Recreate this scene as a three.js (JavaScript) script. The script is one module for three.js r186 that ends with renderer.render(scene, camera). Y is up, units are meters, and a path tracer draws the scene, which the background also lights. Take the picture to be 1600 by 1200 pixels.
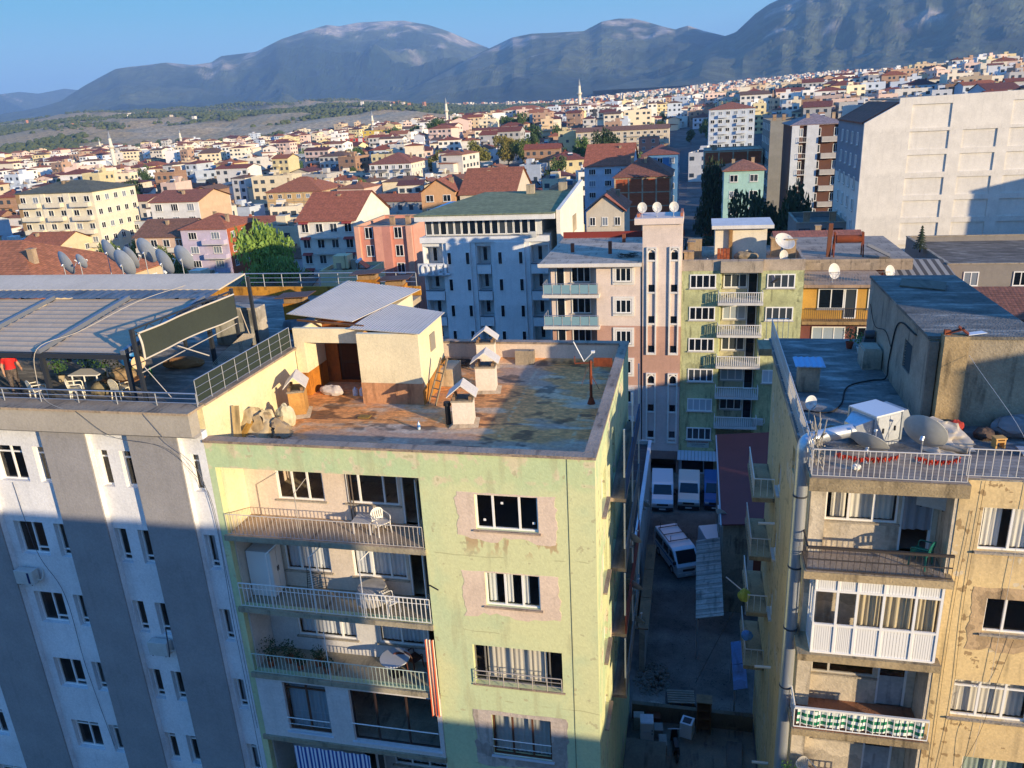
import * as THREE from 'three';
import { mergeGeometries } from 'three/addons/utils/BufferGeometryUtils.js';
import { MarchingCubes } from 'three/addons/objects/MarchingCubes.js';
import { FontLoader } from 'three/addons/loaders/FontLoader.js';
import { TextGeometry } from 'three/addons/geometries/TextGeometry.js';

// ---------------------------------------------------------------- camera, sky, sun, exposure
const scene = new THREE.Scene();
const D2R = Math.PI / 180;
const camera = new THREE.PerspectiveCamera(51.83, 4 / 3, 0.3, 40000);
camera.rotation.set(-19.21 * D2R, 13.56 * D2R, -3.137 * D2R, 'YXZ');
camera.position.set(0, 30, 0);
const renderer = new THREE.WebGLRenderer({ antialias: true });
renderer.setSize(1024, 768);
renderer.toneMapping = THREE.LinearToneMapping;
renderer.toneMappingExposure = 2.15;
renderer.shadowMap.enabled = true;
const SUN = new THREE.Vector3(0.828, 0.189, 0.528).normalize();
const sun = new THREE.DirectionalLight(new THREE.Color().setRGB(1, 0.8, 0.53), 4.9);
sun.position.copy(SUN).multiplyScalar(220).add(new THREE.Vector3(0, 0, -40));
sun.target.position.set(0, 0, -40);
sun.castShadow = true;
sun.shadow.radius = 1;
sun.shadow.mapSize.set(4096, 4096);
Object.assign(sun.shadow.camera, { left: -120, right: 120, top: 120, bottom: -120, near: 1, far: 600 });
scene.add(sun, sun.target);
{ // clear evening sky: one smooth gradient of air, a little brighter round the sun
  const W = 512, H = 256, a = new Float32Array(W * H * 4), s = SUN;
  const stops = [[-1, .08, .08, .085], [-0.02, .18, .21, .24], [0, .28, .38, .44], [0.05, .21, .35, .48], [0.12, .1, .28, .41], [0.24, .055, .225, .45], [0.5, .03, .17, .5], [1, .02, .13, .46]];
  for (let j = 0; j < H; j++) for (let i = 0; i < W; i++) {
    const el = ((j + .5) / H - .5) * Math.PI, az = ((i + .5) / W - .5) * 2 * Math.PI;
    const y = Math.sin(el), x = Math.cos(el) * Math.cos(az), z = Math.cos(el) * Math.sin(az);
    let k = 0; while (k < stops.length - 2 && y > stops[k + 1][0]) k++;
    const A = stops[k], B = stops[k + 1], t = Math.min(1, Math.max(0, (y - A[0]) / (B[0] - A[0])));
    const d = Math.max(0, x * s.x + y * s.y + z * s.z), g = y > -0.02 ? 0.16 * d ** 6 : 0;
    const o = (j * W + i) * 4;
    a[o] = A[1] + (B[1] - A[1]) * t + g; a[o + 1] = A[2] + (B[2] - A[2]) * t + g * .8; a[o + 2] = A[3] + (B[3] - A[3]) * t + g * .55; a[o + 3] = 1;
  }
  const t = new THREE.DataTexture(a, W, H, THREE.RGBAFormat, THREE.FloatType);
  t.mapping = THREE.EquirectangularReflectionMapping; t.magFilter = t.minFilter = THREE.LinearFilter; t.needsUpdate = true;
  scene.background = t; scene.environment = t;
}
scene.fog = new THREE.FogExp2(new THREE.Color().setRGB(.3, .56, 1), 8.5e-5);

// ---------------------------------------------------------------- helpers
let seed = 7;
const rnd = () => { seed = (seed * 1664525 + 1013904223) >>> 0; return seed / 4294967296; };
const rr = (a, b) => a + (b - a) * rnd();
const pick = (l) => l[Math.floor(rnd() * l.length)];
const hash = (x, y) => { let h = (x * 374761393 + y * 668265263) | 0; h = Math.imul(h ^ (h >>> 13), 1274126177); return ((h ^ (h >>> 16)) >>> 0) / 4294967296; };
const sm = (a, b, x) => { const t = Math.min(1, Math.max(0, (x - a) / (b - a))); return t * t * (3 - 2 * t); };
const lerp = (a, b, t) => a + (b - a) * t;
function vn(x, y, per) { // value noise, tileable when per is given
  const xi = Math.floor(x), yi = Math.floor(y), u = sm(0, 1, x - xi), v = sm(0, 1, y - yi);
  const m = (n) => per ? ((n % per) + per) % per : n;
  return lerp(lerp(hash(m(xi), m(yi)), hash(m(xi + 1), m(yi)), u), lerp(hash(m(xi), m(yi + 1)), hash(m(xi + 1), m(yi + 1)), u), v);
}
const fbm = (x, y, o = 4, per = 0) => { let s = 0, a = .5, n = 0; for (let i = 0; i < o; i++) { s += a * vn(x, y, per); n += a; x = x * 2 + (per ? 0 : 17.3); y = y * 2 + (per ? 0 : 9.1); per *= 2; a *= .5; } return s / n; };
const interp = (tab, x) => { if (x <= tab[0][0]) return tab[0][1]; for (let i = 1; i < tab.length; i++) if (x <= tab[i][0]) return lerp(tab[i - 1][1], tab[i][1], (x - tab[i - 1][0]) / (tab[i][0] - tab[i - 1][0])); return tab[tab.length - 1][1]; };

class Geo { // a collector of faces with uv in metres
  constructor() { this.p = []; this.n = []; this.t = []; this.c = null; }
  tri(a, b, c, uv) {
    const ux = b[0] - a[0], uy = b[1] - a[1], uz = b[2] - a[2], vx = c[0] - a[0], vy = c[1] - a[1], vz = c[2] - a[2];
    let nx = uy * vz - uz * vy, ny = uz * vx - ux * vz, nz = ux * vy - uy * vx; const l = Math.hypot(nx, ny, nz) || 1; nx /= l; ny /= l; nz /= l;
    const ax = Math.abs(nx), ay = Math.abs(ny), az = Math.abs(nz);
    [a, b, c].forEach((q, i) => {
      this.p.push(q[0], q[1], q[2]); this.n.push(nx, ny, nz);
      if (uv) this.t.push(uv[i][0], uv[i][1]);
      else if (ay >= ax && ay >= az) this.t.push(q[0], q[2]); else if (ax >= az) this.t.push(q[2], q[1]); else this.t.push(q[0], q[1]);
    });
    return this;
  }
  quad(a, b, c, d, uv) { this.tri(a, b, c, uv && [uv[0], uv[1], uv[2]]); return this.tri(a, c, d, uv && [uv[0], uv[2], uv[3]]); }
  box(x0, x1, y0, y1, z0, z1) {
    const P = (x, y, z) => [x, y, z];
    this.quad(P(x0, y0, z1), P(x1, y0, z1), P(x1, y1, z1), P(x0, y1, z1)); this.quad(P(x1, y0, z0), P(x0, y0, z0), P(x0, y1, z0), P(x1, y1, z0));
    this.quad(P(x1, y0, z1), P(x1, y0, z0), P(x1, y1, z0), P(x1, y1, z1)); this.quad(P(x0, y0, z0), P(x0, y0, z1), P(x0, y1, z1), P(x0, y1, z0));
    this.quad(P(x0, y1, z1), P(x1, y1, z1), P(x1, y1, z0), P(x0, y1, z0)); this.quad(P(x0, y0, z0), P(x1, y0, z0), P(x1, y0, z1), P(x0, y0, z1));
    return this;
  }
  // eight corners: bottom ring a,b,c,d (counterclockwise from above), top ring e,f,g,h
  hex(a, b, c, d, e, f, g, h) { this.quad(d, c, b, a); this.quad(e, f, g, h); this.quad(a, b, f, e); this.quad(b, c, g, f); this.quad(c, d, h, g); return this.quad(d, a, e, h); }
  bar(a, b, w, h = w) { // box section along a segment
    const A = new THREE.Vector3(...a), Bv = new THREE.Vector3(...b), d = Bv.clone().sub(A).normalize();
    const up = Math.abs(d.y) > .95 ? new THREE.Vector3(0, 0, 1) : new THREE.Vector3(0, 1, 0);
    const s = d.clone().cross(up).normalize().multiplyScalar(w / 2), u = s.clone().cross(d).normalize().multiplyScalar(h / 2);
    const q = (o, i, j) => [o.x + s.x * i + u.x * j, o.y + s.y * i + u.y * j, o.z + s.z * i + u.z * j];
    return this.hex(q(A, -1, -1), q(A, 1, -1), q(Bv, 1, -1), q(Bv, -1, -1), q(A, -1, 1), q(A, 1, 1), q(Bv, 1, 1), q(Bv, -1, 1));
  }
  add(g, m) {
    if (g.index) g = g.toNonIndexed(); else g = g.clone();
    if (m) g.applyMatrix4(m);
    const P = g.attributes.position.array, N = g.attributes.normal.array, U = g.attributes.uv ? g.attributes.uv.array : null;
    for (let i = 0; i < P.length; i++) { this.p.push(P[i]); this.n.push(N[i]); }
    for (let i = 0; i < P.length / 3; i++) if (U) this.t.push(U[i * 2], U[i * 2 + 1]); else this.t.push(P[i * 3], P[i * 3 + 1]);
    return this;
  }
  cyl(a, b, r0, r1 = r0, n = 12, cap = true) {
    const A = new THREE.Vector3(...a), Bv = new THREE.Vector3(...b), g = new THREE.CylinderGeometry(r1, r0, A.distanceTo(Bv), n, 1, !cap);
    const m = new THREE.Matrix4().compose(A.clone().add(Bv).multiplyScalar(.5), new THREE.Quaternion().setFromUnitVectors(new THREE.Vector3(0, 1, 0), Bv.clone().sub(A).normalize()), new THREE.Vector3(1, 1, 1));
    return this.add(g, m);
  }
  tube(pts, r, seg = 16, n = 6) { return this.add(new THREE.TubeGeometry(new THREE.CatmullRomCurve3(pts.map((p) => new THREE.Vector3(...p))), seg, r, n)); }
  geo() {
    const g = new THREE.BufferGeometry();
    g.setAttribute('position', new THREE.Float32BufferAttribute(this.p, 3)); g.setAttribute('normal', new THREE.Float32BufferAttribute(this.n, 3)); g.setAttribute('uv', new THREE.Float32BufferAttribute(this.t, 2));
    if (this.c) g.setAttribute('color', new THREE.Float32BufferAttribute(this.c, 3));
    return g;
  }
}
const B = () => new Geo();
const taken = {};
const numbered = (n) => { const k = taken[n] = (taken[n] ?? -1) + 1; return k ? `${n}_${String(k).padStart(3, '0')}` : n; };
function mesh(name, g, mat, parent) {
  const m = new THREE.Mesh(g instanceof Geo ? g.geo() : g, mat); m.name = name; m.castShadow = m.receiveShadow = true; (parent || scene).add(m); return m;
}
function thing(name, label, category, pos = [0, 0, 0], ry = 0, group) {
  const o = new THREE.Group(); o.name = numbered(name); o.position.set(...pos); o.rotation.y = ry; o.userData = { label, category }; if (group) o.userData.group = group; scene.add(o); return o;
}
function single(name, g, mat, label, category, group) { const m = mesh(numbered(name), g, mat); m.userData = { label, category }; if (group) m.userData.group = group; return m; }
function struct(name, g, mat) { const m = mesh(numbered(name), g, mat); m.userData = { kind: 'structure' }; return m; }
function copy(o, label, pos, ry) { const c = o.clone(); c.name = numbered(o.name.replace(/_\d{3}$/, '')); c.userData = { ...o.userData, label }; c.position.set(...pos); if (ry !== undefined) c.rotation.y = ry; scene.add(c); return c; }

// ---------------------------------------------------------------- textures (what surfaces are made of)
function tex(size, metres, fn, srgb = true) { // fn(u, v in 0..1) -> [r,g,b] 0..255 or one number
  const a = new Uint8Array(size * size * 4);
  for (let j = 0; j < size; j++) for (let i = 0; i < size; i++) {
    const c = fn(i / size, j / size), o = (j * size + i) * 4;
    if (typeof c === 'number') a[o] = a[o + 1] = a[o + 2] = Math.max(0, Math.min(255, c)); else for (let k = 0; k < 3; k++) a[o + k] = Math.max(0, Math.min(255, c[k]));
    a[o + 3] = 255;
  }
  const t = new THREE.DataTexture(a, size, size); t.wrapS = t.wrapT = THREE.RepeatWrapping; t.magFilter = THREE.LinearFilter; t.minFilter = THREE.LinearMipmapLinearFilter; t.generateMipmaps = true;
  if (srgb) t.colorSpace = THREE.SRGBColorSpace; t.repeat.set(1 / metres, 1 / metres); t.needsUpdate = true; return t;
}
const T = {};
T.plaster = tex(512, 5, (u, v) => { const a = fbm(u * 6, v * 6, 4, 6), f = fbm(u * 90, v * 90, 2, 90), s = fbm(u * 30, v * 3, 3, 30); return 236 + (a - .5) * 24 + (f - .5) * 22 - Math.max(0, s - .6) * 40; });
T.plasterB = tex(256, 1.2, (u, v) => 255 * fbm(u * 28, v * 28, 4, 28), false);
T.worn = tex(512, 7, (u, v) => { const a = fbm(u * 5, v * 5, 5, 5), f = fbm(u * 80, v * 80, 2, 80), d = fbm(u * 34, v * 5, 4, 34); let c = 222 + (a - .5) * 70 + (f - .5) * 30; if (a > .62) c -= 34; c -= Math.max(0, d - .58) * 230; return [c, c * .985, c * .955]; });
T.concrete = tex(512, 4, (u, v) => { const a = fbm(u * 5, v * 5, 5, 5), f = fbm(u * 70, v * 70, 3, 70), d = fbm(u * 22, v * 4, 4, 22); let c = 222 + (a - .5) * 80 + (f - .5) * 40 - Math.max(0, d - .6) * 260; return [c, c * .97, c * .92]; });
T.green = tex(1024, 9, (u, v) => { // painted render, chalked and flaking to the base coat
  const a = fbm(u * 4, v * 4, 4, 4), b = fbm(u * 9 + .3, v * 9, 5, 9), f = fbm(u * 150, v * 150, 2, 150), s = fbm(u * 40, v * 5, 4, 40), g = fbm(u * 40, v * 40, 4, 40), e = fbm(u * 16, v * 7, 4, 16);
  let c = [200, 203, 152]; const m = sm(.42, .64, a); c = [lerp(c[0], 176, m), lerp(c[1], 193, m), lerp(c[2], 150, m)]; const m2 = sm(.5, .66, e) * .5; c = [lerp(c[0], 208, m2), lerp(c[1], 204, m2), lerp(c[2], 158, m2)];
  const fl = sm(.675, .7, b + (g - .5) * .16); c = [lerp(c[0], 212, fl), lerp(c[1], 196, fl), lerp(c[2], 164, fl)];
  if (g > .75) c = [162, 156, 122];
  const k = 1 + (f - .5) * .1 - Math.max(0, s - .62) * .5; return c.map((q) => q * k);
});
T.greenFront = tex(1536, 20, (u, v) => { // the painted front, soft teal shade put in at left: chalky paint, scuffed parapet band, slab-line cracks, scabs under the top window
  const x = u * 20 - 20, y = v * 20, a = fbm(x * .45, y * .45, 4), f = fbm(x * 14, y * 14, 2), g = fbm(x * 4.2, y * 4.2, 4), e = fbm(x * 1.6, y * .7 + 5, 4), h = fbm(x * 2.2 + 7, y * 1.1, 4);
  let c = [204, 205, 154]; const m = sm(.42, .62, a) * .8; c = [lerp(c[0], 186, m), lerp(c[1], 198, m), lerp(c[2], 154, m)]; const t2 = (1 - sm(-9.4, -7.2, x)) * sm(.4, .6, e) * .6; c = [lerp(c[0], 170, t2), lerp(c[1], 194, t2), lerp(c[2], 152, t2)];  // left part: soft teal edge of a shadow painted into the colour
  const mix = (d, k) => { c = [lerp(c[0], d[0], k), lerp(c[1], d[1], k), lerp(c[2], d[2], k)]; };
  const band = sm(18.7, 19.0, y + (h - .5) * .6); mix([178, 196, 146], band * .5); mix([214, 196, 162], band * sm(.56, .66, h * .5 + g * .5 + sm(19.5, 19.95, y) * .07) * .8);
  const j = Math.abs(y - 19.02 + (e - .5) * .12); mix([206, 196, 156], (1 - sm(.02, .1, j)) * sm(.42, .55, g) * .7);
  for (const fy of [16.35, 13.4, 10.5, 7.6]) { const d = Math.abs(y - fy + (fbm(x * .8, fy, 3) - .5) * .3); mix([158, 156, 116], (1 - sm(.005, .025, d)) * sm(.46, .56, fbm(x * 1.3, fy * 3, 3)) * .7); }
  const under = sm(16.2, 16.9, y) * (1 - sm(16.95, 17.05, y)) * sm(-7.5, -7.2, x) * (1 - sm(-4.1, -3.7, x)); mix([178, 150, 112], under * sm(.54, .6, fbm(x * 3.2, y * 1.3 + 3, 4)) * .9);
  mix([172, 166, 128], sm(.75, .8, g) * .7); const s = fbm(x * 2.4, y * .3, 4); mix([168, 166, 126], sm(.6, .75, s) * .4);
  return c.map((q) => q * (1 + (f - .5) * .07));
});
T.yellow = tex(1024, 8, (u, v) => {
  const a = fbm(u * 4, v * 4, 4, 4), b = fbm(u * 8 + .3, v * 8, 5, 8), f = fbm(u * 140, v * 140, 2, 140), s = fbm(u * 36, v * 4, 4, 36), g = fbm(u * 34, v * 34, 4, 34);
  let c = [216, 189, 136]; const m = sm(.42, .66, a); c = [lerp(c[0], 203, m), lerp(c[1], 178, m), lerp(c[2], 132, m)];
  const fl = sm(.67, .69, b + (g - .5) * .2); c = [lerp(c[0], 206, fl), lerp(c[1], 190, fl), lerp(c[2], 160, fl)]; if (g > .74) c = [160, 134, 94];
  const k = 1 + (f - .5) * .12 - Math.max(0, s - .6) * .6; return c.map((q) => q * k);
});
T.ochreRoof = tex(1024, 13, (u, v) => { // painted waterproofing, worn to grey screed in streaks, pale joints
  const a = fbm(u * 5, v * 5, 5, 5), st = fbm(u * 9, v * 22, 5, 9), f = fbm(u * 140, v * 140, 3, 140), w = fbm(u * 8 + .5, v * 19, 5, 8), st2 = fbm(u * 60, v * 110, 4, 60);
  let c = [206, 138, 76].map((q) => q * (.78 + .5 * st2)); const k = sm(.42, .56, a * .7 + st * .3) * .85; c = [lerp(c[0], 170, k), lerp(c[1], 142, k), lerp(c[2], 120, k)];
  const q = sm(.56, .7, w) * .6; c = [lerp(c[0], 198, q), lerp(c[1], 184, q), lerp(c[2], 160, q)];
  const jx = Math.abs(((u * 13 + .18 * vn(v * 9, 3.3, 9)) % 2.6) - 1.3), jk = (1 - sm(.02, .12, jx)) * sm(.42, .66, fbm(u * 40, v * 60, 4, 40)) * .55; c = [lerp(c[0], 196, jk), lerp(c[1], 176, jk), lerp(c[2], 142, jk)];
  const d = fbm(u * 14, v * 22, 4, 14), dk = sm(.6, .72, d) * .38; return c.map((z) => z * (1 - dk) * (.9 + .25 * f));
});
T.greyRoof = tex(512, 7, (u, v) => { const a = fbm(u * 7, v * 7, 5, 7), st = fbm(u * 8, v * 30, 4, 8), f = fbm(u * 90, v * 90, 2, 90); let c = 168 + (a - .5) * 80 + (st - .5) * 70 + (f - .5) * 36; c += sm(.58, .7, st) * 34; return [c, c * .99, c * .96]; });
T.asphalt = tex(512, 6, (u, v) => { const a = fbm(u * 5, v * 5, 5, 5), f = fbm(u * 110, v * 110, 2, 110), c2 = fbm(u * 14, v * 14, 4, 14); let c = 150 + (a - .5) * 100 + (f - .5) * 34; if (Math.abs(c2 - .5) < .008) c -= 60; return c; });
T.tile = tex(512, 3.3, (u, v) => { const row = v * 10, r = Math.floor(row), fr = row - r, col = u * 11 + (r % 2) * .5, ci = Math.floor(col); const n = hash(ci % 11, r % 10); return [200 + n * 50 - (fr < .13 ? 70 : 0) + fbm(u * 60, v * 60, 2, 60) * 20, 196 + n * 42 - (fr < .13 ? 66 : 0), 190 + n * 44 - (fr < .13 ? 62 : 0)]; });
T.tileB = tex(256, 3.3, (u, v) => { const fr = (v * 10) % 1, fc = (u * 11) % 1; return 255 * (fr * .7 + .3 * Math.sin(fc * Math.PI)); }, false);
T.shingle = tex(512, 4, (u, v) => { const r = Math.floor(v * 20), col = Math.floor(u * 12 + (r % 2) * .5), n = hash(col % 12, r % 20); return 205 + n * 45 - ((v * 20) % 1 < .14 ? 45 : 0) + (fbm(u * 5, v * 5, 4, 5) - .5) * 50; });
T.earth = tex(512, 30, (u, v) => { const a = fbm(u * 8, v * 8, 5, 8), f = fbm(u * 90, v * 90, 3, 90); return 205 + (a - .5) * 120 + (f - .5) * 80; });
T.brick = tex(256, 1.6, (u, v) => { const r = Math.floor(v * 8), fr = (v * 8) % 1, c = (u * 5 + (r % 2) * .5), fc = c % 1; if (fr < .12 || fc < .06) return [205, 196, 186]; const n = hash(Math.floor(c) % 5, r); return [225 + n * 30, 215 + n * 35, 205 + n * 40]; });
T.canvasB = tex(256, .8, (u, v) => 127 + 60 * Math.sin(u * 120) + 60 * Math.sin(v * 120), false);
const stripes = (m, fn) => tex(256, m, fn);
T.stripeGreen = stripes(.26, (u, v) => v < .5 ? [24, 120, 84] : [226, 232, 222]);
T.stripeOrange = stripes(.12, (u) => u < .55 ? [188, 88, 56] : [226, 206, 182]);
T.stripeGrey = stripes(.7, (u, v) => u < .5 ? [232, 228, 220] : [120, 116, 112]);
T.stripeBlue = stripes(.16, (u) => u < .5 ? [52, 76, 140] : [214, 218, 224]);

// ---------------------------------------------------------------- materials
const cache = {};
function M(hex, o = {}) {
  const key = hex + JSON.stringify(o); if (cache[key]) return cache[key];
  const { t, b, bs, ...rest } = o;
  const m = new THREE.MeshStandardMaterial({ color: hex, roughness: .9, side: THREE.DoubleSide, ...rest });
  if (t) m.map = T[t]; if (b) { m.bumpMap = T[b]; m.bumpScale = bs ?? .01; }
  return cache[key] = m;
}
const PL = (hex) => M(hex, { t: 'plaster', b: 'plasterB', bs: .006 });
const WORN = (hex) => M(hex, { t: 'worn', b: 'plasterB', bs: .01 });
const CON = (hex) => M(hex, { t: 'concrete', b: 'plasterB', bs: .012 });
const PVC = M('#e6e4de', { roughness: .45 });
const ALU = M('#b9bcc0', { metalness: .75, roughness: .42 });
const GALV = M('#d2d7da', { metalness: .7, roughness: .36, t: 'plaster' });
const DARK = M('#17181a', { roughness: .6 });
const BLACKM = M('#24262b', { roughness: .5, metalness: .3 });
const WHITEM = M('#dfdcd4', { roughness: .55 });
const GLASS = new THREE.MeshPhysicalMaterial({ color: '#ffffff', transmission: 1, thickness: 0, roughness: .03, ior: 1.5 });
const PANE = M('#131a22', { roughness: .08 });
const PANE2 = M('#3b4248', { roughness: .12 });
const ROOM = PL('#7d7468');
const WOOD = M('#8a5f3a', { roughness: .7, t: 'worn' });
const RUST = M('#8d4423', { roughness: .95, t: 'worn' });

// ---------------------------------------------------------------- terrain and mountains
const AZ = (x, z) => Math.atan2(x, -z) / D2R;
const RISE = [[-180, 0], [-50, -2], [-30, 0], [-13, 15], [5, 23], [16, 34], [25, 36], [60, 20], [180, 0]];
const FAR = [[-180, 60], [-55, 70], [-44, 84], [-36, 100], [-24, 92], [-18, 60], [-10, 42], [0, 78], [8, 95], [25, 110], [60, 90], [180, 60]];
function ground(x, z) {
  const r = Math.hypot(x, z), az = AZ(x, z);
  let h = z > -30 ? 0 : Math.max(-2, (z + 30) * 2 / 34);
  h -= sm(70, 200, r) * 1.2;
  h += interp(RISE, az) * sm(110, 820, r);
  const far = interp(FAR, az) - interp(RISE, az);
  h += far * sm(1150, 4200, r) ;
  const lumpy = sm(1000, 1800, r) * (1 - sm(3800, 5200, r));
  if (lumpy > 0) {
    const badl = sm(-46, -38, az) * (1 - sm(-20, -14, az)), n = fbm(x / 420, z / 420, 5), q = Math.abs(fbm(x / 260 + 7, z / 260, 4) - .5) * 2;
    h += lumpy * ((n - .5) * 24 + badl * (1 - q) * 24 * sm(.35, .65, n));
  }
  h += sm(4200, 9000, r) * 60;
  return h;
}
{
  const g = new Geo(); g.c = [];
  const azs = []; for (let a = -180; a < 180; a += (a >= -56 && a < 32) ? .55 : 8) azs.push(a); azs.push(180);
  const rs = [0.5]; for (let r = 8; r < 14000; r *= r < 900 ? 1.09 : 1.045) rs.push(r);
  const P = rs.map((r) => azs.map((a) => { const x = r * Math.sin(a * D2R), z = -r * Math.cos(a * D2R); return [x, ground(x, z) - (r < 80 ? .03 : 0), z]; }));
  const col = (p) => {
    const r = Math.hypot(p[0], p[2]), az = AZ(p[0], p[2]), n = fbm(p[0] / 160, p[2] / 160, 5), n2 = fbm(p[0] / 40 + 5, p[2] / 40, 3), n3 = fbm(p[0] / 700 + 3, p[2] / 700, 4);
    const urban = [.17, .15, .13], grove = [.1, .105, .05], dry = [.62, .43, .2], pale = [.72, .54, .31];
    const badl = sm(-41, -36, az) * (1 - sm(-22, -12, az)) * sm(1200, 1500, r) * (1 - sm(3000, 3800, r));
    let k = sm(.45, .53, n * .5 + n3 * .5 + badl * .11 - .02 + (n2 - .5) * .14), c = grove.map((v, i) => lerp(v, dry[i], k));
    const bp = badl * sm(.5, .62, n3 * .4 + n2 * .3 + n * .3); c = c.map((v, i) => lerp(v, pale[i], bp));
    const u = 1 - sm(1000, 1450, r + (n - .5) * 500);
    return c.map((v, i) => lerp(v, urban[i] * (.8 + .4 * n2), u));
  };
  const C = P.map((row) => row.map(col));
  for (let i = 0; i < rs.length - 1; i++) for (let j = 0; j < azs.length - 1; j++) {
    const a = P[i][j], b = P[i][j + 1], c = P[i + 1][j + 1], d = P[i + 1][j];
    const uv = [a, b, c, d].map((p) => [p[0], p[2]]);
    g.tri(a, b, c, [uv[0], uv[1], uv[2]]); g.tri(a, c, d, [uv[0], uv[2], uv[3]]);
    for (const q of [C[i][j], C[i][j + 1], C[i + 1][j + 1], C[i][j], C[i + 1][j + 1], C[i + 1][j]]) g.c.push(...q);
  }
  const geo = g.geo(); geo.computeVertexNormals();
  struct('ground', geo, new THREE.MeshStandardMaterial({ vertexColors: true, roughness: 1, map: T.earth, side: THREE.DoubleSide }));
}
const ridged = (x, y, o = 5) => { let s = 0, a = .5, n = 0; for (let i = 0; i < o; i++) { const v = 1 - Math.abs(vn(x, y) * 2 - 1); s += a * v * v; n += a; x = x * 2.03 + 11.7; y = y * 2.03 + 3.3; a *= .5; } return s / n; };
function mountain(tab, r0, r1, foot, rockAbove, sd) {
  const g = new Geo(); g.c = [];
  const a0 = tab[0][0], a1 = tab[tab.length - 1][0], na = Math.round((a1 - a0) / .16), nt = 90, P = [], C = [];
  for (let j = 0; j <= nt; j++) {
    const t = j / nt * 1.35, row = [], cr = [];
    for (let i = 0; i <= na; i++) {
      const az = lerp(a0, a1, i / na), wob = (fbm(az / 3 + sd, 3.1, 3) - .5) * .16 * r1;
      const rf = r0 + wob * .5, rt = r1 + wob, r = lerp(rf, rt, t), x = r * Math.sin(az * D2R), z = -r * Math.cos(az * D2R);
      const top = 30 + rt * interp(tab, az), nn = ridged(x / 1500 + sd, z / 1500 + sd, 6), n2 = fbm(x / 500, z / 500 + sd, 4);
      const prof = t < 1 ? lerp(Math.pow(t, 1.35), sm(0, 1, t), .35) : 1 - (t - 1) * .9;
      let h = lerp(foot, top, prof);
      const w = Math.min(1, t * 3) * (t < 1 ? Math.pow(1 - t, .55) : 0);
      h += (nn - .5) * (top - foot) * .58 * w + (n2 - .5) * 60 * Math.min(1, t * 4) * Math.min(1, Math.abs(1 - t) * 6 + .03);
      row.push([x, h, z]);
      const hr = (h - 30) / r1, n3 = fbm(x / 230 + 9, z / 230, 5), n4 = fbm(x / 900, z / 900 + sd, 4);
      let k = sm(.5, .6, n3 * .55 + n4 * .45 + (hr - rockAbove) * 3.4);
      const wood = [.02, .045, .03], scrub = [.1, .12, .062], rock = [.55, .46, .37];
      const s = sm(.42, .6, n4); let c = wood.map((v, q) => lerp(v, scrub[q], s)); cr.push(c.map((v, q) => lerp(v, rock[q], k * .85)));
    }
    P.push(row); C.push(cr);
  }
  for (let j = 0; j < nt; j++) for (let i = 0; i < na; i++) {
    const a = P[j][i], b = P[j][i + 1], c = P[j + 1][i + 1], d = P[j + 1][i]; const uv = [a, b, c, d].map((p) => [p[0] / 10, p[2] / 10]);
    g.tri(a, b, c, [uv[0], uv[1], uv[2]]); g.tri(a, c, d, [uv[0], uv[2], uv[3]]);
    for (const q of [C[j][i], C[j][i + 1], C[j + 1][i + 1], C[j][i], C[j + 1][i + 1], C[j + 1][i]]) g.c.push(...q);
  }
  const geo = g.geo(); geo.computeVertexNormals();
  struct('mountain', geo, new THREE.MeshStandardMaterial({ vertexColors: true, roughness: 1, map: T.earth, side: THREE.DoubleSide }));
}
mountain([[-62, .036], [-45.66, .0398], [-43.77, .0404], [-42.77, .0422], [-41.81, .0398], [-40.41, .0439], [-39.81, .0422], [-38.34, .0426], [-36.21, .0399], [-34, .036]], 10500, 13500, 90, .09, 1.7);
mountain([[-46, .016], [-41.98, .0261], [-40.73, .0315], [-39.36, .0451], [-37.42, .0612], [-35.94, .0643], [-34.44, .0668], [-32.97, .0634], [-31.81, .0654], [-31.17, .0716], [-28.99, .075], [-27.29, .0874], [-26.04, .0933], [-24.36, .1004], [-23.56, .0986], [-22.31, .1018], [-20.65, .1021], [-19.4, .1019], [-17.75, .096], [-16.51, .0883], [-14.87, .0753], [-13.83, .0676], [-12.37, .0524], [-9.83, .0325], [-5.98, .0148], [-3, .01]], 5600, 9300, 80, .088, 5.2);
mountain([[-26, .012], [-22.86, .0171], [-21.13, .0213], [-19.38, .0269], [-16.71, .0457], [-14.93, .0602], [-13.83, .0676], [-12.3, .0779], [-11.01, .0808], [-9.31, .0805], [-7.53, .0801], [-6.35, .0889], [-5.3, .0912], [-4.27, .09], [-3.44, .0857], [-2.2, .0783], [-1.59, .0749], [-.78, .0779], [.24, .0714], [1.66, .0643], [4.24, .0572], [8.08, .0472], [15.2, .0347]], 4500, 6900, 60, .092, 9.4);
mountain([[-7, .015], [-4.27, .0258], [-2.17, .0362], [-.13, .0504], [1.46, .0633], [2.25, .0676], [3.38, .0844], [4.13, .0923], [4.89, .0973], [6.38, .107], [9.65, .112], [13.15, .116], [14.77, .125], [17.94, .128], [20.95, .124], [26.48, .11], [40, .08]], 3700, 6000, 85, .1, 13.1);

// ---------------------------------------------------------------- shared builders for near buildings
function wallZ(x0, x1, y0, y1, zb, zf, holes = []) {
  const s = new THREE.Shape([[x0, y0], [x1, y0], [x1, y1], [x0, y1]].map((p) => new THREE.Vector2(...p)));
  for (const [a, b, c, d] of holes) s.holes.push(new THREE.Path([[a, c], [a, d], [b, d], [b, c]].map((p) => new THREE.Vector2(...p))));
  const g = new THREE.ExtrudeGeometry(s, { depth: zf - zb, bevelEnabled: false }); g.translate(0, 0, zb); return g;
}
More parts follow.
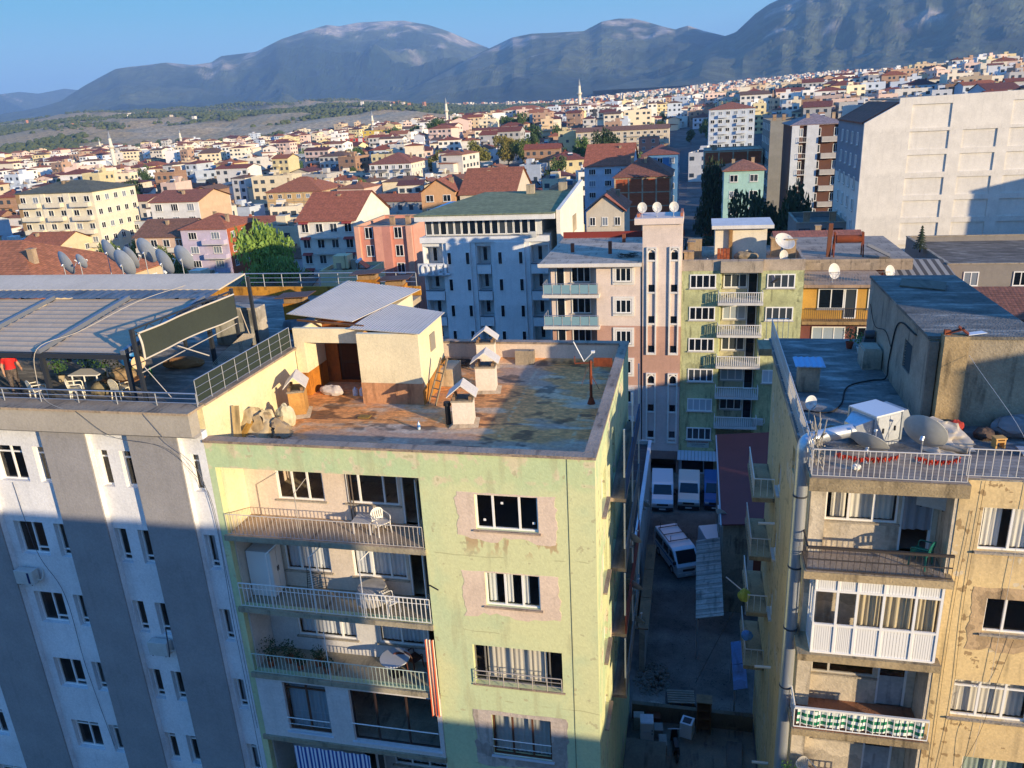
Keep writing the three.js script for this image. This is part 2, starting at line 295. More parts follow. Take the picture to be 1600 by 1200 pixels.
// a wall facing +x or -x: same, turned; holes are [z0, z1, y0, y1]
function wallX(z0, z1, y0, y1, xb, xf, holes = []) {
  const g = wallZ(-z1, -z0, y0, y1, xb, xf, holes.map(([a, b, c, d]) => [-b, -a, c, d])); g.rotateY(Math.PI / 2); return g;
}
function wavy(x0, x1, y0, y1, z, waves, amp, sd = 0) {
  const g = B(), n = Math.max(8, Math.round(waves * 6)), f = (t) => z + amp * Math.sin(t * waves * 6.283 + sd) + amp * .5 * Math.sin(t * waves * 2.7 + sd * 3);
  for (let i = 0; i < n; i++) { const a = i / n, b = (i + 1) / n, xa = lerp(x0, x1, a), xb = lerp(x0, x1, b); g.quad([xa, y0, f(a)], [xb, y0, f(b)], [xb, y1, f(b) * .5 + f(a) * 0 + z * .5], [xa, y1, f(a) * .5 + z * .5]); }
  return g;
}
const CURT = (hex) => { const k = 'curt' + hex; return cache[k] ||= new THREE.MeshPhysicalMaterial({ color: hex, roughness: .95, transmission: .25, thickness: 0, side: THREE.DoubleSide }); };
// a glazed window in a wall that faces +z. o: cols = pane boundaries as fractions, rail = cross rail height, mat, curtain, sill
function winZ(parent, x0, x1, y0, y1, z, o = {}) {
  const f = o.f ?? .055, d = .06, g = B(), mat = o.mat || PVC, cols = o.cols || [0, .5, 1];
  g.box(x0, x1, y0, y0 + f, z - d, z).box(x0, x1, y1 - f, y1, z - d, z).box(x0, x0 + f, y0 + f, y1 - f, z - d, z).box(x1 - f, x1, y0 + f, y1 - f, z - d, z);
  const w = x1 - x0, xs = cols.map((c, i) => i === 0 ? x0 + f : i === cols.length - 1 ? x1 - f : x0 + c * w);
  for (let i = 1; i < cols.length - 1; i++) g.box(xs[i] - f * .6, xs[i] + f * .6, y0 + f, y1 - f, z - d, z);
  let ys = [y0 + f, y1 - f];
  if (o.rail) { const ry = lerp(y0, y1, o.rail); ys = [y0 + f, ry, y1 - f]; for (let i = 0; i < xs.length - 1; i++) if (!o.railCols || o.railCols.includes(i)) g.box(xs[i], xs[i + 1], ry - f * .5, ry + f * .5, z - d, z - .004); }
  const wnd = mesh('window', g, mat, parent);
  for (let i = 0; i < xs.length - 1; i++) for (let k = 0; k < ys.length - 1; k++) mesh('pane', B().quad([xs[i], ys[k], z - .03], [xs[i + 1], ys[k], z - .03], [xs[i + 1], ys[k + 1], z - .03], [xs[i], ys[k + 1], z - .03]), GLASS, wnd);
  if (o.curtain) for (const [c0, c1] of o.drape || [[0, 1]]) mesh('curtain', wavy(lerp(x0, x1, c0) + .04, lerp(x0, x1, c1) - .04, y0 + .02, y1, z - .2, (c1 - c0) * w * 6, .014, c0 * 9 + x0), CURT(o.curtain), wnd);
  if (o.sill !== false) mesh('sill', B().box(x0 - .08, x1 + .08, y0 - .06, y0 - .004, z - .02, z + (o.sillOut ?? .2)), o.sillMat || CON('#b9b2a6'), wnd);
  return wnd;
}
// a railing from a to b (base points): top rail is the part, its posts, bars and balusters are sub-parts
function railing(parent, a, b, h, o = {}) {
  const mat = o.mat || ALU, r = o.r ?? .025, A = new THREE.Vector3(...a), Bv = new THREE.Vector3(...b), L = A.distanceTo(Bv), at = (t, y) => { const p = A.clone().lerp(Bv, t); return [p.x, p.y + y, p.z]; };
  const top = mesh('railing', o.round === false ? B().bar(at(0, h), at(1, h), r * 2, r * 2) : B().cyl(at(0, h), at(1, h), r, r, 8), mat, parent);
  for (const y of o.bars || []) mesh('bar', B().cyl(at(0, y), at(1, y), r * .6, r * .6, 6), mat, top);
  const np = o.posts || 0; for (let i = 0; i <= np && np; i++) mesh('post', B().cyl(at(i / np, 0), at(i / np, h - r), r * .9, r * .9, 8), mat, top);
  const nb = o.balusters ? Math.round(L / o.balusters) : 0; if (nb) { const y0 = o.by0 ?? .06, y1 = o.by1 ?? h - r, gb = B().bar([0, y0, 0], [0, y1, 0], o.bw ?? .016).geo(); for (let i = 0; i <= nb; i++) { const m = mesh('baluster', gb, mat, top); m.position.copy(A.clone().lerp(Bv, i / nb)); } }
  return top;
}
const SOUTH = Math.atan2(.54, -.84);
function dish(pos, r, label, o = {}) { // offset dish on a pole: reflector, arm, head, pole
  const t = thing('satellite_dish', label, 'satellite dish', pos, 0, 'satellite dishes'), h = o.h ?? r * 1.5, yaw = o.yaw ?? SOUTH, el = o.el ?? .5;
  const pole = mesh('pole', B().cyl([0, 0, 0], [0, h, 0], .025, .025, 8).cyl([0, .01, 0], [0, .03, 0], .12, .12, 8), ALU, t);
  const pts = [], n = 9; for (let i = 0; i <= n; i++) { const q = i / n * r; pts.push(new THREE.Vector2(q, q * q / (3.2 * r))); } pts.push(new THREE.Vector2(r + .012, r / 3.2 - .01)); for (let i = n; i >= 0; i--) { const q = i / n * r; pts.push(new THREE.Vector2(q, q * q / (3.2 * r) - .015)); }
  const g = new THREE.LatheGeometry(pts, 36); g.scale(.94, 1, 1.04); g.rotateX(Math.PI / 2); // opens to +z
  const m = new THREE.Matrix4().makeRotationFromEuler(new THREE.Euler(-el, yaw, 0, 'YXZ')); m.setPosition(0, h, 0);
  const gg = B().add(g, m); mesh('reflector', gg, o.mat || M('#b9bab4', { roughness: .5, metalness: .2, t: 'plaster' }), t);
  const v = (x, y, z) => { const q = new THREE.Vector3(x, y, z).applyMatrix4(m); return [q.x, q.y, q.z]; };
  mesh('arm', B().bar(v(0, -r * .95, r * .3), v(0, -r * .25, r * 1.15), .03).cyl(v(0, 0, -.02), v(0, -.05, -.14), .06, .06, 8), ALU, t);
  mesh('receiver', B().cyl(v(0, -r * .3, r * 1.12), v(0, -r * .1, r * .98), .03, .04, 8), WHITEM, t);
  return t;
}
function aircon(pos, label, o = {}) {
  const t = thing('air_conditioner', label, 'air conditioner', pos, o.ry ?? 0, 'outdoor air conditioner units'), w = .8, h = .56, d = .3, wh = M('#cfcdc4', { roughness: .5, t: 'plaster' });
  const s = new THREE.Shape([[-w / 2, 0], [w / 2, 0], [w / 2, h], [-w / 2, h]].map((p) => new THREE.Vector2(...p))); const hole = new THREE.Path(); hole.absarc(-.14, h / 2, .21, 0, 6.2832); s.holes.push(hole);
  const g = new THREE.ExtrudeGeometry(s, { depth: .03, bevelEnabled: true, bevelSize: .008, bevelThickness: .008, bevelSegments: 1 }); g.translate(0, 0, d - .03);
  mesh('casing', B().add(g).box(-w / 2, w / 2, 0, .02, 0, d - .03).box(-w / 2, w / 2, h - .02, h, 0, d - .03).box(-w / 2, -w / 2 + .02, .02, h - .02, 0, d - .03).box(w / 2 - .02, w / 2, .02, h - .02, 0, d - .03).box(-w / 2 + .02, w / 2 - .02, .02, h - .02, 0, .02), wh, t);
  const fan = B().cyl([-.14, h / 2, d - .12], [-.14, h / 2, d - .04], .045, .045, 12); for (let k = 0; k < 5; k++) { const a = k * 1.2566; fan.quad([-.14, h / 2, d - .1], [-.14 + .2 * Math.cos(a), h / 2 + .2 * Math.sin(a), d - .07], [-.14 + .2 * Math.cos(a + .7), h / 2 + .2 * Math.sin(a + .7), d - .12], [-.14 + .05 * Math.cos(a + .7), h / 2 + .05 * Math.sin(a + .7), d - .1]); }
  mesh('dark_backing_disc', B().cyl([-.14, h / 2, d - .16], [-.14, h / 2, d - .14], .23, .23, 24), M('#2e3236', { roughness: .6 }), t);  // solid dark disc added behind the fan so the opening reads dark
  mesh('fan', fan, M('#54595e', { roughness: .5 }), t);
  mesh('hub', B().cyl([-.14, h / 2, d - .04], [-.14, h / 2, d - .015], .035, .035, 12), WHITEM, t);
  mesh('bracket', B().bar([-.28, -.02, -.2], [-.28, -.02, d], .04).bar([.28, -.02, -.2], [.28, -.02, d], .04), DARK, t);
  if (o.stripe) mesh('label_plate', B().box(.16, .26, .05, h - .05, d + .012, d + .016), M('#1c2b58'), t);
  mesh('pipe', B().tube([[w / 2, .12, .1], [w / 2 + .12, .1, .08], [w / 2 + .16, .3, -.05], [w / 2 + .12, .55, -.12]], .025, 12, 6), M('#c9c4b8'), t);
  return t;
}
function plasticChair(pos, ry, hex, label) {
  const t = thing('plastic_chair', label, 'chair', pos, ry, 'plastic garden chairs'), m = M(hex, { roughness: .5 });
  const seat = B(); seat.hex([-.24, .41, -.22], [-.24, .41, .24], [.24, .41, .24], [.24, .41, -.22], [-.24, .43, -.22], [-.24, .445, .24], [.24, .445, .24], [.24, .43, -.22]); mesh('seat', seat, m, t);
  for (const [x, z] of [[-.22, -.2], [.22, -.2], [-.22, .2], [.22, .2]]) mesh('leg', B().cyl([x * 1.15, 0, z * 1.15], [x, .42, z], .022, .03, 8), m, t);
  const bk = new THREE.Shape(); bk.moveTo(-.22, 0); bk.lineTo(.22, 0); bk.lineTo(.25, .25); bk.quadraticCurveTo(.2, .43, 0, .44); bk.quadraticCurveTo(-.2, .43, -.25, .25); bk.closePath();
  for (let k = -2; k <= 2; k++) { const h = new THREE.Path(); h.moveTo(k * .075 - .015, .08); h.lineTo(k * .08 - .015, .33); h.lineTo(k * .08 + .015, .33); h.lineTo(k * .075 + .015, .08); bk.holes.push(h); }
  const bg = new THREE.ExtrudeGeometry(bk, { depth: .02, bevelEnabled: false }); bg.rotateX(-.2); bg.translate(0, .43, -.22); mesh('backrest', bg, m, t);
  for (const s of [-1, 1]) mesh('armrest', B().tube([[s * .24, .43, .2], [s * .27, .62, .18], [s * .27, .65, 0], [s * .25, .68, -.26]], .02, 12, 6), m, t);
  return t;
}
// leaf clump: many small leaf faces round a point cloud
function leaves(list, n, size, sd) { // list of [x,y,z,rx,ry,rz] lobes
  const g = B(); let s = sd * 7919 + 13; const q = () => { s = (s * 1664525 + 1013904223) >>> 0; return s / 4294967296; };
  const vol = list.map((l) => l[3] * l[4] * l[5]), tot = vol.reduce((a, b) => a + b, 0);
  list.forEach((l, i) => {
    const m = Math.round(n * vol[i] / tot);
    for (let k = 0; k < m; k++) {
      const th = q() * 6.283, cy = q() * 2 - 1, rad = Math.pow(q(), .42), sy = Math.sqrt(1 - cy * cy), wob = .8 + .35 * vn(th * 2.2 + i * 5, cy * 3 + i);
      const x = l[0] + l[3] * rad * wob * sy * Math.cos(th), y = l[1] + l[4] * rad * wob * cy, z = l[2] + l[5] * rad * wob * sy * Math.sin(th);
      const e = new THREE.Euler(q() * 6.3, q() * 6.3, q() * 6.3), a = new THREE.Vector3(size * (.6 + q() * .7), 0, 0).applyEuler(e), b = new THREE.Vector3(0, size * (.35 + q() * .35), 0).applyEuler(e);
      g.quad([x - a.x, y - a.y, z - a.z], [x + b.x, y + b.y, z + b.z], [x + a.x, y + a.y, z + a.z], [x - b.x, y - b.y, z - b.z]);
    }
  });
  return g;
}
const LEAF = (hex) => { const k = 'leaf' + hex; return cache[k] ||= new THREE.MeshPhysicalMaterial({ color: hex, roughness: .8, transmission: .2, thickness: 0, side: THREE.DoubleSide }); };
function pottedPlant(pos, h, label, pot = '#8d4b2e', leaf = '#3f5f2a', sd = 1) {
  const t = thing('potted_plant', label, 'plant', pos, 0, 'potted plants');
  mesh('pot', new THREE.LatheGeometry([[0, 0], [.11, 0], [.15, .24], [.165, .24], [.165, .27], [.14, .27], [.13, .22], [0, .22]].map((p) => new THREE.Vector2(...p)), 18), M(pot), t);
  mesh('stem', B().cyl([0, .2, 0], [.02, h * .6, 0], .015, .008, 6), M('#55422c'), t);
  mesh('foliage', leaves([[0, h * .65, 0, h * .32, h * .36, h * .32], [h * .12, h * .5, .05, h * .24, h * .22, h * .24]], 260, .045, sd), LEAF(leaf), t);
  return t;
}
function cable(pts, r, label, hex = '#1b1b1d') { return single('cable', B().tube(pts, r, pts.length * 8, 5), M(hex), label, 'cable'); }

// ---------------------------------------------------------------- green apartment building with the flat roof
function rebase(t, [x, y, z]) { t.position.set(x, y, z); for (const c of t.children) c.position.sub(t.position); }
function crumple(w, h, d, sd, mat, name, label, category, pos, ry = 0) { // a soft heap
  const g = new THREE.IcosahedronGeometry(1, 3), p = g.attributes.position;
  for (let i = 0; i < p.count; i++) { const x = p.getX(i), y = p.getY(i), z = p.getZ(i), k = .7 + .6 * fbm(x * 2.2 + sd * 3.1 + 9, y * 2.2 + z * 2.1 + sd, 4); const f = Math.abs(fbm(x * 4 + sd, z * 4 + y * 3, 3) - .5); p.setXYZ(i, x * k * w / 2, Math.max(0, (y * (k - f * .5) * .62 + .42) * h), z * k * d / 2); }
  g.computeVertexNormals(); const m = single(name, g, mat, label, category); m.position.set(...pos); m.rotation.y = ry; return m;
}
function patch(x0, x1, y0, y1, hole, sd) { // repaired plaster, ragged edge, a skin on the wall
  const pts = [], n = 60, P = (t) => t < .25 ? [lerp(x0, x1, t * 4), y0] : t < .5 ? [x1, lerp(y0, y1, t * 4 - 1)] : t < .75 ? [lerp(x1, x0, t * 4 - 2), y1] : [x0, lerp(y1, y0, t * 4 - 3)];
  for (let i = 0; i < n; i++) { const [x, y] = P(i / n), j = (fbm(i * .7 + sd, 2, 3) - .5) * .22; const low = y < y0 + .02 ? 2 : (y > y1 - .02 ? .3 : 1); pts.push(new THREE.Vector2(x + (x < x0 + .02 || x > x1 - .02 ? j : 0), y + (low > 1 || y > y1 - .02 ? j * low : 0))); }
  const s = new THREE.Shape(pts); s.holes.push(new THREE.Path([[hole[0], hole[2]], [hole[0], hole[3]], [hole[1], hole[3]], [hole[1], hole[2]]].map((p) => new THREE.Vector2(...p))));
  const g = new THREE.ExtrudeGeometry(s, { depth: .012, bevelEnabled: false }); g.translate(0, 0, -21.502); return g;
}
{
  const t = thing('apartment_building', 'pale green peeling apartment block with ochre flat roof and stacked balconies', 'building');
  const GREEN = M('#ffffff', { t: 'green', b: 'plasterB', bs: .005 }), CREAM = PL('#efdfb8'), PINK = PL('#e8d0b8'), COPE = CON('#b3a294'), WH = PL('#ddd6cf');
  const LX0 = -15.7, LX1 = -8.42, fl = [[16.45, 19.03], [13.5, 16.22], [10.62, 13.3], [7.72, 10.42], [4.8, 7.5], [1.9, 4.6]];
  const W = [[-6.62, -4.58, 17.32, 18.57], [-6.46, -4.63, 14.46, 15.73], [-7.08, -3.99, 11.23, 12.83], [-6.58, -4.47, 8.17, 9.94], [-6.5, -4.5, 5.4, 7.0]];
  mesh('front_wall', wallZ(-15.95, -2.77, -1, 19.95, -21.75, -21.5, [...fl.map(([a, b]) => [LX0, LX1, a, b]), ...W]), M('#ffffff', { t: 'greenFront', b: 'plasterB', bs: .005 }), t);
  mesh('side_wall', wallX(-33.75, -21.755, -3, 19.95, -3.02, -2.77, [16.9, 14, 11.1, 8.2].flatMap((y) => [[-24.4, -23.1, y + .3, y + 1.6], [-27.6, -26.6, y - .3, y + 1.7]])), GREEN, t);
  for (const y of [16.9, 14, 11.1, 8.2]) { // side windows
    const w = mesh('window', B().box(-3.0, -2.9, y + .3, y + .36, -24.4, -23.1).box(-3.0, -2.9, y + 1.54, y + 1.6, -24.4, -23.1).box(-3.0, -2.9, y + .36, y + 1.54, -23.16, -23.1).box(-3.0, -2.9, y + .36, y + 1.54, -24.4, -24.34).box(-3.0, -2.9, y + .36, y + 1.54, -23.78, -23.72), PVC, t);
    mesh('pane', B().box(-2.97, -2.94, y + .36, y + 1.54, -24.34, -23.16), PANE, w); mesh('sill', B().box(-3, -2.62, y + .22, y + .28, -24.5, -23.0), COPE, w);
    const d = mesh('door', B().box(-3, -2.92, y - .3, y + 1.7, -27.6, -26.6), PVC, t); mesh('pane', B().box(-2.92, -2.9, y + .4, y + 1.6, -27.5, -26.7), PANE, d);
    // side balconies
    mesh('balcony_slab', B().box(-2.77, -2.2, y - .5, y - .36, -33.0, -25.6), COPE, t);
    mesh('balcony_parapet', B().box(-2.25, -2.2, y - .36, y + .5, -33.0, -25.6), M(y > 15 ? '#3f5f86' : y > 12 ? '#8d929a' : y > 10 ? '#a04b42' : '#9aa0a6', { t: 'worn' }), t);
    for (const z of [-25.6, -29.3, -33]) mesh('balcony_post', B().box(-2.28, -2.22, y + .5, y + 2.35, z - .03, z + .03), WHITEM, t);
  }
  mesh('back_wall', wallZ(-15.95, -3.025, -3, 19.95, -33.75, -33.5), PINK, t);
  mesh('party_wall', B().box(-15.95, -15.72, -3, 19.05, -33.49, -21.76), PINK, t);
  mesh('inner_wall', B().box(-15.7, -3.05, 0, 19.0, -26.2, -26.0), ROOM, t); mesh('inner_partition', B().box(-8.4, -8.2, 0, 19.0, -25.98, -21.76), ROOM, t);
  mesh('roof', B().box(-15.95, -3.03, 18.95, 19.1, -33.49, -21.76), M('#ffffff', { t: 'ochreRoof', b: 'plasterB', bs: .012, roughness: .8 }), t);
  mesh('coping', B().box(-15.97, -2.73, 19.95, 20.04, -21.84, -21.44).box(-3.12, -2.73, 19.952, 20.042, -33.4, -21.845).box(-15.97, -2.73, 19.95, 20.04, -33.8, -33.41), COPE, t);
  mesh('parapet_lining', B().box(-15.7, -3.12, 19.1, 19.949, -21.80, -21.752).box(-3.09, -3.022, 19.1, 19.949, -33.45, -21.81).box(-15.7, -3.12, 19.1, 19.949, -33.499, -33.44), PINK, t);
  mesh('roof_fillet', B().hex([-15.7, 19.1, -33.1], [-3.1, 19.1, -33.1], [-3.1, 19.1, -33.44], [-15.7, 19.1, -33.44], [-15.7, 19.12, -33.12], [-3.1, 19.12, -33.12], [-3.1, 19.3, -33.44], [-15.7, 19.3, -33.44]), M('#ffffff', { t: 'ochreRoof' }), t);
  const slabY = [16.45, 13.5, 10.62, 7.72, 4.8, 1.9];
  slabY.forEach((y, i) => mesh('balcony_slab', B().box(LX0 - .1, LX1 + .02, y - .2, y - .003, -25.99, -21.4), CON('#b2ab97'), t));
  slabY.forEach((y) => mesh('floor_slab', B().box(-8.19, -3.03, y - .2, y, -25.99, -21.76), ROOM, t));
  // recessed balcony rooms: back wall, cheeks, windows, doors
  const rows = [
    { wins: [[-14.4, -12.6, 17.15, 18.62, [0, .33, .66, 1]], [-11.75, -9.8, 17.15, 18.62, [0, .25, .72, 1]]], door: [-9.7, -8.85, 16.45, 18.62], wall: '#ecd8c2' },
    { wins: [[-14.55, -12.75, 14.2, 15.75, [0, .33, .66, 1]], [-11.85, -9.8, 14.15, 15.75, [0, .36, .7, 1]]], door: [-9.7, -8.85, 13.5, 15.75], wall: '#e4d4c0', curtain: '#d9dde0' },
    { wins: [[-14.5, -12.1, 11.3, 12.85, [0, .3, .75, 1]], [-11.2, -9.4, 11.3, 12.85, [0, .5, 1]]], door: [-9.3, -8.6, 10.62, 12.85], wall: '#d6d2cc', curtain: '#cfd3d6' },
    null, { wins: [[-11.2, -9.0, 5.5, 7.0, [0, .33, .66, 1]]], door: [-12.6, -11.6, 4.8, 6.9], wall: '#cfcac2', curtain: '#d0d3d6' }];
  rows.forEach((r, i) => {
    const [y0, y1] = fl[i];
    if (!r) { // closed-in storey: white wall flush with the front, two openings
      mesh('infill_wall', wallZ(LX0 + .01, LX1 - .01, y0, y1, -21.7, -21.47, [[-14.62, -12.87, 8.05, 10.3], [-11.96, -8.6, 7.97, 10.3]]), WH, t);
      winZ(t, -14.62, -12.87, 8.05, 10.3, -21.6, { mat: M('#5a3a26', { roughness: .6 }), cols: [0, .5, 1], rail: .86, curtain: '#8fa0a8', sillMat: M('#c4c8cc') });
      winZ(t, -11.96, -8.6, 7.97, 10.3, -21.62, { mat: M('#3a2a22', { roughness: .6 }), cols: [0, .28, .64, 1], sillMat: M('#c4c8cc') });
      railing(t, [-14.62, 8.1, -21.42], [-12.87, 8.1, -21.42], .62, { mat: WHITEM, r: .018, bars: [.06, .34] });
      railing(t, [-11.96, 8.55, -21.4], [-8.6, 8.55, -21.4], .3, { mat: WHITEM, r: .022 });
      return;
    }
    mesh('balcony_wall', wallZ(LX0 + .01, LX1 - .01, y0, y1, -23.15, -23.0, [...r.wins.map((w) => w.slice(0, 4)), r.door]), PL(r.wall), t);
    for (const [xa, xb] of [[LX0 - .008, LX0 + .05], [LX1 - .05, LX1 + .008]]) mesh('balcony_cheek', B().box(xa, xb, y0, y1, -22.99, -21.755), i < 1 ? PL('#f0e2b8') : PL(r.wall), t);
    r.wins.forEach((w) => winZ(t, w[0], w[1], w[2], w[3], -23.04, { cols: w[4], curtain: r.curtain, sillOut: .12 }));
    const d = mesh('door', B().box(r.door[0], r.door[0] + .07, r.door[2], r.door[3], -23.1, -23.02).box(r.door[1] - .07, r.door[1], r.door[2], r.door[3], -23.1, -23.02).box(r.door[0] + .07, r.door[1] - .07, r.door[3] - .07, r.door[3], -23.1, -23.02), PVC, t);
    mesh('leaf', B().box(r.door[1] - .06, r.door[1] - .02, r.door[2] + .02, r.door[3] - .08, -23.02, -22.3), PVC, d); mesh('pane', B().box(r.door[1] - .062, r.door[1] - .018, r.door[2] + .5, r.door[3] - .2, -22.9, -22.42), PANE2, d);
    mesh('lintel_lining', B().box(LX0 + .01, LX1 - .01, y1 + .001, y1 + .03, -23.15, -21.76), WORN(r.wall), t);
  });
  mesh('balcony_floor', B().box(LX0 + .06, LX1 - .06, 16.446, 16.455, -22.99, -21.42), CON('#cdb9a2'), t);
  // railings
  railing(t, [LX0 + .05, 16.45, -21.46], [LX1 - .05, 16.45, -21.46], .82, { mat: M('#c3bbb0', { roughness: .6 }), r: .016, balusters: .15, bw: .014, bars: [.06] });
  railing(t, [LX0 + .05, 13.5, -21.46], [LX1 - .05, 13.5, -21.46], 1.0, { mat: WHITEM, r: .022, balusters: .155, bw: .022, bars: [.07, .8] });
  railing(t, [LX0 + .05, 10.62, -21.46], [LX1 - .4, 10.62, -21.46], .84, { mat: M('#b8c4b4', { roughness: .6 }), r: .018, balusters: .15, bw: .018, bars: [.06] });
  railing(t, [LX0 + .05, 4.8, -21.46], [LX1 - .05, 4.8, -21.46], .85, { mat: WHITEM, r: .018, balusters: .15, bw: .016, bars: [.06] });
  for (const x of [-14.4, -12.75, -10.9]) mesh('awning_post', B().cyl([x, 13.5, -21.5], [x + .02, 15.75, -21.5], .022, .022, 8).cyl([x + .02, 15.75, -21.5], [x + .3, 15.98, -21.85], .02, .02, 6), WHITEM, t);
  mesh('awning_post', B().cyl([-12.9, 16.45, -21.5], [-12.9, 18.2, -21.5], .018, .018, 8).cyl([-12.9, 18.2, -21.5], [-12.6, 18.6, -21.9], .015, .015, 6), M('#9c948a', { roughness: .6 }), t);
  mesh('awning_post', B().cyl([-12.6, 10.62, -21.5], [-12.6, 12.7, -21.5], .018, .018, 8), WHITEM, t);
  for (const x of [-11.62, -11.5]) mesh('drain_pipe', B().cyl([x, 16.45, -22.94], [x, 19.0, -22.94], .025, .025, 8), M('#5c5148'), t);
  // front windows with repaired plaster
  const ws = [{ cols: [0, .28, .7, 1] }, { cols: [0, .36, .68, 1], curtain: '#dfe3df', drape: [[0, .2], [.3, .5], [.62, .8]] }, { cols: [0, .12, .25, .45, .66, .85, 1], curtain: '#d8d3c4', drape: [[.12, .82]], f: .035, mat: M('#6c6a66') }, { cols: [0, .34, .68, 1], mat: M('#5b3620'), curtain: '#b7b9b2' }, { cols: [0, .5, 1] }];
  W.forEach((w, i) => winZ(t, ...w, i === 2 ? -21.7 : -21.58, { ...ws[i], sillOut: i === 2 ? .25 : .16, sillMat: i === 3 ? M('#c0c4c8') : COPE }));
  for (const [x, y] of [[-6.35, 17.62], [-5.75, 18.25], [-4.75, 17.6]]) mesh('window_sticker', B().box(x - .04, x + .04, y - .04, y + .04, -21.607, -21.603), M('#e8e6e0'), t);
  mesh('plaster_patch', patch(-7.22, -4.02, 16.98, 18.62, W[0], 1), PINK, t); mesh('plaster_patch', patch(-7.22, -3.99, 14.08, 15.76, W[1], 4), PINK, t); mesh('plaster_patch', patch(-7.22, -3.9, 7.7, 10.1, W[3], 9), WORN('#cfc3bb'), t);
  railing(t, [-7.05, 11.28, -21.42], [-4.02, 11.28, -21.42], .55, { mat: M('#a59c92'), r: .02, posts: 6, bars: [.2, .38] });
  railing(t, [-6.58, 8.25, -21.42], [-4.47, 8.25, -21.42], .68, { mat: WHITEM, r: .018, bars: [.05, .36] });
  mesh('drain_pipe', B().cyl([-3.62, 0, -21.49], [-3.62, 19.93, -21.49], .009, .009, 6), M('#565b52'), t);
  // stair house on the roof
  const SH = mesh('stair_house', wallZ(-12.85, -10.3, 19.98, 22.0, -27.9, -27.7), CREAM, t);
  mesh('stair_wall', B().box(-10.5, -10.3, 19.1, 22.0, -30.7, -27.905), PL('#f0e0b4'), SH); mesh('stair_wall', B().box(-12.85, -12.65, 19.1, 22.0, -30.7, -27.905), WORN('#cf9a4e'), SH); mesh('stair_wall', B().box(-12.64, -10.51, 19.1, 22.0, -30.7, -30.5), CREAM, SH);
  mesh('painted_plinth', B().box(-12.86, -10.29, 19.1, 19.979, -27.9, -27.69), WORN('#dfa478'), SH);
  mesh('side_plinth', B().hex([-10.3, 19.1, -27.7], [-10.27, 19.1, -27.7], [-10.27, 19.1, -30.7], [-10.3, 19.1, -30.7], [-10.3, 19.7, -27.7], [-10.27, 19.7, -27.7], [-10.27, 20.2, -30.7], [-10.3, 20.2, -30.7]), WORN('#c98b3a'), SH);
  mesh('vent_window', B().box(-10.3, -10.26, 20.9, 21.6, -29.6, -29.0), M('#8b8374'), SH);
  mesh('low_plinth', B().box(-10.29, -9.75, 19.1, 19.85, -31.2, -29.9), WORN('#d9c7a8'), SH);
  const EN = mesh('entrance_lintel', B().box(-15.94, -12.86, 21.4, 22.0, -28.6, -28.4), CREAM, t);
  mesh('entrance_pillar', B().box(-15.94, -15.5, 20.1, 21.4, -28.6, -28.4), CREAM, EN); mesh('painted_plinth', B().box(-15.94, -15.48, 19.1, 20.1, -28.6, -28.39), WORN('#d9892a'), EN);
  mesh('entrance_side', B().box(-15.6, -15.5, 20.1, 22, -30.2, -28.61), CREAM, EN); mesh('painted_plinth', B().box(-15.6, -15.49, 19.1, 20.1, -30.2, -28.61), WORN('#d9892a'), EN);
  mesh('entrance_back', wallZ(-15.49, -12.86, 19.1, 22, -30.3, -30.15, [[-14.9, -13.7, 19.2, 21.1]]), WORN('#a9652c'), EN);
  const DR = mesh('door', B().box(-14.9, -13.7, 19.2, 21.1, -30.28, -30.22), M('#3c2116', { roughness: .7, t: 'worn' }), EN); for (const [a, b] of [[19.35, 19.95], [20.1, 20.9]]) mesh('door_panel', B().box(-14.75, -13.85, a, b, -30.22, -30.2), M('#4a2a1a', { t: 'worn' }), t);
  const SHEET = M('#d6ccbe', { roughness: .75, t: 'plaster' });
  const sheet = (a, b, c, d) => { const g = B(), n = 26, L = (p, q, s) => [lerp(p[0], q[0], s), lerp(p[1], q[1], s), lerp(p[2], q[2], s)]; for (let i = 0; i < n; i++) { const o = (i % 2 ? .006 : 0), p0 = L(a, b, i / n), p1 = L(a, b, (i + 1) / n), q0 = L(d, c, i / n), q1 = L(d, c, (i + 1) / n); const u = (p, k) => [p[0], p[1] + k, p[2]]; g.hex(u(p0, 0), u(p1, .0), u(q1, 0), u(q0, 0), u(p0, .02 + o), u(p1, .04 - o), u(q1, .04 - o), u(q0, .02 + o)); } return g; };
  mesh('sheet_roof', sheet([-13.45, 22.02, -28.3], [-10.15, 22.05, -27.5], [-10.2, 22.03, -30.9], [-13.3, 22.1, -32.2]), SHEET, t);
  mesh('sheet_roof', sheet([-16.95, 22.2, -29.9], [-13.5, 22.14, -28.9], [-12.6, 22.12, -34.9], [-17.1, 22.2, -36.6]), SHEET, t);
  mesh('roof_timber', B().bar([-16.2, 22.08, -29.4], [-12.9, 22.06, -28.6], .08).bar([-16.3, 22.1, -31], [-13, 22.06, -31], .08), WOOD, t);
  mesh('back_room', B().box(-15.9, -12.9, 19.1, 22.0, -34.5, -30.35), CREAM, t);
  rebase(t, [-9.4, 0, -27.6]);
}
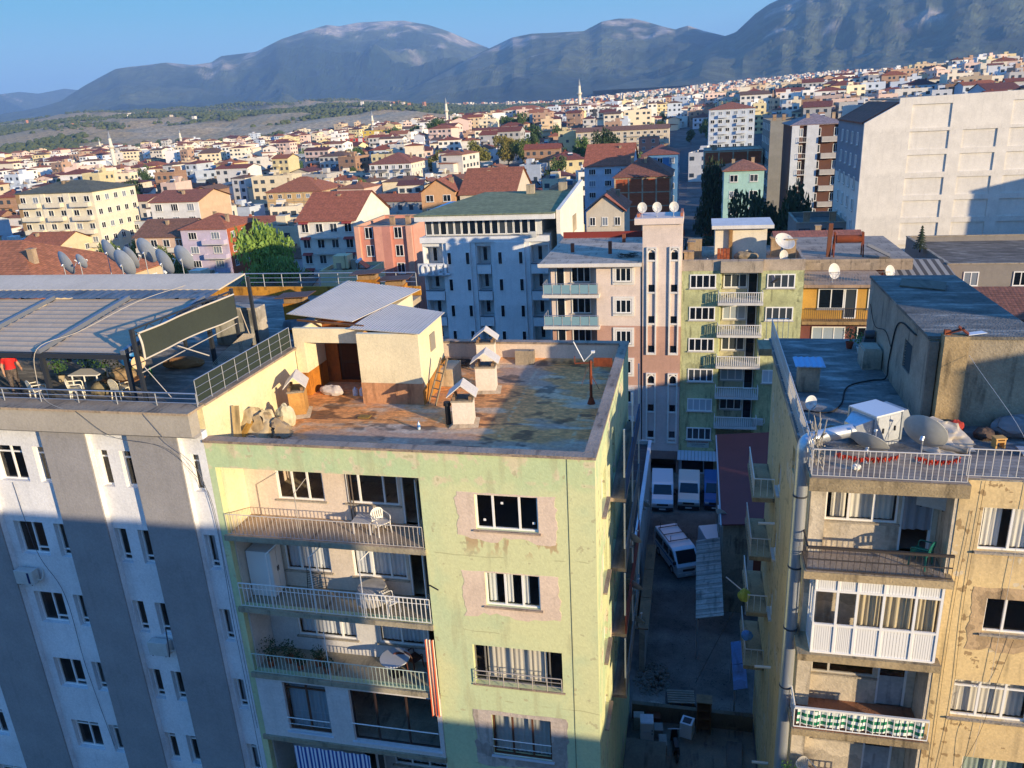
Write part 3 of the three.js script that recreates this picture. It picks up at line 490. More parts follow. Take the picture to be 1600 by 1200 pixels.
// things on the green roof
function chimney(x, z, w, d, h, mat, capMat, label, ry = 0) {
  const t = thing('chimney', label, 'chimney', [x, 19.1, z], ry, 'rooftop chimneys');
  mesh('shaft', B().box(-w / 2, w / 2, 0, h, -d / 2, d / 2), mat, t);
  mesh('shaft_rim', B().box(-w / 2 - .03, w / 2 + .03, h, h + .07, -d / 2 - .03, d / 2 + .03), CON('#a2988a'), t);
  mesh('flue', B().box(-w * .3, w * .3, h + .07, h + .09, -d * .3, d * .3), DARK, t);
  for (const [a, b] of [[-1, -1], [1, -1], [1, 1], [-1, 1]]) mesh('brick_pier', B().box(a * w * .4 - .05, a * w * .4 + .05, h + .07, h + .2, b * d * .4 - .05, b * d * .4 + .05), CON('#9a7f66'), t);
  const p = [0, h + .58, 0], hw = w * .72, hd = d * .62;
  mesh('cap_slab', B().hex([-hw, h + .2, hd], [0, h + .64, hd], [0, h + .64, -hd], [-hw, h + .2, -hd], [-hw, h + .24, hd], [0, h + .68, hd], [0, h + .68, -hd], [-hw, h + .24, -hd]), capMat, t);
  mesh('cap_slab', B().hex([0.003, h + .64, hd], [hw, h + .2, hd], [hw, h + .2, -hd], [0.003, h + .64, -hd], [0.003, h + .68, hd], [hw, h + .24, hd], [hw, h + .24, -hd], [0.003, h + .68, -hd]), capMat, t);
  mesh('mortar_skirt', B().hex([-w * .72, .004, d * .75], [w * .75, .004, d * .7], [w * .7, .004, -d * .75], [-w * .7, .004, -d * .7], [-w * .5, .1, d * .51], [w * .5, .1, d * .51], [w * .5, .1, -d * .51], [-w * .5, .1, -d * .51]), CON('#cbb9a0'), t);
  return t;
}
const CAPM = PL('#e4d9c8');
chimney(-8.15, -26, .75, .7, .95, PL('#e8d8c4'), CAPM, 'nearest pale roof chimney with folded slab cap and black vent beside it', .15);
chimney(-8.2, -29.6, .8, .7, 1.05, PL('#e8d8c4'), CAPM, 'middle pale roof chimney with folded slab cap', .12);
chimney(-9.0, -32.75, .8, .6, 1.1, PL('#e8d8c4'), CAPM, 'pale roof chimney with folded slab cap against the back parapet', .12);
chimney(-15.0, -26.4, .6, .9, 1.0, WORN('#d9a25a'), CAPM, 'orange chimney with white slab cap beside the terrace wall', .35);
single('vent_pipe', B().cyl([-8.72, 19.1, -25.85], [-8.72, 19.85, -25.85], .1, .1, 14).cyl([-8.72, 19.85, -25.85], [-8.72, 19.98, -25.85], .15, .13, 14), DARK, 'black vent pipe against the nearest pale chimney', 'pipe');
{ const t = thing('rusty_antenna_mast', 'rusty steel mast with a rusted sheet panel at the roof corner', 'mast', [-3.75, 19.1, -28.4]);
  mesh('pole', B().cyl([0, 0, 0], [0, 1.75, 0], .06, .05, 10).cyl([0, 0, 0], [0, .25, 0], .16, .08, 10), RUST, t);
  mesh('panel', B().box(.12, .82, 1.5, 1.85, -.04, .0), RUST, t); mesh('crossbar', B().bar([-.6, 1.62, 0], [.1, 1.66, 0], .05).bar([-.6, 1.62, 0], [-.6, 1.9, 0], .03), RUST, t);
  mesh('aerial', B().cyl([-.25, 1.7, 0], [-.65, 2.45, -.1], .022, .022, 6).cyl([-.25, 1.7, 0], [.1, 2.1, .1], .02, .02, 6).box(.05, .18, 2.08, 2.16, .04, .16), WHITEM, t);
  mesh('guy_wire', B().cyl([-.1, 1.5, 0], [-.3, .9, .5], .008, .008, 4).cyl([0, 1.2, 0], [.35, .7, .3], .012, .012, 4), RUST, t); }
{ const t = thing('ladder', 'wooden ladder leaning on the stair house corner', 'ladder', [-9.75, 19.1, -28.2], -.5);
  for (const s of [-1, 1]) mesh('stile', B().bar([s * .2, 0, .5], [s * .17, 1.7, -.35], .06), M('#a8957a', { t: 'worn' }), t); for (let k = 1; k < 6; k++) mesh('rung', B().bar([-.2, k * .29, .5 - k * .145], [.2, k * .29, .5 - k * .145], .035), M('#a8957a', { t: 'worn' }), t); }
{ const t = thing('water_bottle', 'clear plastic water bottle standing alone on the ochre roof', 'bottle', [-9.67, 19.1, -25.24]);
  mesh('body', new THREE.LatheGeometry([[0, 0], [.055, 0], [.058, .02], [.058, .22], [.02, .29], [.017, .31]].map((p) => new THREE.Vector2(...p)), 16), M('#b9c8cf', { roughness: .2 }), t); mesh('label_band', B().cyl([0, .1, 0], [0, .19, 0], .06, .06, 16, false), M('#3f74b0'), t); mesh('lid', B().cyl([0, .31, 0], [0, .335, 0], .019, .019, 12), M('#3a6ea8'), t); }
single('cushion', new THREE.BoxGeometry(.45, .05, .3).translate(-12.2, 19.13, -26.2), M('#9b7d3c', { t: 'worn' }), 'flat yellowish cushion lying on the ochre roof', 'cushion');
crumple(1.15, .42, .5, 3, M('#dcd3cf', { t: 'worn' }), 'sack', 'white cloth sack lying in the stair house entrance', 'sack', [-14.6, 19.1, -28.55], -.2);
for (const [x, l] of [[-13.6, 'water canister left in the entrance, nearer the white sack'], [-13.3, 'water canister left in the entrance, nearer the stair house wall']]) single('water_canister', B().cyl([x, 19.1, -28.6], [x, 19.36, -28.6], .11, .11, 12).cyl([x, 19.36, -28.6], [x, 19.44, -28.6], .06, .04, 12), M('#c7d2da', { roughness: .3 }), l, 'canister', 'canisters in the entrance');
function foldedSheet(w, h, sd, lean) { // a limp sheet of carpet or tarpaulin, bent and creased
  const g = new THREE.PlaneGeometry(w, h, 18, 18), p = g.attributes.position;
  for (let i = 0; i < p.count; i++) { const x = p.getX(i), y = p.getY(i) + h / 2, u = x / w, v = y / h, f = fbm(u * 3 + sd, v * 2.4 + sd * 2, 3) - .5, c = Math.abs(vn(u * 5 + sd * 3, v * 4 + sd) - .5); p.setXYZ(i, x * (1 - .35 * v) + f * .25 * w, Math.max(.01, y * (.82 - .22 * Math.abs(u)) + f * .2 * h), -lean * v * h + f * .5 * w + c * .18 * w + .3 * Math.cos(u * 3) * w * (1 - v)); }
  g.computeVertexNormals(); return g;
}
{ const t = thing('folded_carpet', 'heap of folded tan carpet leaning against the terrace wall', 'carpet', [-15.1, 19.1, -24.1], .95);
  [['#cbb894', 1.3, 1.35, 1], ['#b5a07e', 1.05, 1.1, 4], ['#d6c6a4', .9, 1.2, 7], ['#a8957a', 1.1, .8, 9]].forEach(([c, w, h, sd], i) => { const m = mesh('fold', foldedSheet(w, h, sd, .3), M(c, { t: 'worn', roughness: 1 }), t); m.position.set(-.35 + i * .28, 0, .1 * (i % 2) + .12 * i - .2); m.rotation.y = -.4 + i * .35; }); }
crumple(.7, .85, .5, 11, M('#d8cfae', { t: 'worn', roughness: 1 }), 'cardboard_bundle', 'crumpled pale bundle beside the carpet heap', 'bundle', [-14.9, 19.1, -25.1], .2);
single('plank', B().bar([-15.62, 19.1, -22.9], [-15.7, 20.6, -23.25], .3, .03), M('#d9bf8e', { t: 'worn' }), 'pale board leaning upright on the yellow terrace wall', 'plank');
single('plank', B().bar([-15.45, 19.16, -22.2], [-15.65, 19.75, -24.0], .22, .04), M('#cf9b3e', { t: 'worn' }), 'ochre plank lying slanted along the terrace wall', 'plank');
for (const [x, z, r, l] of [[-14.85, -22.6, .32, 'grey round stool standing upturned by the front parapet'], [-15.3, -22.45, .22, 'small white bowl shape beside the grey stool']]) { const g = new THREE.SphereGeometry(r, 20, 12); g.scale(1, 1.1, .5); const m = single('plastic_tub', g, M('#a79a8a', { t: 'worn' }), l, 'tub'); m.position.set(x, 19.1 + r * 1.05, z); }
{ const t = thing('wooden_crate', 'small brown crate in the shade of the front parapet', 'crate', [-13.2, 19.1, -22.5], .3); mesh('box', B().box(-.25, .25, .08, .3, -.18, .18), WOOD, t); mesh('top_board', B().box(-.28, .28, .3, .34, -.2, .2), CON('#b7a288'), t); for (const x of [-.2, .2]) mesh('foot', B().box(x - .04, x + .04, 0, .08, -.15, .15), WOOD, t); }
single('foam_board', B().hex([-11.7, 19.1, -22.3], [-11.3, 19.1, -22.5], [-11.25, 19.1, -22.4], [-11.65, 19.1, -22.2], [-11.72, 19.18, -22.3], [-11.2, 19.42, -22.5], [-11.15, 19.42, -22.4], [-11.67, 19.18, -22.2]), M('#e8e6e0'), 'white foam offcut by the front parapet', 'board');
{ const g = B(); for (let i = 0; i < 16; i++) g.bar([rr(-11.2, -9.6), 19.14 + rr(0, .25), rr(-33.2, -32.2)], [rr(-11.2, -9.6), 19.14 + rr(0, .35), rr(-33.2, -32.2)], rr(.04, .1), .04); single('timber_pile', g, M('#4a3f34', { t: 'worn' }), 'dark pile of old timber behind the stair house', 'timber'); }
single('concrete_block', B().box(-7.75, -6.9, 19.1, 19.75, -33.3, -33.0), CON('#b3a693'), 'grey concrete block against the back parapet', 'block');
// things on the green building's balconies
plasticChair([-10.25, 16.46, -22.3], .9, '#d8d2c8', 'white plastic chair on the sunlit top green balcony');
{ const t = thing('low_table', 'white low table behind the top balcony railing', 'table', [-10.9, 16.46, -22.35]); mesh('table_top', B().box(-.35, .35, .44, .48, -.3, .3), M('#cfc9c0'), t); for (const [x, z] of [[-.3, -.25], [.3, -.25], [-.3, .25], [.3, .25]]) mesh('leg', B().box(x - .025, x + .025, 0, .44, z - .025, z + .025), M('#cfc9c0'), t); }
{ const t = thing('balcony_cabinet', 'white two-door cabinet at the end of the second balcony', 'cabinet', [-15.1, 13.5, -22.5]); mesh('carcass', B().box(-.5, .45, .05, 1.9, -.42, .35), M('#d5d3cd', { roughness: .6 }), t); for (const z of [-.38, -.01]) mesh('door', B().box(.45, .465, .1, 1.85, z, z + .34), M('#dedcd6'), t); for (const z of [-.06, .02]) mesh('handle', B().box(.465, .49, .95, 1.15, z - .01, z + .01), DARK, t); }
{ const t = thing('drying_rack', 'folded dark drying rack leaning on the second balcony', 'drying rack', [-13.2, 13.5, -22.5], .3); for (let k = 0; k < 9; k++) mesh('rung', B().bar([-.35 + k * .01, .3 + k * .09, -.3 + k * .02], [.35 - k * .02, .2 + k * .09, -.1 + k * .02], .014), DARK, t); for (const s of [-.36, .36]) mesh('side_rail', B().bar([s, 0, -.1], [s * .8, 1.1, -.3], .02), DARK, t); }
plasticChair([-10.1, 13.5, -22.0], 2.4, '#d9d6cf', 'white plastic chair with cloth on the second balcony');
single('tablecloth', new THREE.CylinderGeometry(.5, .62, .5, 24, 1).translate(-10.9, 14.0, -22.3), M('#c9c6c2', { t: 'worn' }), 'pale cloth-covered round table on the second balcony', 'table');
for (const [x, h, l, s] of [[-15.2, 1.25, 'tall spiky potted plant at the end of the third balcony', 2], [-14.6, 1.0, 'leafy potted plant second from the wall on the third balcony', 3], [-14.0, .8, 'low dark potted plant third from the wall on the third balcony', 4], [-13.4, .9, 'bushy potted plant fourth from the wall on the third balcony', 5], [-12.9, .7, 'small potted plant nearest the balcony post on the third balcony', 6]]) pottedPlant([x, 10.62, -21.9 - (s % 2) * .3], h, l, '#9a5334', '#2f4a24', s);
{ const t = thing('round_table', 'cluttered round table on the third balcony', 'table', [-10.3, 10.62, -22.2]); mesh('table_top', B().cyl([0, .7, 0], [0, .74, 0], .55, .55, 24), M('#b9bcc0', { roughness: .4 }), t); mesh('leg', B().cyl([0, 0, 0], [0, .7, 0], .04, .04, 10).cyl([0, 0, 0], [0, .03, 0], .25, .25, 16), DARK, t); }
for (const [x, r, l] of [[-9.75, 2.6, 'dark brown cushioned chair at the balcony table, nearer the striped curtain'], [-10.25, 3.3, 'dark brown cushioned chair at the balcony table, nearer the plants']]) plasticChair([x, 10.62, -22.65], r, '#5a3020', l);
{ const m = single('striped_curtain', wavy(-8.72, -8.42, 9.7, 12.95, -21.36, 2.5, .05, 1), M('#ffffff', { t: 'stripeOrange' }), 'orange striped curtain gathered at the third balcony', 'curtain'); }
single('striped_awning', wavy(-14.5, -11.4, 5.0, 7.45, -21.36, 7, .04, 2), M('#ffffff', { t: 'stripeBlue' }), 'blue and white striped awning hanging below the closed balcony', 'awning');
single('towel_bar', B().cyl([-8.4, 15.05, -21.5], [-8.0, 15.1, -21.2], .025, .025, 6), M('#4a423a'), 'short dark pipe stub sticking out of the green wall', 'pipe');

// ---------------------------------------------------------------- grey and white striped building with the roof terrace
{
  const t = thing('apartment_building', 'grey and white striped apartment block with railed roof terrace beside the green block', 'building');
  const WHT = PL('#ebeae8'), GREY = PL('#9f9b98'), CREAM = PL('#efe0b0');
  const tops = [19.47, 16.36, 13.28, 10.17, 7.06, 3.95];
  const cols = [[-30.4, -29.95, 1], [-29.4, -28.2, 2], [-24.75, -23.45, 2], [-22.97, -22.5, 1], [-20.35, -19.86, 1], [-19.38, -18.92, 1], [-16.68, -16.25, 1]];
  const holes = []; tops.forEach((y) => cols.forEach(([a, b]) => holes.push([a, b, y - 1.42, y])));
  mesh('front_wall', wallZ(-36, -15.96, -1, 20.3, -21.78, -21.5, holes), WHT, t);
  for (const [a, b] of [[-22.21, -20.38], [-18.68, -16.76], [-27.5, -25.1], [-33.1, -30.7]]) { mesh('grey_pier', B().box(a, b, -1, 20.2, -21.28, -21.22), GREY, t); mesh('pier_side', B().box(a + .002, b - .002, -1, 20.2, -21.499, -21.281), WHT, t); }
  mesh('white_soffit', B().hex([-36, 20.2, -21.2], [-15.97, 20.2, -21.2], [-15.97, 20.2, -21.5], [-36, 20.2, -21.5], [-36, 20.32, -21.02], [-15.97, 20.32, -21.02], [-15.97, 20.32, -21.5], [-36, 20.32, -21.5]), GREY, t);
  mesh('fascia', B().box(-36, -15.97, 20.321, 21.1, -21.5, -21.0), PL('#b0a798'), t);
  mesh('coping', B().box(-36, -15.93, 21.1, 21.18, -21.85, -20.95), CON('#b5a48f'), t);
  mesh('terrace_parapet', B().box(-36, -16.2, 20.7, 21.099, -21.78, -21.5), PL('#b8b0a6'), t);
  mesh('side_wall', B().box(-16.2, -15.956, 19.0, 21.12, -28.38, -21.86), CREAM, t); mesh('side_return', B().box(-16.19, -15.958, 19.96, 21.09, -21.855, -21.785), CREAM, t); mesh('side_plinth', B().hex([-15.96, 19.105, -21.85], [-15.94, 19.105, -21.85], [-15.94, 19.105, -24.5], [-15.96, 19.105, -24.5], [-15.96, 19.5, -21.85], [-15.94, 19.5, -21.85], [-15.94, 19.3, -24.5], [-15.96, 19.3, -24.5]), WORN('#cf9a3a'), t);
  mesh('side_coping', B().box(-16.28, -15.86, 21.121, 21.2, -28.4, -21.86), CON('#a8998a'), t);
  mesh('terrace_floor', B().box(-36, -16.21, 20.55, 20.7, -39.8, -21.79), M('#c3bcb2', { t: 'greyRoof', b: 'plasterB' }), t);
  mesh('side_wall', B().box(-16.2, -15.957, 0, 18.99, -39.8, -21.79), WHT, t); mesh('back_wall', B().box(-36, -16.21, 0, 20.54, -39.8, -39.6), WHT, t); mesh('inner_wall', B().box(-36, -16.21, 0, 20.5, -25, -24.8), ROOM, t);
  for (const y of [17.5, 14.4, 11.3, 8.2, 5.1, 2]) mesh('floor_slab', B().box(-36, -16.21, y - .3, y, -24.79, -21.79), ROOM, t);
  mesh('back_parapet', B().box(-30, -14.4, 20.7, 21.2, -39.95, -39.81), WORN('#d99a33'), t); mesh('back_parapet', B().box(-16.2, -15.95, 20.55, 21.2, -39.8, -36.6), WORN('#d99a33'), t); mesh('back_floor', B().box(-16.2, -14.4, 20.4, 20.69, -39.8, -33.8), CON('#b9aa92'), t);
  tops.forEach((y, r) => cols.forEach(([a, b, n], c) => { const up = (r + c) % 3 !== 1; winZ(t, a, b, y - 1.42, y, -21.68, { cols: n === 2 ? [0, .5, 1] : [0, 1], rail: r === 0 || r >= 4 ? .78 : .17, railCols: n === 2 && r > 0 && r < 4 ? [1] : undefined, f: .05, curtain: (r * 3 + c) % 3 === 0 ? '#aeb4b8' : undefined, sillOut: .12, sillMat: PL('#cfcdc8') }); }));
  // terrace railings
  railing(t, [-36, 21.18, -21.6], [-15.98, 21.18, -21.6], .46, { posts: 13, bars: [.12, .28], r: .024 });
  railing(t, [-24.8, 21.2, -39.85], [-14.6, 21.2, -39.85], .75, { posts: 9, bars: [.25, .5], r: .03 });
  const fence = railing(t, [-16.05, 21.2, -21.75], [-16.05, 21.2, -28.3], .86, { posts: 8, bars: [.05, .3, .58], r: .02, mat: ALU });
  mesh('shade_net', B().box(-16.09, -16.08, 21.26, 22.04, -28.3, -21.76), M('#27332b', { b: 'canvasB', roughness: .95 }), fence);
  rebase(t, [-26, 0, -30]);
}
aircon([-24.55, 13.85, -21.4], 'air conditioner with dark blue label under the second-floor double window', { stripe: true });
aircon([-19.35, 11.2, -21.4], 'air conditioner below the narrow windows of the middle white strip');
cable([[-20.2, 21.15, -20.93], [-19, 20.3, -20.9], [-17.0, 19.9, -20.98], [-16.55, 19, -21.3], [-16.1, 18.2, -21.4], [-16.0, 15, -21.42], [-15.98, 8, -21.42]], .008, 'dark cable running down beside the green block', '#4a4a4c');
cable([[-17.6, 21.15, -20.93], [-16.9, 20.1, -20.98], [-16.2, 18.9, -21.3], [-16.1, 12, -21.4], [-16.1, 4, -21.4]], .01, 'thin grey cable from terrace corner down the white strip', '#6c6c70');
cable([[-24.2, 18.0, -21.45], [-23.9, 15, -21.4], [-23.3, 13.5, -21.44], [-23.2, 10, -21.44], [-22.9, 6, -21.46]], .01, 'thin cable hanging down the wide white strip', '#4d4f55');
cable([[-18.7, 12.6, -21.0], [-18.75, 11.6, -20.98], [-18.9, 11.2, -21.1]], .025, 'short curled pipe on the grey pier beside the lower air conditioner', '#50525a');
{ // pergola with retractable fabric roof
  const t = thing('pergola', 'dark framed pergola with grey beige fabric roof on the terrace', 'pergola'), FR = M('#3c4046', { roughness: .45, metalness: .4 }), FAB = M('#c2ac90', { roughness: .9, t: 'plaster' });
  const zf = -22.45, zb = -27.4, yf = 22.72, yb = 23.45, xs = [-19.05, -22.5, -26.1, -29.8, -33.4], Y = (z) => lerp(yf, yb, (zf - z) / (zf - zb));
  mesh('front_beam', B().box(-35, -18.95, yf - .2, yf - .02, zf - .08, zf + .08), FR, t); mesh('back_beam', B().box(-35, -18.2, yb - .2, yb - .02, zb - .1, zb + .06), FR, t);
  for (const x of xs) { mesh('rafter', B().bar([x, yf + .06, zf + .12], [x, yb + .08, zb], .16, .16), M('#7d828a', { roughness: .45, metalness: .4 }), t); mesh('post', B().box(x - .07, x + .07, 20.7, yf - .2, zf - .07, zf + .07), FR, t); mesh('post', B().box(x - .07, x + .07, 20.7, yb - .2, zb - .07, zb + .07), FR, t); }
  for (let i = 0; i < xs.length - 1; i++) { const n = 12; for (let k = 0; k < n; k++) { const a = k / n, b = (k + 1) / n, z0 = lerp(zf, zb, a), z1 = lerp(zf, zb, b), g = B(), q = 4; for (let s = 0; s < q; s++) { const u = s / q, v = (s + 1) / q, sag = (w) => -.035 * Math.sin(w * Math.PI), za = lerp(z0, z1, u), zc = lerp(z0, z1, v); g.quad([xs[i + 1] + .08, Y(za) + sag(u), za], [xs[i] - .08, Y(za) + sag(u), za], [xs[i] - .08, Y(zc) + sag(v), zc], [xs[i + 1] + .08, Y(zc) + sag(v), zc]); } mesh('fabric_panel', g, FAB, t); } }
  { const g = B(), n = 90; for (let i = 0; i < n; i++) { const x0 = lerp(-35, -18.9, i / n), x1 = lerp(-35, -18.9, (i + 1) / n), o = i % 2 ? .03 : 0; g.quad([x0, 23.5 + o, -27.35], [x1, 23.53 - o, -27.35], [x1, 23.66 - o, -28.4], [x0, 23.63 + o, -28.4]); } mesh('corrugated_strip', g, M('#8f9498', { roughness: .5, metalness: .5, t: 'worn' }), t); }
  mesh('sheet_cover', B().hex([-35, 23.6, -28.3], [-18.9, 23.6, -28.3], [-18.6, 23.92, -29.9], [-35, 23.92, -29.9], [-35, 23.66, -28.3], [-18.9, 23.66, -28.3], [-18.6, 23.98, -29.9], [-35, 23.98, -29.9]), M('#dccbb0', { roughness: .7, t: 'plaster' }), t);
  for (const x of [-34, -30, -26, -22, -18.4]) mesh('post', B().box(x - .06, x + .06, 20.7, 23.88, -29.8, -29.68), FR, t);
  for (const z of [-22.0, -28.1]) mesh('post', B().box(-18.28, -18.16, 20.7, 23.72, z - .06, z + .06), FR, t);
  const gt = B().bar([-18.22, 23.7, -22.0], [-18.22, 23.62, -28.1], .06).bar([-18.22, 23.45, -22.0], [-18.22, 23.4, -28.1], .04); for (let k = 0; k < 14; k++) { const z = -22 - k * .435; gt.bar([-18.22, k % 2 ? 23.42 : 23.68, z], [-18.22, k % 2 ? 23.68 : 23.42, z - .435], .025); } mesh('truss', gt, FR, t);
  const bn = B(), nn = 24; for (let i = 0; i < nn; i++) { const f = (u) => [-18.12 + .05 * Math.sin(u * 9), lerp(23.52, 23.5, u) + .03 * Math.sin(u * 16), lerp(-22.15, -28.0, u)], a = f(i / nn), b = f((i + 1) / nn), lo = (p, u) => [p[0] + .03, 22.62 + .04 * Math.sin(u * 5), p[2]]; bn.quad(lo(a, i / nn), lo(b, (i + 1) / nn), b, a); } mesh('side_banner', bn, M('#3b4238', { b: 'canvasB', roughness: .95, t: 'plaster' }), t);
  mesh('banner_hem', B().tube([0, .2, .4, .6, .8, 1].map((u) => [-18.1 + .05 * Math.sin(u * 9), lerp(23.54, 23.52, u) + .03 * Math.sin(u * 16), lerp(-22.15, -28.0, u)]), .035, 40, 6).tube([0, .2, .4, .6, .8, 1].map((u) => [-18.07 + .05 * Math.sin(u * 9), 22.62 + .04 * Math.sin(u * 5), lerp(-22.15, -28.0, u)]), .03, 40, 6).tube([[-18.1, 23.5, -22.15], [-18.0, 23.2, -22.1], [-18.05, 22.62, -22.15]], .04, 10, 6), M('#c9bda8', { roughness: .9 }), t);
  mesh('tie_rope', B().cyl([-18.15, 22.2, -22.0], [-18.15, 22.3, -28.0], .02, .02, 6).cyl([-18.2, 22.5, -22.1], [-17.2, 21.3, -22.0], .015, .015, 5).cyl([-18.1, 22.55, -24], [-17.3, 22.0, -24.6], .025, .025, 5), M('#b3aa9c'), t);
  rebase(t, [-26, 20.7, -25.5]);
}
cable([[-20.6, 23.75, -29], [-21.3, 23.6, -26.5], [-22.1, 23.05, -24], [-22.5, 22.85, -22.3], [-22.6, 21.9, -22.1], [-22.0, 21.3, -21.6], [-20.6, 21.16, -20.94]], .012, 'pale cable lying over the pergola roof', '#b8ae9c');
{ // person in a red top, standing on the terrace
  const R = (p, a, b, ra, rb) => { const ax = p[0] - a[0], ay = p[1] - a[1], az = p[2] - a[2], bx = b[0] - a[0], by = b[1] - a[1], bz = b[2] - a[2], h = Math.max(0, Math.min(1, (ax * bx + ay * by + az * bz) / (bx * bx + by * by + bz * bz))); return Math.hypot(ax - bx * h, ay - by * h, az - bz * h) - lerp(ra, rb, h); };
  const smin = (a, b, k) => { const h = Math.max(k - Math.abs(a - b), 0) / k; return Math.min(a, b) - h * h * k * .25; };
  const bones = [[[0, 1.0, 0], [0, 1.32, .02], .155, .165], [[-.13, 1.36, .02], [.13, 1.36, .02], .085, .085], [[0, 1.4, .02], [0, 1.5, .03], .055, .05], [[0, 1.6, .04], [0, 1.54, .05], .105, .085], [[0, .95, 0], [0, 1.0, 0], .17, .165],
    [[-.09, .92, 0], [-.1, .5, .02], .105, .075], [[-.1, .5, .02], [-.1, .08, -.02], .075, .05], [[.09, .92, 0], [.11, .5, .05], .105, .075], [[.11, .5, .05], [.12, .08, .02], .075, .05], [[-.1, .05, -.04], [-.11, .04, .13], .05, .035], [[.12, .05, 0], [.13, .04, .17], .05, .035],
    [[-.19, 1.36, .02], [-.27, 1.1, -.02], .055, .045], [[-.27, 1.1, -.02], [-.24, .87, .1], .043, .032], [[-.24, .87, .1], [-.23, .78, .14], .032, .02], [[.19, 1.36, .02], [.28, 1.12, .05], .055, .045], [[.28, 1.12, .05], [.36, .98, .24], .043, .032], [[.36, .98, .24], [.38, .94, .33], .032, .018], [[0, 1.6, .12], [0, 1.575, .155], .02, .012]];
  const fingers = []; for (let k = 0; k < 4; k++) { fingers.push([[-.24 + k * .013, .79, .13], [-.235 + k * .012, .71 + Math.abs(k - 1) * .008, .15], .01, .008]); fingers.push([[.37, .95 - k * .013, .32], [.385, .935 - k * .014, .4 - Math.abs(k - 1) * .008], .01, .008]); } fingers.push([[-.22, .83, .13], [-.2, .78, .17], .012, .009], [[.36, .98, .27], [.34, .97, .34], .012, .009]);
  const res = 112, mc = new MarchingCubes(res, undefined, false, false, 200000); mc.isolation = 0; const S = 1.75; // a cube S metres a side
  for (let k = 0; k < res; k++) for (let j = 0; j < res; j++) for (let i = 0; i < res; i++) { const p = [(i / res - .5) * S, (j / res - .5) * S + .84, (k / res - .5) * S]; let d = 9; if (Math.abs(p[0]) < .5 && Math.abs(p[2]) < .5) { for (const b of bones) d = smin(d, R(p, ...b), .05); for (const b of fingers) d = Math.min(d, R(p, ...b)); } mc.field[i + j * res + k * res * res] = -d; }
  mc.update(); const n = mc.count * 1, P = new Float32Array(n * 3), C = [];
  for (let i = 0; i < n; i++) { const x = mc.positionArray[i * 3] * S / 2, y = mc.positionArray[i * 3 + 1] * S / 2 + .84, z = mc.positionArray[i * 3 + 2] * S / 2; P[i * 3] = x; P[i * 3 + 1] = y; P[i * 3 + 2] = z;
    const arm = Math.abs(x) > .205 - (y > 1.2 ? 0 : .0) && y > .6, c = y > 1.5 ? (y > 1.6 || z < .03 ? [.03, .02, .015] : [.45, .26, .17]) : y > 1.42 ? [.45, .26, .17] : arm && y < 1.22 ? [.45, .26, .17] : y > .98 ? [.62, .02, .02] : y > .1 ? (fbm(x * 40, y * 40, 2) > .5 ? [.13, .1, .085] : [.07, .055, .05]) : [.03, .03, .03]; C.push(...c); }
  const g = new THREE.BufferGeometry(); g.setAttribute('position', new THREE.BufferAttribute(P, 3)); g.setAttribute('normal', new THREE.BufferAttribute(mc.normalArray.slice(0, n * 3), 3)); g.setAttribute('color', new THREE.Float32BufferAttribute(C, 3)); g.computeVertexNormals();
  const m = single('person', g, new THREE.MeshStandardMaterial({ vertexColors: true, roughness: .85, side: THREE.DoubleSide }), 'person in a red short-sleeved top and patterned trousers standing on the terrace', 'person'); m.position.set(-25.2, 20.7, -23.6); m.rotation.y = .7;
}
plasticChair([-23.5, 20.7, -22.9], 2.7, '#e3dcc8', 'white plastic chair by the terrace railing, nearest the person in red');
plasticChair([-22.0, 20.7, -23.1], 2.2, '#e3dcc8', 'white plastic chair at the terrace table, nearest the pergola post');
plasticChair([-20.3, 20.7, -23.3], 2.9, '#e0d3b4', 'cream chair draped with cloth next to the last front post');
{ const t = thing('terrace_table', 'white cluttered plastic table under the pergola', 'table', [-22.2, 20.7, -24.1], .1); mesh('table_top', B().box(-.6, .6, .7, .74, -.4, .4), M('#d8d4ca'), t); for (const [x, z] of [[-.5, -.32], [.5, -.32], [-.5, .32], [.5, .32]]) mesh('leg', B().cyl([x, 0, z], [x, .7, z], .03, .03, 8), M('#d8d4ca'), t); }
{ const t = thing('wicker_table', 'low table heaped with cloths beside the blue parasol', 'table', [-20.7, 20.7, -24.0], -.1); mesh('table_top', B().box(-.7, .7, .5, .55, -.4, .4), WOOD, t); for (const [x, z] of [[-.6, -.32], [.6, -.32], [-.6, .32], [.6, .32]]) mesh('leg', B().box(x - .03, x + .03, 0, .5, z - .03, z + .03), WOOD, t); }
crumple(1.0, .4, .6, 21, M('#b59a76', { t: 'worn' }), 'cloth_heap', 'heap of brown and cream cloths on the low table', 'cloth', [-20.6, 21.25, -24.0]);
crumple(.7, .5, .6, 23, M('#8f8468', { t: 'worn' }), 'cloth_heap', 'grey green bundle at the end of the low table', 'cloth', [-21.5, 20.7, -23.7]);
crumple(1.6, .45, .6, 29, M('#b98a5e', { t: 'worn' }), 'cloth_heap', 'rolled orange rugs lying behind the potted plants', 'rug', [-20.2, 20.7, -27.0], .2);
single('blue_tub', new THREE.LatheGeometry([[0, 0], [.28, 0], [.4, .36], [.42, .38], [.4, .39], [.36, .36], [.26, .03], [0, .03]].map((p) => new THREE.Vector2(...p)), 28).rotateZ(-.7).rotateY(.4).translate(-20.7, 21.75, -24.3), M('#1f78c2', { roughness: .4 }), 'bright blue plastic tub tilted on the cloth heap', 'tub');
single('wooden_disc', new THREE.CylinderGeometry(.25, .25, .04, 24).rotateX(1.2).rotateY(.9).translate(-20.05, 21.8, -24.2), M('#d4b894'), 'round pale wooden board beside the blue tub', 'board');
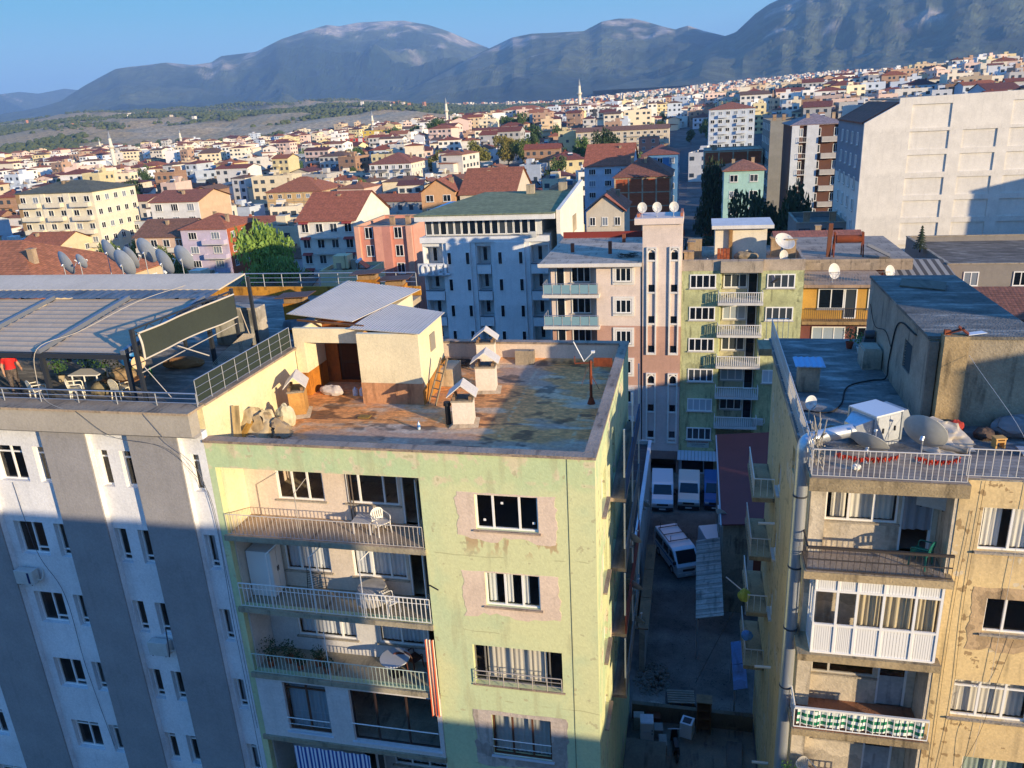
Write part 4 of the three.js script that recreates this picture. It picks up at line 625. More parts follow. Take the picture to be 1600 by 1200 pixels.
for (const [x, z, h, l, s] of [[-24.4, -25.0, 1.2, 'bushy potted plant nearest the person in red', 31], [-23.2, -25.2, 1.4, 'large potted bush in the middle of the terrace row', 32], [-22.4, -25.1, 1.3, 'second bush of the terrace row touching the large one', 33], [-21.5, -25.2, 1.1, 'yellowish potted plant at the end of the terrace row', 34]]) pottedPlant([x, 20.7, z], h, l, '#a89a80', s === 34 ? '#8a8a3a' : '#41682a', s);
{ const t = thing('garden_bottle', 'green glass bottle standing by the terrace plants', 'bottle', [-20.9, 20.7, -25.8]); mesh('body', new THREE.LatheGeometry([[0, 0], [.06, 0], [.06, .22], [.02, .32], [.02, .38]].map((p) => new THREE.Vector2(...p)), 14), M('#2f8a44', { roughness: .2 }), t); }
{ const t = thing('hammock', 'netted hammock hanging beneath the terrace banner', 'hammock'); const g = B(); for (let i = 0; i < 18; i++) { const u = i / 17; g.tube([[-17.6 + .5 * (u - .5), 21.9, -27.9], [-17.9 + 1.2 * (u - .5), 21.05 + .15 * Math.abs(u - .5), -26.6], [-17.6 + .4 * (u - .5), 21.2, -25.4]], .012, 12, 4); } mesh('net', g, M('#b4a48a'), t); mesh('rope', B().cyl([-17.6, 21.9, -27.9], [-17.9, 22.9, -28.0], .02, .02, 6), M('#b4a48a'), t); rebase(t, [-17.7, 20.7, -26.6]); }
{ const t = thing('storage_cabinet', 'pale cupboard standing in the shade behind the hammock', 'cabinet', [-19.6, 20.7, -30.5]); mesh('carcass', B().box(-1.1, 1.1, 0, 1.7, -.4, .3), WORN('#c7beb0'), t); for (const x of [-.55, .55]) mesh('door', B().box(x - .5, x + .5, .1, 1.6, .3, .33), WORN('#b7b6ae'), t); }
for (const [x, z, h, l] of [[-18.1, -33.0, 1.3, 'orange brick chimney with brown sheet cap near the pergola corner'], [-16.2, -37.2, 1.5, 'orange chimney with brown sheet cap beside the sheet metal roof'], [-14.9, -37.6, 1.1, 'low orange chimney with brown sheet cap at the back rail']]) {
  const t = thing('chimney', l, 'chimney', [x, 20.7, z], .1, 'rooftop chimneys'); mesh('shaft', B().box(-.5, .5, 0, h, -.4, .4), WORN('#d08a24'), t); mesh('brick_rim', B().box(-.45, .45, h, h + .2, -.35, .35), CON('#a98c68'), t); mesh('cap_sheet', B().hex([-.8, h + .28, .6], [.8, h + .34, .6], [.8, h + .34, -.6], [-.8, h + .28, -.6], [-.8, h + .31, .6], [.8, h + .37, .6], [.8, h + .37, -.6], [-.8, h + .31, -.6]), M('#5f4234', { roughness: .7 }), t); for (const [a, b] of [[-.4, -.3], [.4, -.3], [.4, .3], [-.4, .3]]) mesh('cap_leg', B().box(a - .02, a + .02, h + .2, h + .33, b - .02, b + .02), DARK, t); }
single('boat_cover', B().hex([-18.6, 20.9, -32.2], [-16.6, 20.9, -31.6], [-16.4, 20.9, -33.2], [-18.4, 20.9, -33.8], [-18.5, 21.25, -32.3], [-16.7, 21.35, -31.8], [-16.6, 21.3, -33.1], [-18.3, 21.2, -33.6]), M('#8d99a4', { t: 'worn', roughness: .5 }), 'stack of grey metal sheets lying behind the mesh fence', 'sheets');
[[-36.2, -39.3, .75, 'leftmost large satellite dish above the pergola'], [-34.4, -38.6, .45, 'small satellite dish right beside the leftmost one'], [-33.9, -40.3, .75, 'satellite dish at the back of the middle cluster'], [-32.0, -39.0, .85, 'largest front satellite dish of the middle cluster'], [-31.8, -39.4, .7, 'satellite dish half hidden behind the largest one'], [-31.3, -40.2, .8, 'tall satellite dish at the back right of the middle cluster'], [-29.6, -39.3, .8, 'second satellite dish from the right over the pergola'], [-28.2, -39.2, .75, 'rightmost satellite dish over the pergola']].forEach(([x, z, r, l], i) => dish([x, 20.7, z], r * .95, l, { h: 2.0 + (i % 3) * .25, el: .3, yaw: 2.75 + (i % 2) * .15, mat: M('#b9bec2', { roughness: .45, metalness: .3, t: 'plaster' }) }));

// ---------------------------------------------------------------- yellow apartment building on the right
{
  const t = thing('apartment_building', 'worn yellow apartment block with roof penthouse, railings and balconies', 'building');
  const YEL = M('#ffffff', { t: 'yellow', b: 'plasterB', bs: .005 }), CR = WORN('#e2d6c2'), SL = CON('#b8a888'), GR = CON('#a9a297');
  const lv = [19.95, 16.95, 14.1, 11.28, 8.45, 5.6, 2.8];
  const RW = [[7.83, 9.9, 17.76, 19.1], [8.29, 10.1, 15.1, 16.25], [7.8, 9.9, 12.05, 13.4], [8.37, 10.2, 9.2, 10.6], [8.2, 10, 6.3, 7.6]];
  mesh('front_wall', wallZ(7.2, 16, -1, 19.9, -21.65, -21.4, RW), YEL, t);
  mesh('side_wall', wallX(-34.6, -22.52, -2, 19.7, 3.5, 3.75, [[-30.4, -29.6, 15.0, 16.1], [-30.4, -29.6, 12.1, 13.2], [-30.4, -29.6, 9.2, 10.3], [-26.6, -26.0, 17.6, 18.5]]), YEL, t);
  for (const y of [15, 12.1, 9.2]) { const w = mesh('window', B().box(3.52, 3.6, y, y + .06, -30.4, -29.6).box(3.52, 3.6, y + 1.04, y + 1.1, -30.4, -29.6).box(3.52, 3.6, y + .06, y + 1.04, -30.03, -29.97), PVC, t); mesh('pane', B().box(3.56, 3.58, y + .06, y + 1.04, -30.4, -29.6), PANE, w); mesh('sill', B().box(3.38, 3.55, y - .1, y - .02, -30.5, -29.5), PL('#cdc8be'), w); }
  mesh('back_wall', B().box(3.5, 16, -2, 19.7, -34.85, -34.605), YEL, t); mesh('far_side_wall', B().box(15.75, 16, -2, 19.7, -34.6, -21.66), YEL, t);
  mesh('inner_wall', B().box(3.76, 15.7, 0, 19.7, -26.2, -26), ROOM, t); mesh('inner_partition', B().box(7.2, 7.4, 0, 19.7, -25.99, -21.66), WORN('#d8c8b4'), t);
  mesh('roof', B().box(3.25, 16, 19.71, 19.95, -34.8, -21.41), M('#b0aeaa', { t: 'greyRoof', b: 'plasterB', bs: .015 }), t);
  mesh('roof_slab_edge', B().box(3.25, 7.3, 19.55, 19.945, -21.41, -20.95), SL, t); mesh('roof_tiles', B().box(3.3, 16, 19.951, 19.96, -23.0, -21.0 - .4), M('#b39f8a', { t: 'shingle' }), t); mesh('roof_tiles', B().box(3.3, 7.25, 19.951, 19.96, -21.4, -20.98), M('#b39f8a', { t: 'shingle' }), t);
  for (const y of lv.slice(1)) { mesh('balcony_slab', B().box(3.3, 7.25, y - .24, y, -22.5, -20.98), SL, t); mesh('floor_slab', B().box(3.76, 15.7, y - .2, y - .01, -25.98, -22.66), ROOM, t); }
  // corner piers of the balcony bay
  mesh('corner_pier', B().box(3.5, 3.92, 0, 19.54, -22.51, -22.1), CR, t); mesh('bay_cheek', B().box(7.1, 7.195, 0, 19.54, -22.5, -21.42), CR, t);
  const bay = [[16.95, 19.54], [14.1, 16.7], [11.28, 13.85], [8.45, 11.03], [5.6, 8.2]];
  const op = [{ w: [3.98, 6.0, 17.85, 19.4], c: [0, .33, .67, 1], d: [6.08, 6.95, 16.95, 19.4], cu: '#e4e0d2' }, null, { w: [3.98, 5.9, 12.3, 13.7], c: [0, .28, 1], d: [5.98, 6.85, 11.28, 13.7] }, { w: [4.3, 5.7, 9.7, 10.9], c: [0, .5, 1], d: [5.8, 6.7, 8.45, 10.8] }, { w: [4, 5.9, 6.5, 7.9], c: [0, .5, 1], d: [6, 6.85, 5.6, 7.9] }];
  bay.forEach(([y0, y1], i) => {
    const o = op[i]; if (!o) return;
    mesh('balcony_wall', wallZ(3.93, 7.09, y0, y1, -22.65, -22.5, [o.w, o.d]), CR, t);
    winZ(t, ...o.w, -22.54, { cols: o.c, curtain: o.cu, drape: i ? undefined : [[.08, .32], [.34, .98]], sillOut: .1, mat: i === 2 ? M('#b8b2a6') : PVC });
    const d = mesh('door', B().box(o.d[0], o.d[0] + .07, o.d[2], o.d[3], -22.6, -22.53).box(o.d[1] - .07, o.d[1], o.d[2], o.d[3], -22.6, -22.53).box(o.d[0] + .07, o.d[1] - .07, o.d[3] - .07, o.d[3], -22.6, -22.53), PVC, t);
    if (i === 0) mesh('door_curtain', wavy(o.d[0] + .06, o.d[1] - .05, o.d[2] + .75, o.d[3], -22.5, 3, .03), CURT('#9b9ca0'), d); else { mesh('leaf', B().box(o.d[0] + .07, o.d[1] - .07, o.d[2], o.d[2] + 1.1, -22.59, -22.55), M('#c6ccd0', { t: 'worn' }), d); mesh('pane', B().box(o.d[0] + .07, o.d[1] - .07, o.d[2] + 1.1, o.d[3] - .08, -22.58, -22.56), PANE, d); }
    mesh('balcony_floor', B().box(3.35, 7.08, y0 + .002, y0 + .01, -22.49, -21.02), i === 2 ? CON('#a9775a') : CON('#b9ada2'), t);
  });
  { // glazed-in balcony of white plastic: frame, panes and ribbed panels
    const y0 = 14.12, y1 = 16.68, xs = [3.66, 4.3, 4.84, 5.55, 6.4, 7.06], g = B(), z = -21.1, f = .07;
    const rows = [y0, 15.1, 16.28, y1];
    xs.forEach((x, i) => g.box(x - (i ? f / 2 : 0), x + f / 2, y0, y1, z - .07, z)); rows.forEach((y) => g.box(xs[0], xs[5], y - f / 2, y + f / 2, z - .068, z - .002));
    g.box(xs[0], xs[0] + .07, y0, y1, -22.1, -22.0); for (const y of rows) g.box(xs[0], xs[0] + .068, y - f / 2, y + f / 2, -22.1, z - .07); for (let k = 1; k < 5; k++) g.box(xs[0] + .01, xs[0] + .05, y0, y1, z - k * .2 - .02, z - k * .2 + .02);
    const fr = mesh('balcony_glazing', g, PVC, t);
    for (let i = 0; i < 5; i++) { mesh('pane', B().quad([xs[i], 15.1, z - .035], [xs[i + 1], 15.1, z - .035], [xs[i + 1], 16.28, z - .035], [xs[i], 16.28, z - .035]), GLASS, fr);
      for (const [a, b] of [[y0 + .03, 15.07], [16.31, y1 - .03]]) { const p = B(), n = 9; for (let k = 0; k < n; k++) { const u = lerp(xs[i] + .04, xs[i + 1] - .04, k / n), v = lerp(xs[i] + .04, xs[i + 1] - .04, (k + 1) / n) - .012; p.box(u, v, a, b, z - .05, z - .03); } p.box(xs[i] + .03, xs[i + 1] - .03, a, b, z - .06, z - .051); mesh('ribbed_panel', p, PVC, fr); } }
    for (const [a, b] of [[2, 3], [3, 4], [4, 5]]) mesh('curtain', wavy(xs[a] + .05, xs[b] - .05, 14.9, 16.4, -21.3, 4, .04, a), CURT('#c7b894'), fr);
    mesh('balcony_wall', B().box(3.93, 7.09, 14.1, 16.7, -22.65, -22.5), CR, t);
  }
  RW.forEach((w, i) => winZ(t, ...w, -21.5, { cols: [[0, .38, .72, 1], [0, .3, .65, 1], [0, .35, .68, 1], [0, .5, 1], [0, .5, 1]][i], curtain: ['#e8e4d6', undefined, '#dfd9c8', '#9fb0a4', undefined][i], drape: [[[.05, .3], [.42, .66], [.75, .98]], [], [[.02, .98]], [[0, 1]], []][i], rail: i === 2 ? .8 : undefined, sillOut: .2 }));
  mesh('plaster_patch', (() => { const g = patch(7.9, 11.2, 14.5, 16.6, RW[1], 17); g.translate(0, 0, .1); return g; })(), WORN('#d2b690'), t);
  // railings
  const IRON = M('#3a332e', { roughness: .7 }), LG = M('#c4bfb6', { roughness: .6 });
  railing(t, [3.36, 16.95, -21.04], [7.18, 16.95, -21.04], .78, { mat: IRON, r: .035, round: false, balusters: .16, bw: .012, bars: [.06, .4] }); railing(t, [3.36, 16.95, -22.05], [3.36, 16.95, -21.1], .78, { mat: IRON, r: .03, balusters: .16, bw: .012, bars: [.06] });
  railing(t, [3.36, 11.28, -21.04], [7.18, 11.28, -21.04], .78, { mat: WHITEM, r: .035, round: false, balusters: .19, bw: .024, bars: [.06] }); railing(t, [3.36, 11.28, -22.05], [3.36, 11.28, -21.1], .78, { mat: WHITEM, r: .03, balusters: .2, bw: .02 });
  railing(t, [3.36, 8.45, -21.04], [7.18, 8.45, -21.04], .78, { mat: WHITEM, r: .03, balusters: .19, bw: .024 });
  railing(t, [3.3, 19.95, -21.02], [7.2, 19.95, -21.02], .84, { mat: LG, r: .018, balusters: .145, bw: .018, bars: [.06] }); railing(t, [7.3, 19.95, -21.45], [15.9, 19.95, -21.45], .84, { mat: LG, r: .018, balusters: .2, bw: .018, bars: [.06] });
  railing(t, [3.3, 19.95, -34.4], [3.3, 19.95, -21.1], .95, { mat: LG, r: .018, balusters: .22, bw: .018, bars: [.5] }); railing(t, [3.1, 19.95, -34.5], [4.0, 19.95, -34.5], .95, { mat: LG, r: .018, balusters: .22, bw: .018 });
  mesh('corner_slab', B().box(2.75, 3.6, 19.6, 19.9, -34.7, -33.3), SL, t); mesh('roof_kerb', B().box(3.35, 3.55, 19.95, 20.08, -34.5, -24.2), GR, t);
  // penthouse with chimney pier
  const PH = mesh('penthouse', wallX(-34, -25.2, 19.95, 22.75, 7.0, 7.2, [[-27.9, -26.9, 21.0, 22.0]]), GR, t);
  mesh('front_wall', B().box(7.205, 10.05, 19.95, 22.75, -25.4, -25.2), CON('#b1a793'), PH); mesh('back_wall', B().box(7.205, 10.05, 19.95, 22.75, -34, -33.8), GR, PH); mesh('right_wall', B().box(9.85, 10.05, 19.95, 22.75, -33.79, -25.41), GR, PH);
  mesh('roof_slab', B().box(6.95, 10.1, 22.751, 22.85, -34.05, -25.15), M('#aaa59c', { t: 'greyRoof', b: 'plasterB', bs: .02 }), PH);
  mesh('chimney_pier', B().box(7.3, 7.98, 19.95, 22.95, -25.19, -24.75), CON('#b7a27c'), PH); mesh('corner_pier', B().box(7.0, 7.25, 19.96, 22.7, -25.19, -25.05), CON('#8f857a'), PH);
  for (let k = 0; k < 10; k++) mesh('louvre', B().hex([7.02, 21.02 + k * .098, -26.92], [7.12, 21.07 + k * .098, -26.92], [7.12, 21.07 + k * .098, -27.88], [7.02, 21.02 + k * .098, -27.88], [7.02, 21.03 + k * .098, -26.92], [7.12, 21.08 + k * .098, -26.92], [7.12, 21.08 + k * .098, -27.88], [7.02, 21.03 + k * .098, -27.88]), M('#4a4a48'), PH);
  // balconies on the alley side
  for (const [y, m] of [[14.1, WHITEM], [11.28, LG], [8.45, WHITEM], [5.6, LG]]) { mesh('balcony_slab', B().box(2.6, 3.49, y - .2, y, -34.4, -31), SL, t); railing(t, [2.65, y, -34.3], [2.65, y, -31.05], .85, { mat: m, r: .025, balusters: .25, bw: .02 }); railing(t, [2.65, y, -31.05], [3.45, y, -31.05], .85, { mat: m, r: .025, balusters: .25, bw: .02 }); }
  rebase(t, [8.5, 0, -28]);
}
// things on the yellow building
single('air_duct', B().cyl([4.75, 20.5, -23.25], [3.75, 20.55, -22.55], .2, .2, 20).tube([[3.85, 20.55, -22.62], [3.5, 20.56, -22.36], [3.28, 20.5, -22.22], [3.2, 20.3, -22.15], [3.2, 20.0, -22.13]], .2, 16, 20).cyl([3.2, 20.05, -22.13], [3.2, -1, -22.0], .2, .2, 20), GALV, 'shiny round metal duct running from the roof unit down the yellow corner', 'duct');
for (const [i, y] of [18.8, 16.4, 14.2, 12].entries()) single('duct_strap', B().cyl([3.2, y, -22.12 + (20 - y) * .006], [3.2, y + .05, -22.12 + (20 - y) * .006], .215, .215, 20), M('#3d3f42'), `dark strap ${['just under the roof edge', 'beside the top balcony', 'beside the glazed balcony', 'beside the striped balcony'][i]} round the metal duct`, 'strap', 'straps round the duct');
{ const t = thing('ventilation_unit', 'galvanised box ventilation unit with hatch doors on the yellow roof', 'ventilation unit', [5.4, 19.96, -23.8], .62), BX = M('#c4c8ca', { metalness: .45, roughness: .5, t: 'plaster' });
  mesh('casing', B().box(-.5, .5, .12, 1.0, -.5, .5), BX, t); mesh('lid', B().box(-.53, .53, 1.0, 1.04, -.53, .53), M('#d6d8d8', { metalness: .3, roughness: .5 }), t); for (const [x, z] of [[-.51, -.51], [.51, -.51], [.51, .51], [-.51, .51]]) mesh('corner_post', B().box(x - .03, x + .03, .1, 1.0, z - .03, z + .03), M('#aab0b2', { metalness: .5, roughness: .4 }), t);
  for (const x of [-.22, .24]) { const d = mesh('hatch', B().box(x - .2, x + .22, .18, .95, .5, .515), BX, t); mesh('handle', B().box(x - .02, x + .02, .45, .6, .515, .55), DARK, d); }
  mesh('inlet_cone', B().hex([-.5, .14, -.4], [-.5, .14, .44], [-1.0, .3, .25], [-1.0, .3, -.2], [-.5, .92, -.4], [-.5, .92, .44], [-1.0, .74, .25], [-1.0, .74, -.2]), GALV, t);
  mesh('outlet_hood', B().hex([.54, .3, .4], [.54, .3, -.4], [1.05, .55, -.4], [1.05, .55, .4], [.54, .95, .4], [.54, .95, -.4], [.85, .95, -.4], [.85, .95, .4]), GALV, t);
  mesh('base_frame', B().box(-.5, .5, 0, .1, .42, .5).box(-.5, .5, 0, .1, -.5, -.42), BX, t); }
dish([4.9, 19.96, -22.1], .55, 'smaller satellite dish lying low in front of the ventilation unit', { h: .5, el: .8 });
dish([6.35, 19.96, -22.3], .62, 'large grey satellite dish behind the front roof railing', { h: .8, el: .5 });
dish([3.7, 19.96, -25.0], .22, 'small white satellite dish on the left roof edge', { h: .7, el: .2, yaw: .5, mat: M('#dadad6', { t: 'plaster' }) });
for (const [x0, x1, l] of [[3.9, 5.5, 'string of red peppers drying on the railing, nearer the duct'], [5.9, 7.0, 'string of red peppers drying on the railing, nearer the right end']]) { const t = thing('pepper_string', l, 'peppers', [(x0 + x1) / 2, 20.66, -21.12], 0, 'pepper strings'); const n = Math.round((x1 - x0) * 40), c = [M('#c02a10', { roughness: .5 }), M('#d8481a', { roughness: .5 }), M('#8f1a10', { roughness: .6 })], gs = [0, 1, 2].map(() => B()); for (let i = 0; i < n; i++) { const u = i / n * 2 - 1, x = u * (x1 - x0) / 2, y = .12 * u * u - .12 + rr(-.03, .03); gs[i % 3].cyl([x, y, rr(-.03, .03)], [x + rr(-.04, .04), y - .12, rr(-.04, .04)], .034, .008, 5); } gs.forEach((g, i) => { const m = mesh('pepper', g, c[i], t); m.userData.kind = 'stuff'; }); mesh('string', B().tube([[-(x1 - x0) / 2, 0, 0], [0, -.12, 0], [(x1 - x0) / 2, 0, 0]], .006, 16, 4), M('#6b5a48'), t); }
{ const t = thing('tarpaulin', 'pale folded tarpaulin lying in front of the chimney pier', 'tarpaulin', [7.5, 19.96, -23.6], .4); [[1.5, .75, 3, '#cfc6b8'], [1.2, .6, 8, '#bdb3a4'], [.9, .8, 12, '#d6cdbf']].forEach(([w, h, sd, c], i) => { const m = mesh('fold', foldedSheet(w, h, sd, 1.1), M(c, { t: 'worn' }), t); m.position.set(-.3 + i * .3, 0, .25 - i * .15); m.rotation.y = i * .5 - .4; }); }
single('rolled_mat', B().cyl([6.95, 20.08, -23.3], [7.75, 20.08, -22.95], .1, .1, 14), M('#b8ac9a', { t: 'worn' }), 'rolled grey mat at the edge of the tarpaulin', 'mat');
crumple(.5, .45, .4, 43, M('#b4382c', { t: 'worn' }), 'bucket_heap', 'red plastic basket against the chimney pier', 'basket', [7.85, 19.96, -24.5]);
crumple(.6, .35, .5, 47, M('#5b4a40', { t: 'worn' }), 'junk_heap', 'dark junk heap left of the small stool', 'junk', [8.55, 19.96, -24.2]);
crumple(1.3, .6, .9, 53, M('#8f8f92', { t: 'worn' }), 'sack_heap', 'grey plastic sacks piled against the penthouse wall', 'sacks', [9.5, 19.96, -24.6]);
{ const t = thing('wooden_stool', 'small yellow wooden stool among the roof junk', 'stool', [8.75, 19.96, -23.6], .2); mesh('seat', B().box(-.16, .16, .28, .32, -.13, .13), M('#c79a58'), t); for (const x of [-.14, .1]) mesh('side_panel', B().box(x, x + .04, 0, .28, -.12, .12), M('#c79a58'), t); mesh('stretcher', B().box(-.1, .1, .18, .24, .09, .12), M('#b98c4c'), t); }
single('board', B().box(9.2, 10.0, 19.97, 20.02, -23.6, -23.0), M('#b9bcc0', { t: 'worn' }), 'flat white board lying on the yellow roof by the frame edge', 'board');
{ const t = thing('roof_shed', 'small grey roof shed with light blue corrugated lid', 'shed', [4.05, 19.96, -28.3]); mesh('wall', B().box(-.35, .35, 0, .95, -.35, .35), CON('#b2a898'), t); mesh('door', B().box(-.28, .28, .05, .9, .35, .37), CON('#a59c8e'), t); const g = B(); for (let i = 0; i < 10; i++) { const x0 = -.5 + i * .1, o = i % 2 ? .03 : 0; g.hex([x0, .96, .5], [x0 + .1, .96, .5], [x0 + .1, 1.0, -.5], [x0, 1.0, -.5], [x0, .98 + o, .5], [x0 + .1, 1.01 - o, .5], [x0 + .1, 1.05 - o, -.5], [x0, 1.02 + o, -.5]); } mesh('corrugated_lid', g, M('#7fa6c4', { roughness: .6 }), t); }
cable([[3.6, 20.0, -26], [4.4, 19.99, -25.9], [4.9, 19.99, -26.6], [5.5, 19.99, -28.6], [6.4, 19.99, -29.3], [6.9, 20.0, -29.5], [6.96, 20.6, -29.6], [6.96, 22.2, -28.9], [6.96, 22.5, -26.5]], .025, 'black hose snaking across the yellow roof and up the penthouse');
cable([[6.96, 21.8, -33.5], [6.9, 21.3, -32], [6.96, 21.5, -30.5], [6.96, 21.2, -29.5]], .015, 'black cable looped along the penthouse side');
cable([[8.0, 22.4, -24.7], [8.7, 20.8, -21.4], [8.75, 19.9, -21.36], [8.7, 14, -21.3], [8.5, 8, -21.3]], .006, 'pale wire stretched from the chimney pier down the yellow front', '#cfc8ba');
cable([[7.75, 19.9, -21.35], [7.7, 16, -21.36], [7.8, 12.5, -21.36], [7.6, 8, -21.36]], .006, 'dark wire down the yellow front beside the balconies', '#3a332c');
cable([[7.55, 19, -21.36], [7.45, 16, -21.36], [7.5, 10, -21.36]], .006, 'second dark wire hugging the balcony corner of the yellow front', '#4a4136');
cable([[9.1, 15.0, -21.3], [8.9, 13.6, -21.3], [8.6, 11.9, -21.1], [8.3, 10.2, -21.3]], .006, 'slack wire hanging between the right windows', '#4a4136');
for (const [x, l] of [[6.3, 'left clay pot with flowers at the far roof end']]) pottedPlant([x, 19.96, -33.4], 1.0, l, '#a8452e', '#4c7a3a', 61);
pottedPlant([6.6, 19.96, -32.7], .9, 'second pot plant beside the penthouse wall', '#d6cfc4', '#55803c', 62);
single('concrete_cistern', B().box(6.3, 6.95, 19.96, 20.7, -31.6, -30.6).box(6.35, 6.9, 20.7, 20.76, -31.55, -30.65), CON('#b7afa2'), 'small concrete box against the penthouse side', 'box');
single('pump_motor', B().cyl([6.6, 20.9, -32.2], [6.95, 20.9, -32.2], .16, .16, 14).box(6.55, 6.95, 20.3, 20.75, -32.4, -32.0), M('#4a4c50', { roughness: .5 }), 'dark pump motor mounted above the concrete box', 'pump');

for (let i = 0; i < 26; i++) { if (i) break; const g = B(); for (let k = 0; k < 34; k++) g.bar([rr(3.3, 3.75), rr(19.95, 20.3), rr(-22.6, -21.3)], [rr(3.3, 3.8), rr(20.4, 21.3), rr(-22.8, -21.4)], rr(.015, .035)); single('cane_bundle', g, M('#cfc6b4', { t: 'worn' }), 'bundle of pale canes and battens tied at the roof corner', 'canes'); }
single('roof_plank', B().bar([3.5, 20.1, -23.2], [4.4, 20.1, -24.4], .3, .06), CON('#9a8468'), 'weathered plank beside the small dish', 'plank');
crumple(.22, .18, .2, 71, M('#e6e0cf'), 'paper_bag', 'small white paper bag by the front roof railing', 'bag', [4.55, 19.96, -21.6]);
{ const t = thing('rusty_cowl', 'rusty broken tiles on top of the chimney pier', 'cowl', [7.7, 22.95, -25.0]); mesh('tile', B().bar([-.25, .05, 0], [.15, .2, .05], .2, .03), RUST, t); mesh('tile', B().bar([.3, .02, .1], [.0, .25, 0], .22, .03), RUST, t); mesh('brick', B().box(-.36, -.2, 0, .14, -.1, .05), CON('#b2603c'), t); mesh('sheet_scrap', B().bar([.2, .04, .1], [.75, .06, -.1], .25, .015), M('#cfd2d2'), t); }
single('metal_sheet', B().hex([7.6, 22.86, -31.9], [9.0, 22.86, -31.2], [9.3, 22.86, -32.2], [7.9, 22.86, -33], [7.6, 22.92, -31.9], [9.0, 22.9, -31.2], [9.3, 22.98, -32.2], [7.9, 22.96, -33]), M('#7d7264', { t: 'worn' }), 'brown metal sheet lying on the penthouse roof', 'sheet');
plasticChair([6.55, 16.97, -21.75], -2.2, '#1d6a5a', 'green plastic chair on the top yellow balcony');
plasticChair([4.0, 8.46, -21.7], .6, '#d8cfbc', 'cream plastic chair on the lowest yellow balcony');
aircon([6.9, 18.6, -22.45], 'air conditioner tucked under the ceiling of the top yellow balcony', { ry: -.4 });
{ const m = single('striped_cloth', (() => { const g = B(), n = 80, f = (u) => -21.09 - .03 * Math.sin(u * 37) - .02 * Math.sin(u * 71); for (let i = 0; i < n; i++) { const a = i / n, b = (i + 1) / n, xa = lerp(3.45, 7.1, a), xb = lerp(3.45, 7.1, b), sa = .05 * Math.sin(a * 13), sb = .05 * Math.sin(b * 13); g.quad([xa, 11.36, f(a) - .03], [xb, 11.36, f(b) - .03], [xb, 11.98, f(b)], [xa, 11.98, f(a)], [[xa, 11.36 + sa], [xb, 11.36 + sb], [xb, 11.98 + sb * .3], [xa, 11.98 + sa * .3]]); } return g; })(), M('#ffffff', { t: 'stripeGreen' }), 'green and white striped cloth tied behind the white balcony railing', 'cloth'); }
{ const t = thing('potted_plant', 'bushy plant hanging at the corner of the lowest yellow balcony', 'plant', [3.4, 8.6, -21.4], 0, 'potted plants'); mesh('pot', B().cyl([0, .3, 0], [0, .5, 0], .1, .13, 12), M('#8d7a5e'), t); mesh('foliage', leaves([[0, .5, 0, .3, .5, .3], [.05, .1, .05, .22, .35, .22]], 260, .05, 77), LEAF('#6f9a3a'), t); }

// ---------------------------------------------------------------- alley between the buildings
{
  const strip = (x0, x1, z0, z1, dy, n) => { const g = B(); for (let i = 0; i < n; i++) { const a = lerp(z0, z1, i / n), b = lerp(z0, z1, (i + 1) / n); const Y = (x, z) => ground(x, z) + dy; g.quad([x0, Y(x0, a), a], [x1, Y(x1, a), a], [x1, Y(x1, b), b], [x0, Y(x0, b), b]); } return g; };
  struct('alley_road', strip(-2.7, 3.4, -22, -64.2, .006, 60), M('#a89a8c', { t: 'asphalt' }));
  struct('cross_street', strip(-60, 60, -52, -64.2, .012, 12), M('#a09a94', { t: 'asphalt' }));
  struct('pavement', (() => { const g = B(); g.box(-20, 20, -2.6, -1.78, -66, -62.8); return g; })(), CON('#8d8780'));
  struct('town_road', strip(-8.2, -3.2, -88, -430, .05, 60), M('#7d7e82', { t: 'asphalt' }));
  struct('yard_floor', strip(-2.6, 3.4, -22, -33.2, .012, 8), CON('#8a8074'));
}
{ // low annex behind the green building
  const t = thing('annex_building', 'low white annex with dark flat roof behind the green block', 'building'); mesh('wall', B().box(-6.5, -2.95, -3, 4.9, -57, -41.5), WORN('#c3c2c0'), t); mesh('roof', B().box(-6.5, -3.15, 4.9, 4.95, -56.8, -41.7), M('#4a5058', { t: 'greyRoof' }), t);
  mesh('parapet', B().box(-3.14, -2.9, 4.9, 5.25, -57, -41.5), PL('#c9ccd0'), t); mesh('parapet', B().box(-6.5, -3.15, 4.9, 5.25, -57, -56.81), PL('#b9b6b0'), t); mesh('parapet', B().box(-6.5, -3.15, 4.9, 5.2, -41.69, -41.5), PL('#b9b6b0'), t); rebase(t, [-4.7, -2, -49]);
}
{ const t = thing('boundary_wall', 'low wall with brown tile coping along the alley', 'wall'); mesh('wall_body', B().box(-2.5, -2.2, -2, 2.4, -46.2, -37.2), WORN('#a9a49c'), t); for (let k = 0; k < 9; k++) mesh('coping_tile', B().box(-2.6 + (k % 2) * .01, -2.0, 2.4, 2.46 + (k % 3) * .01, -46.2 + k, -45.22 + k), M('#8b6a4c', { t: 'worn' }), t); rebase(t, [-2.3, 0, -41.7]); }
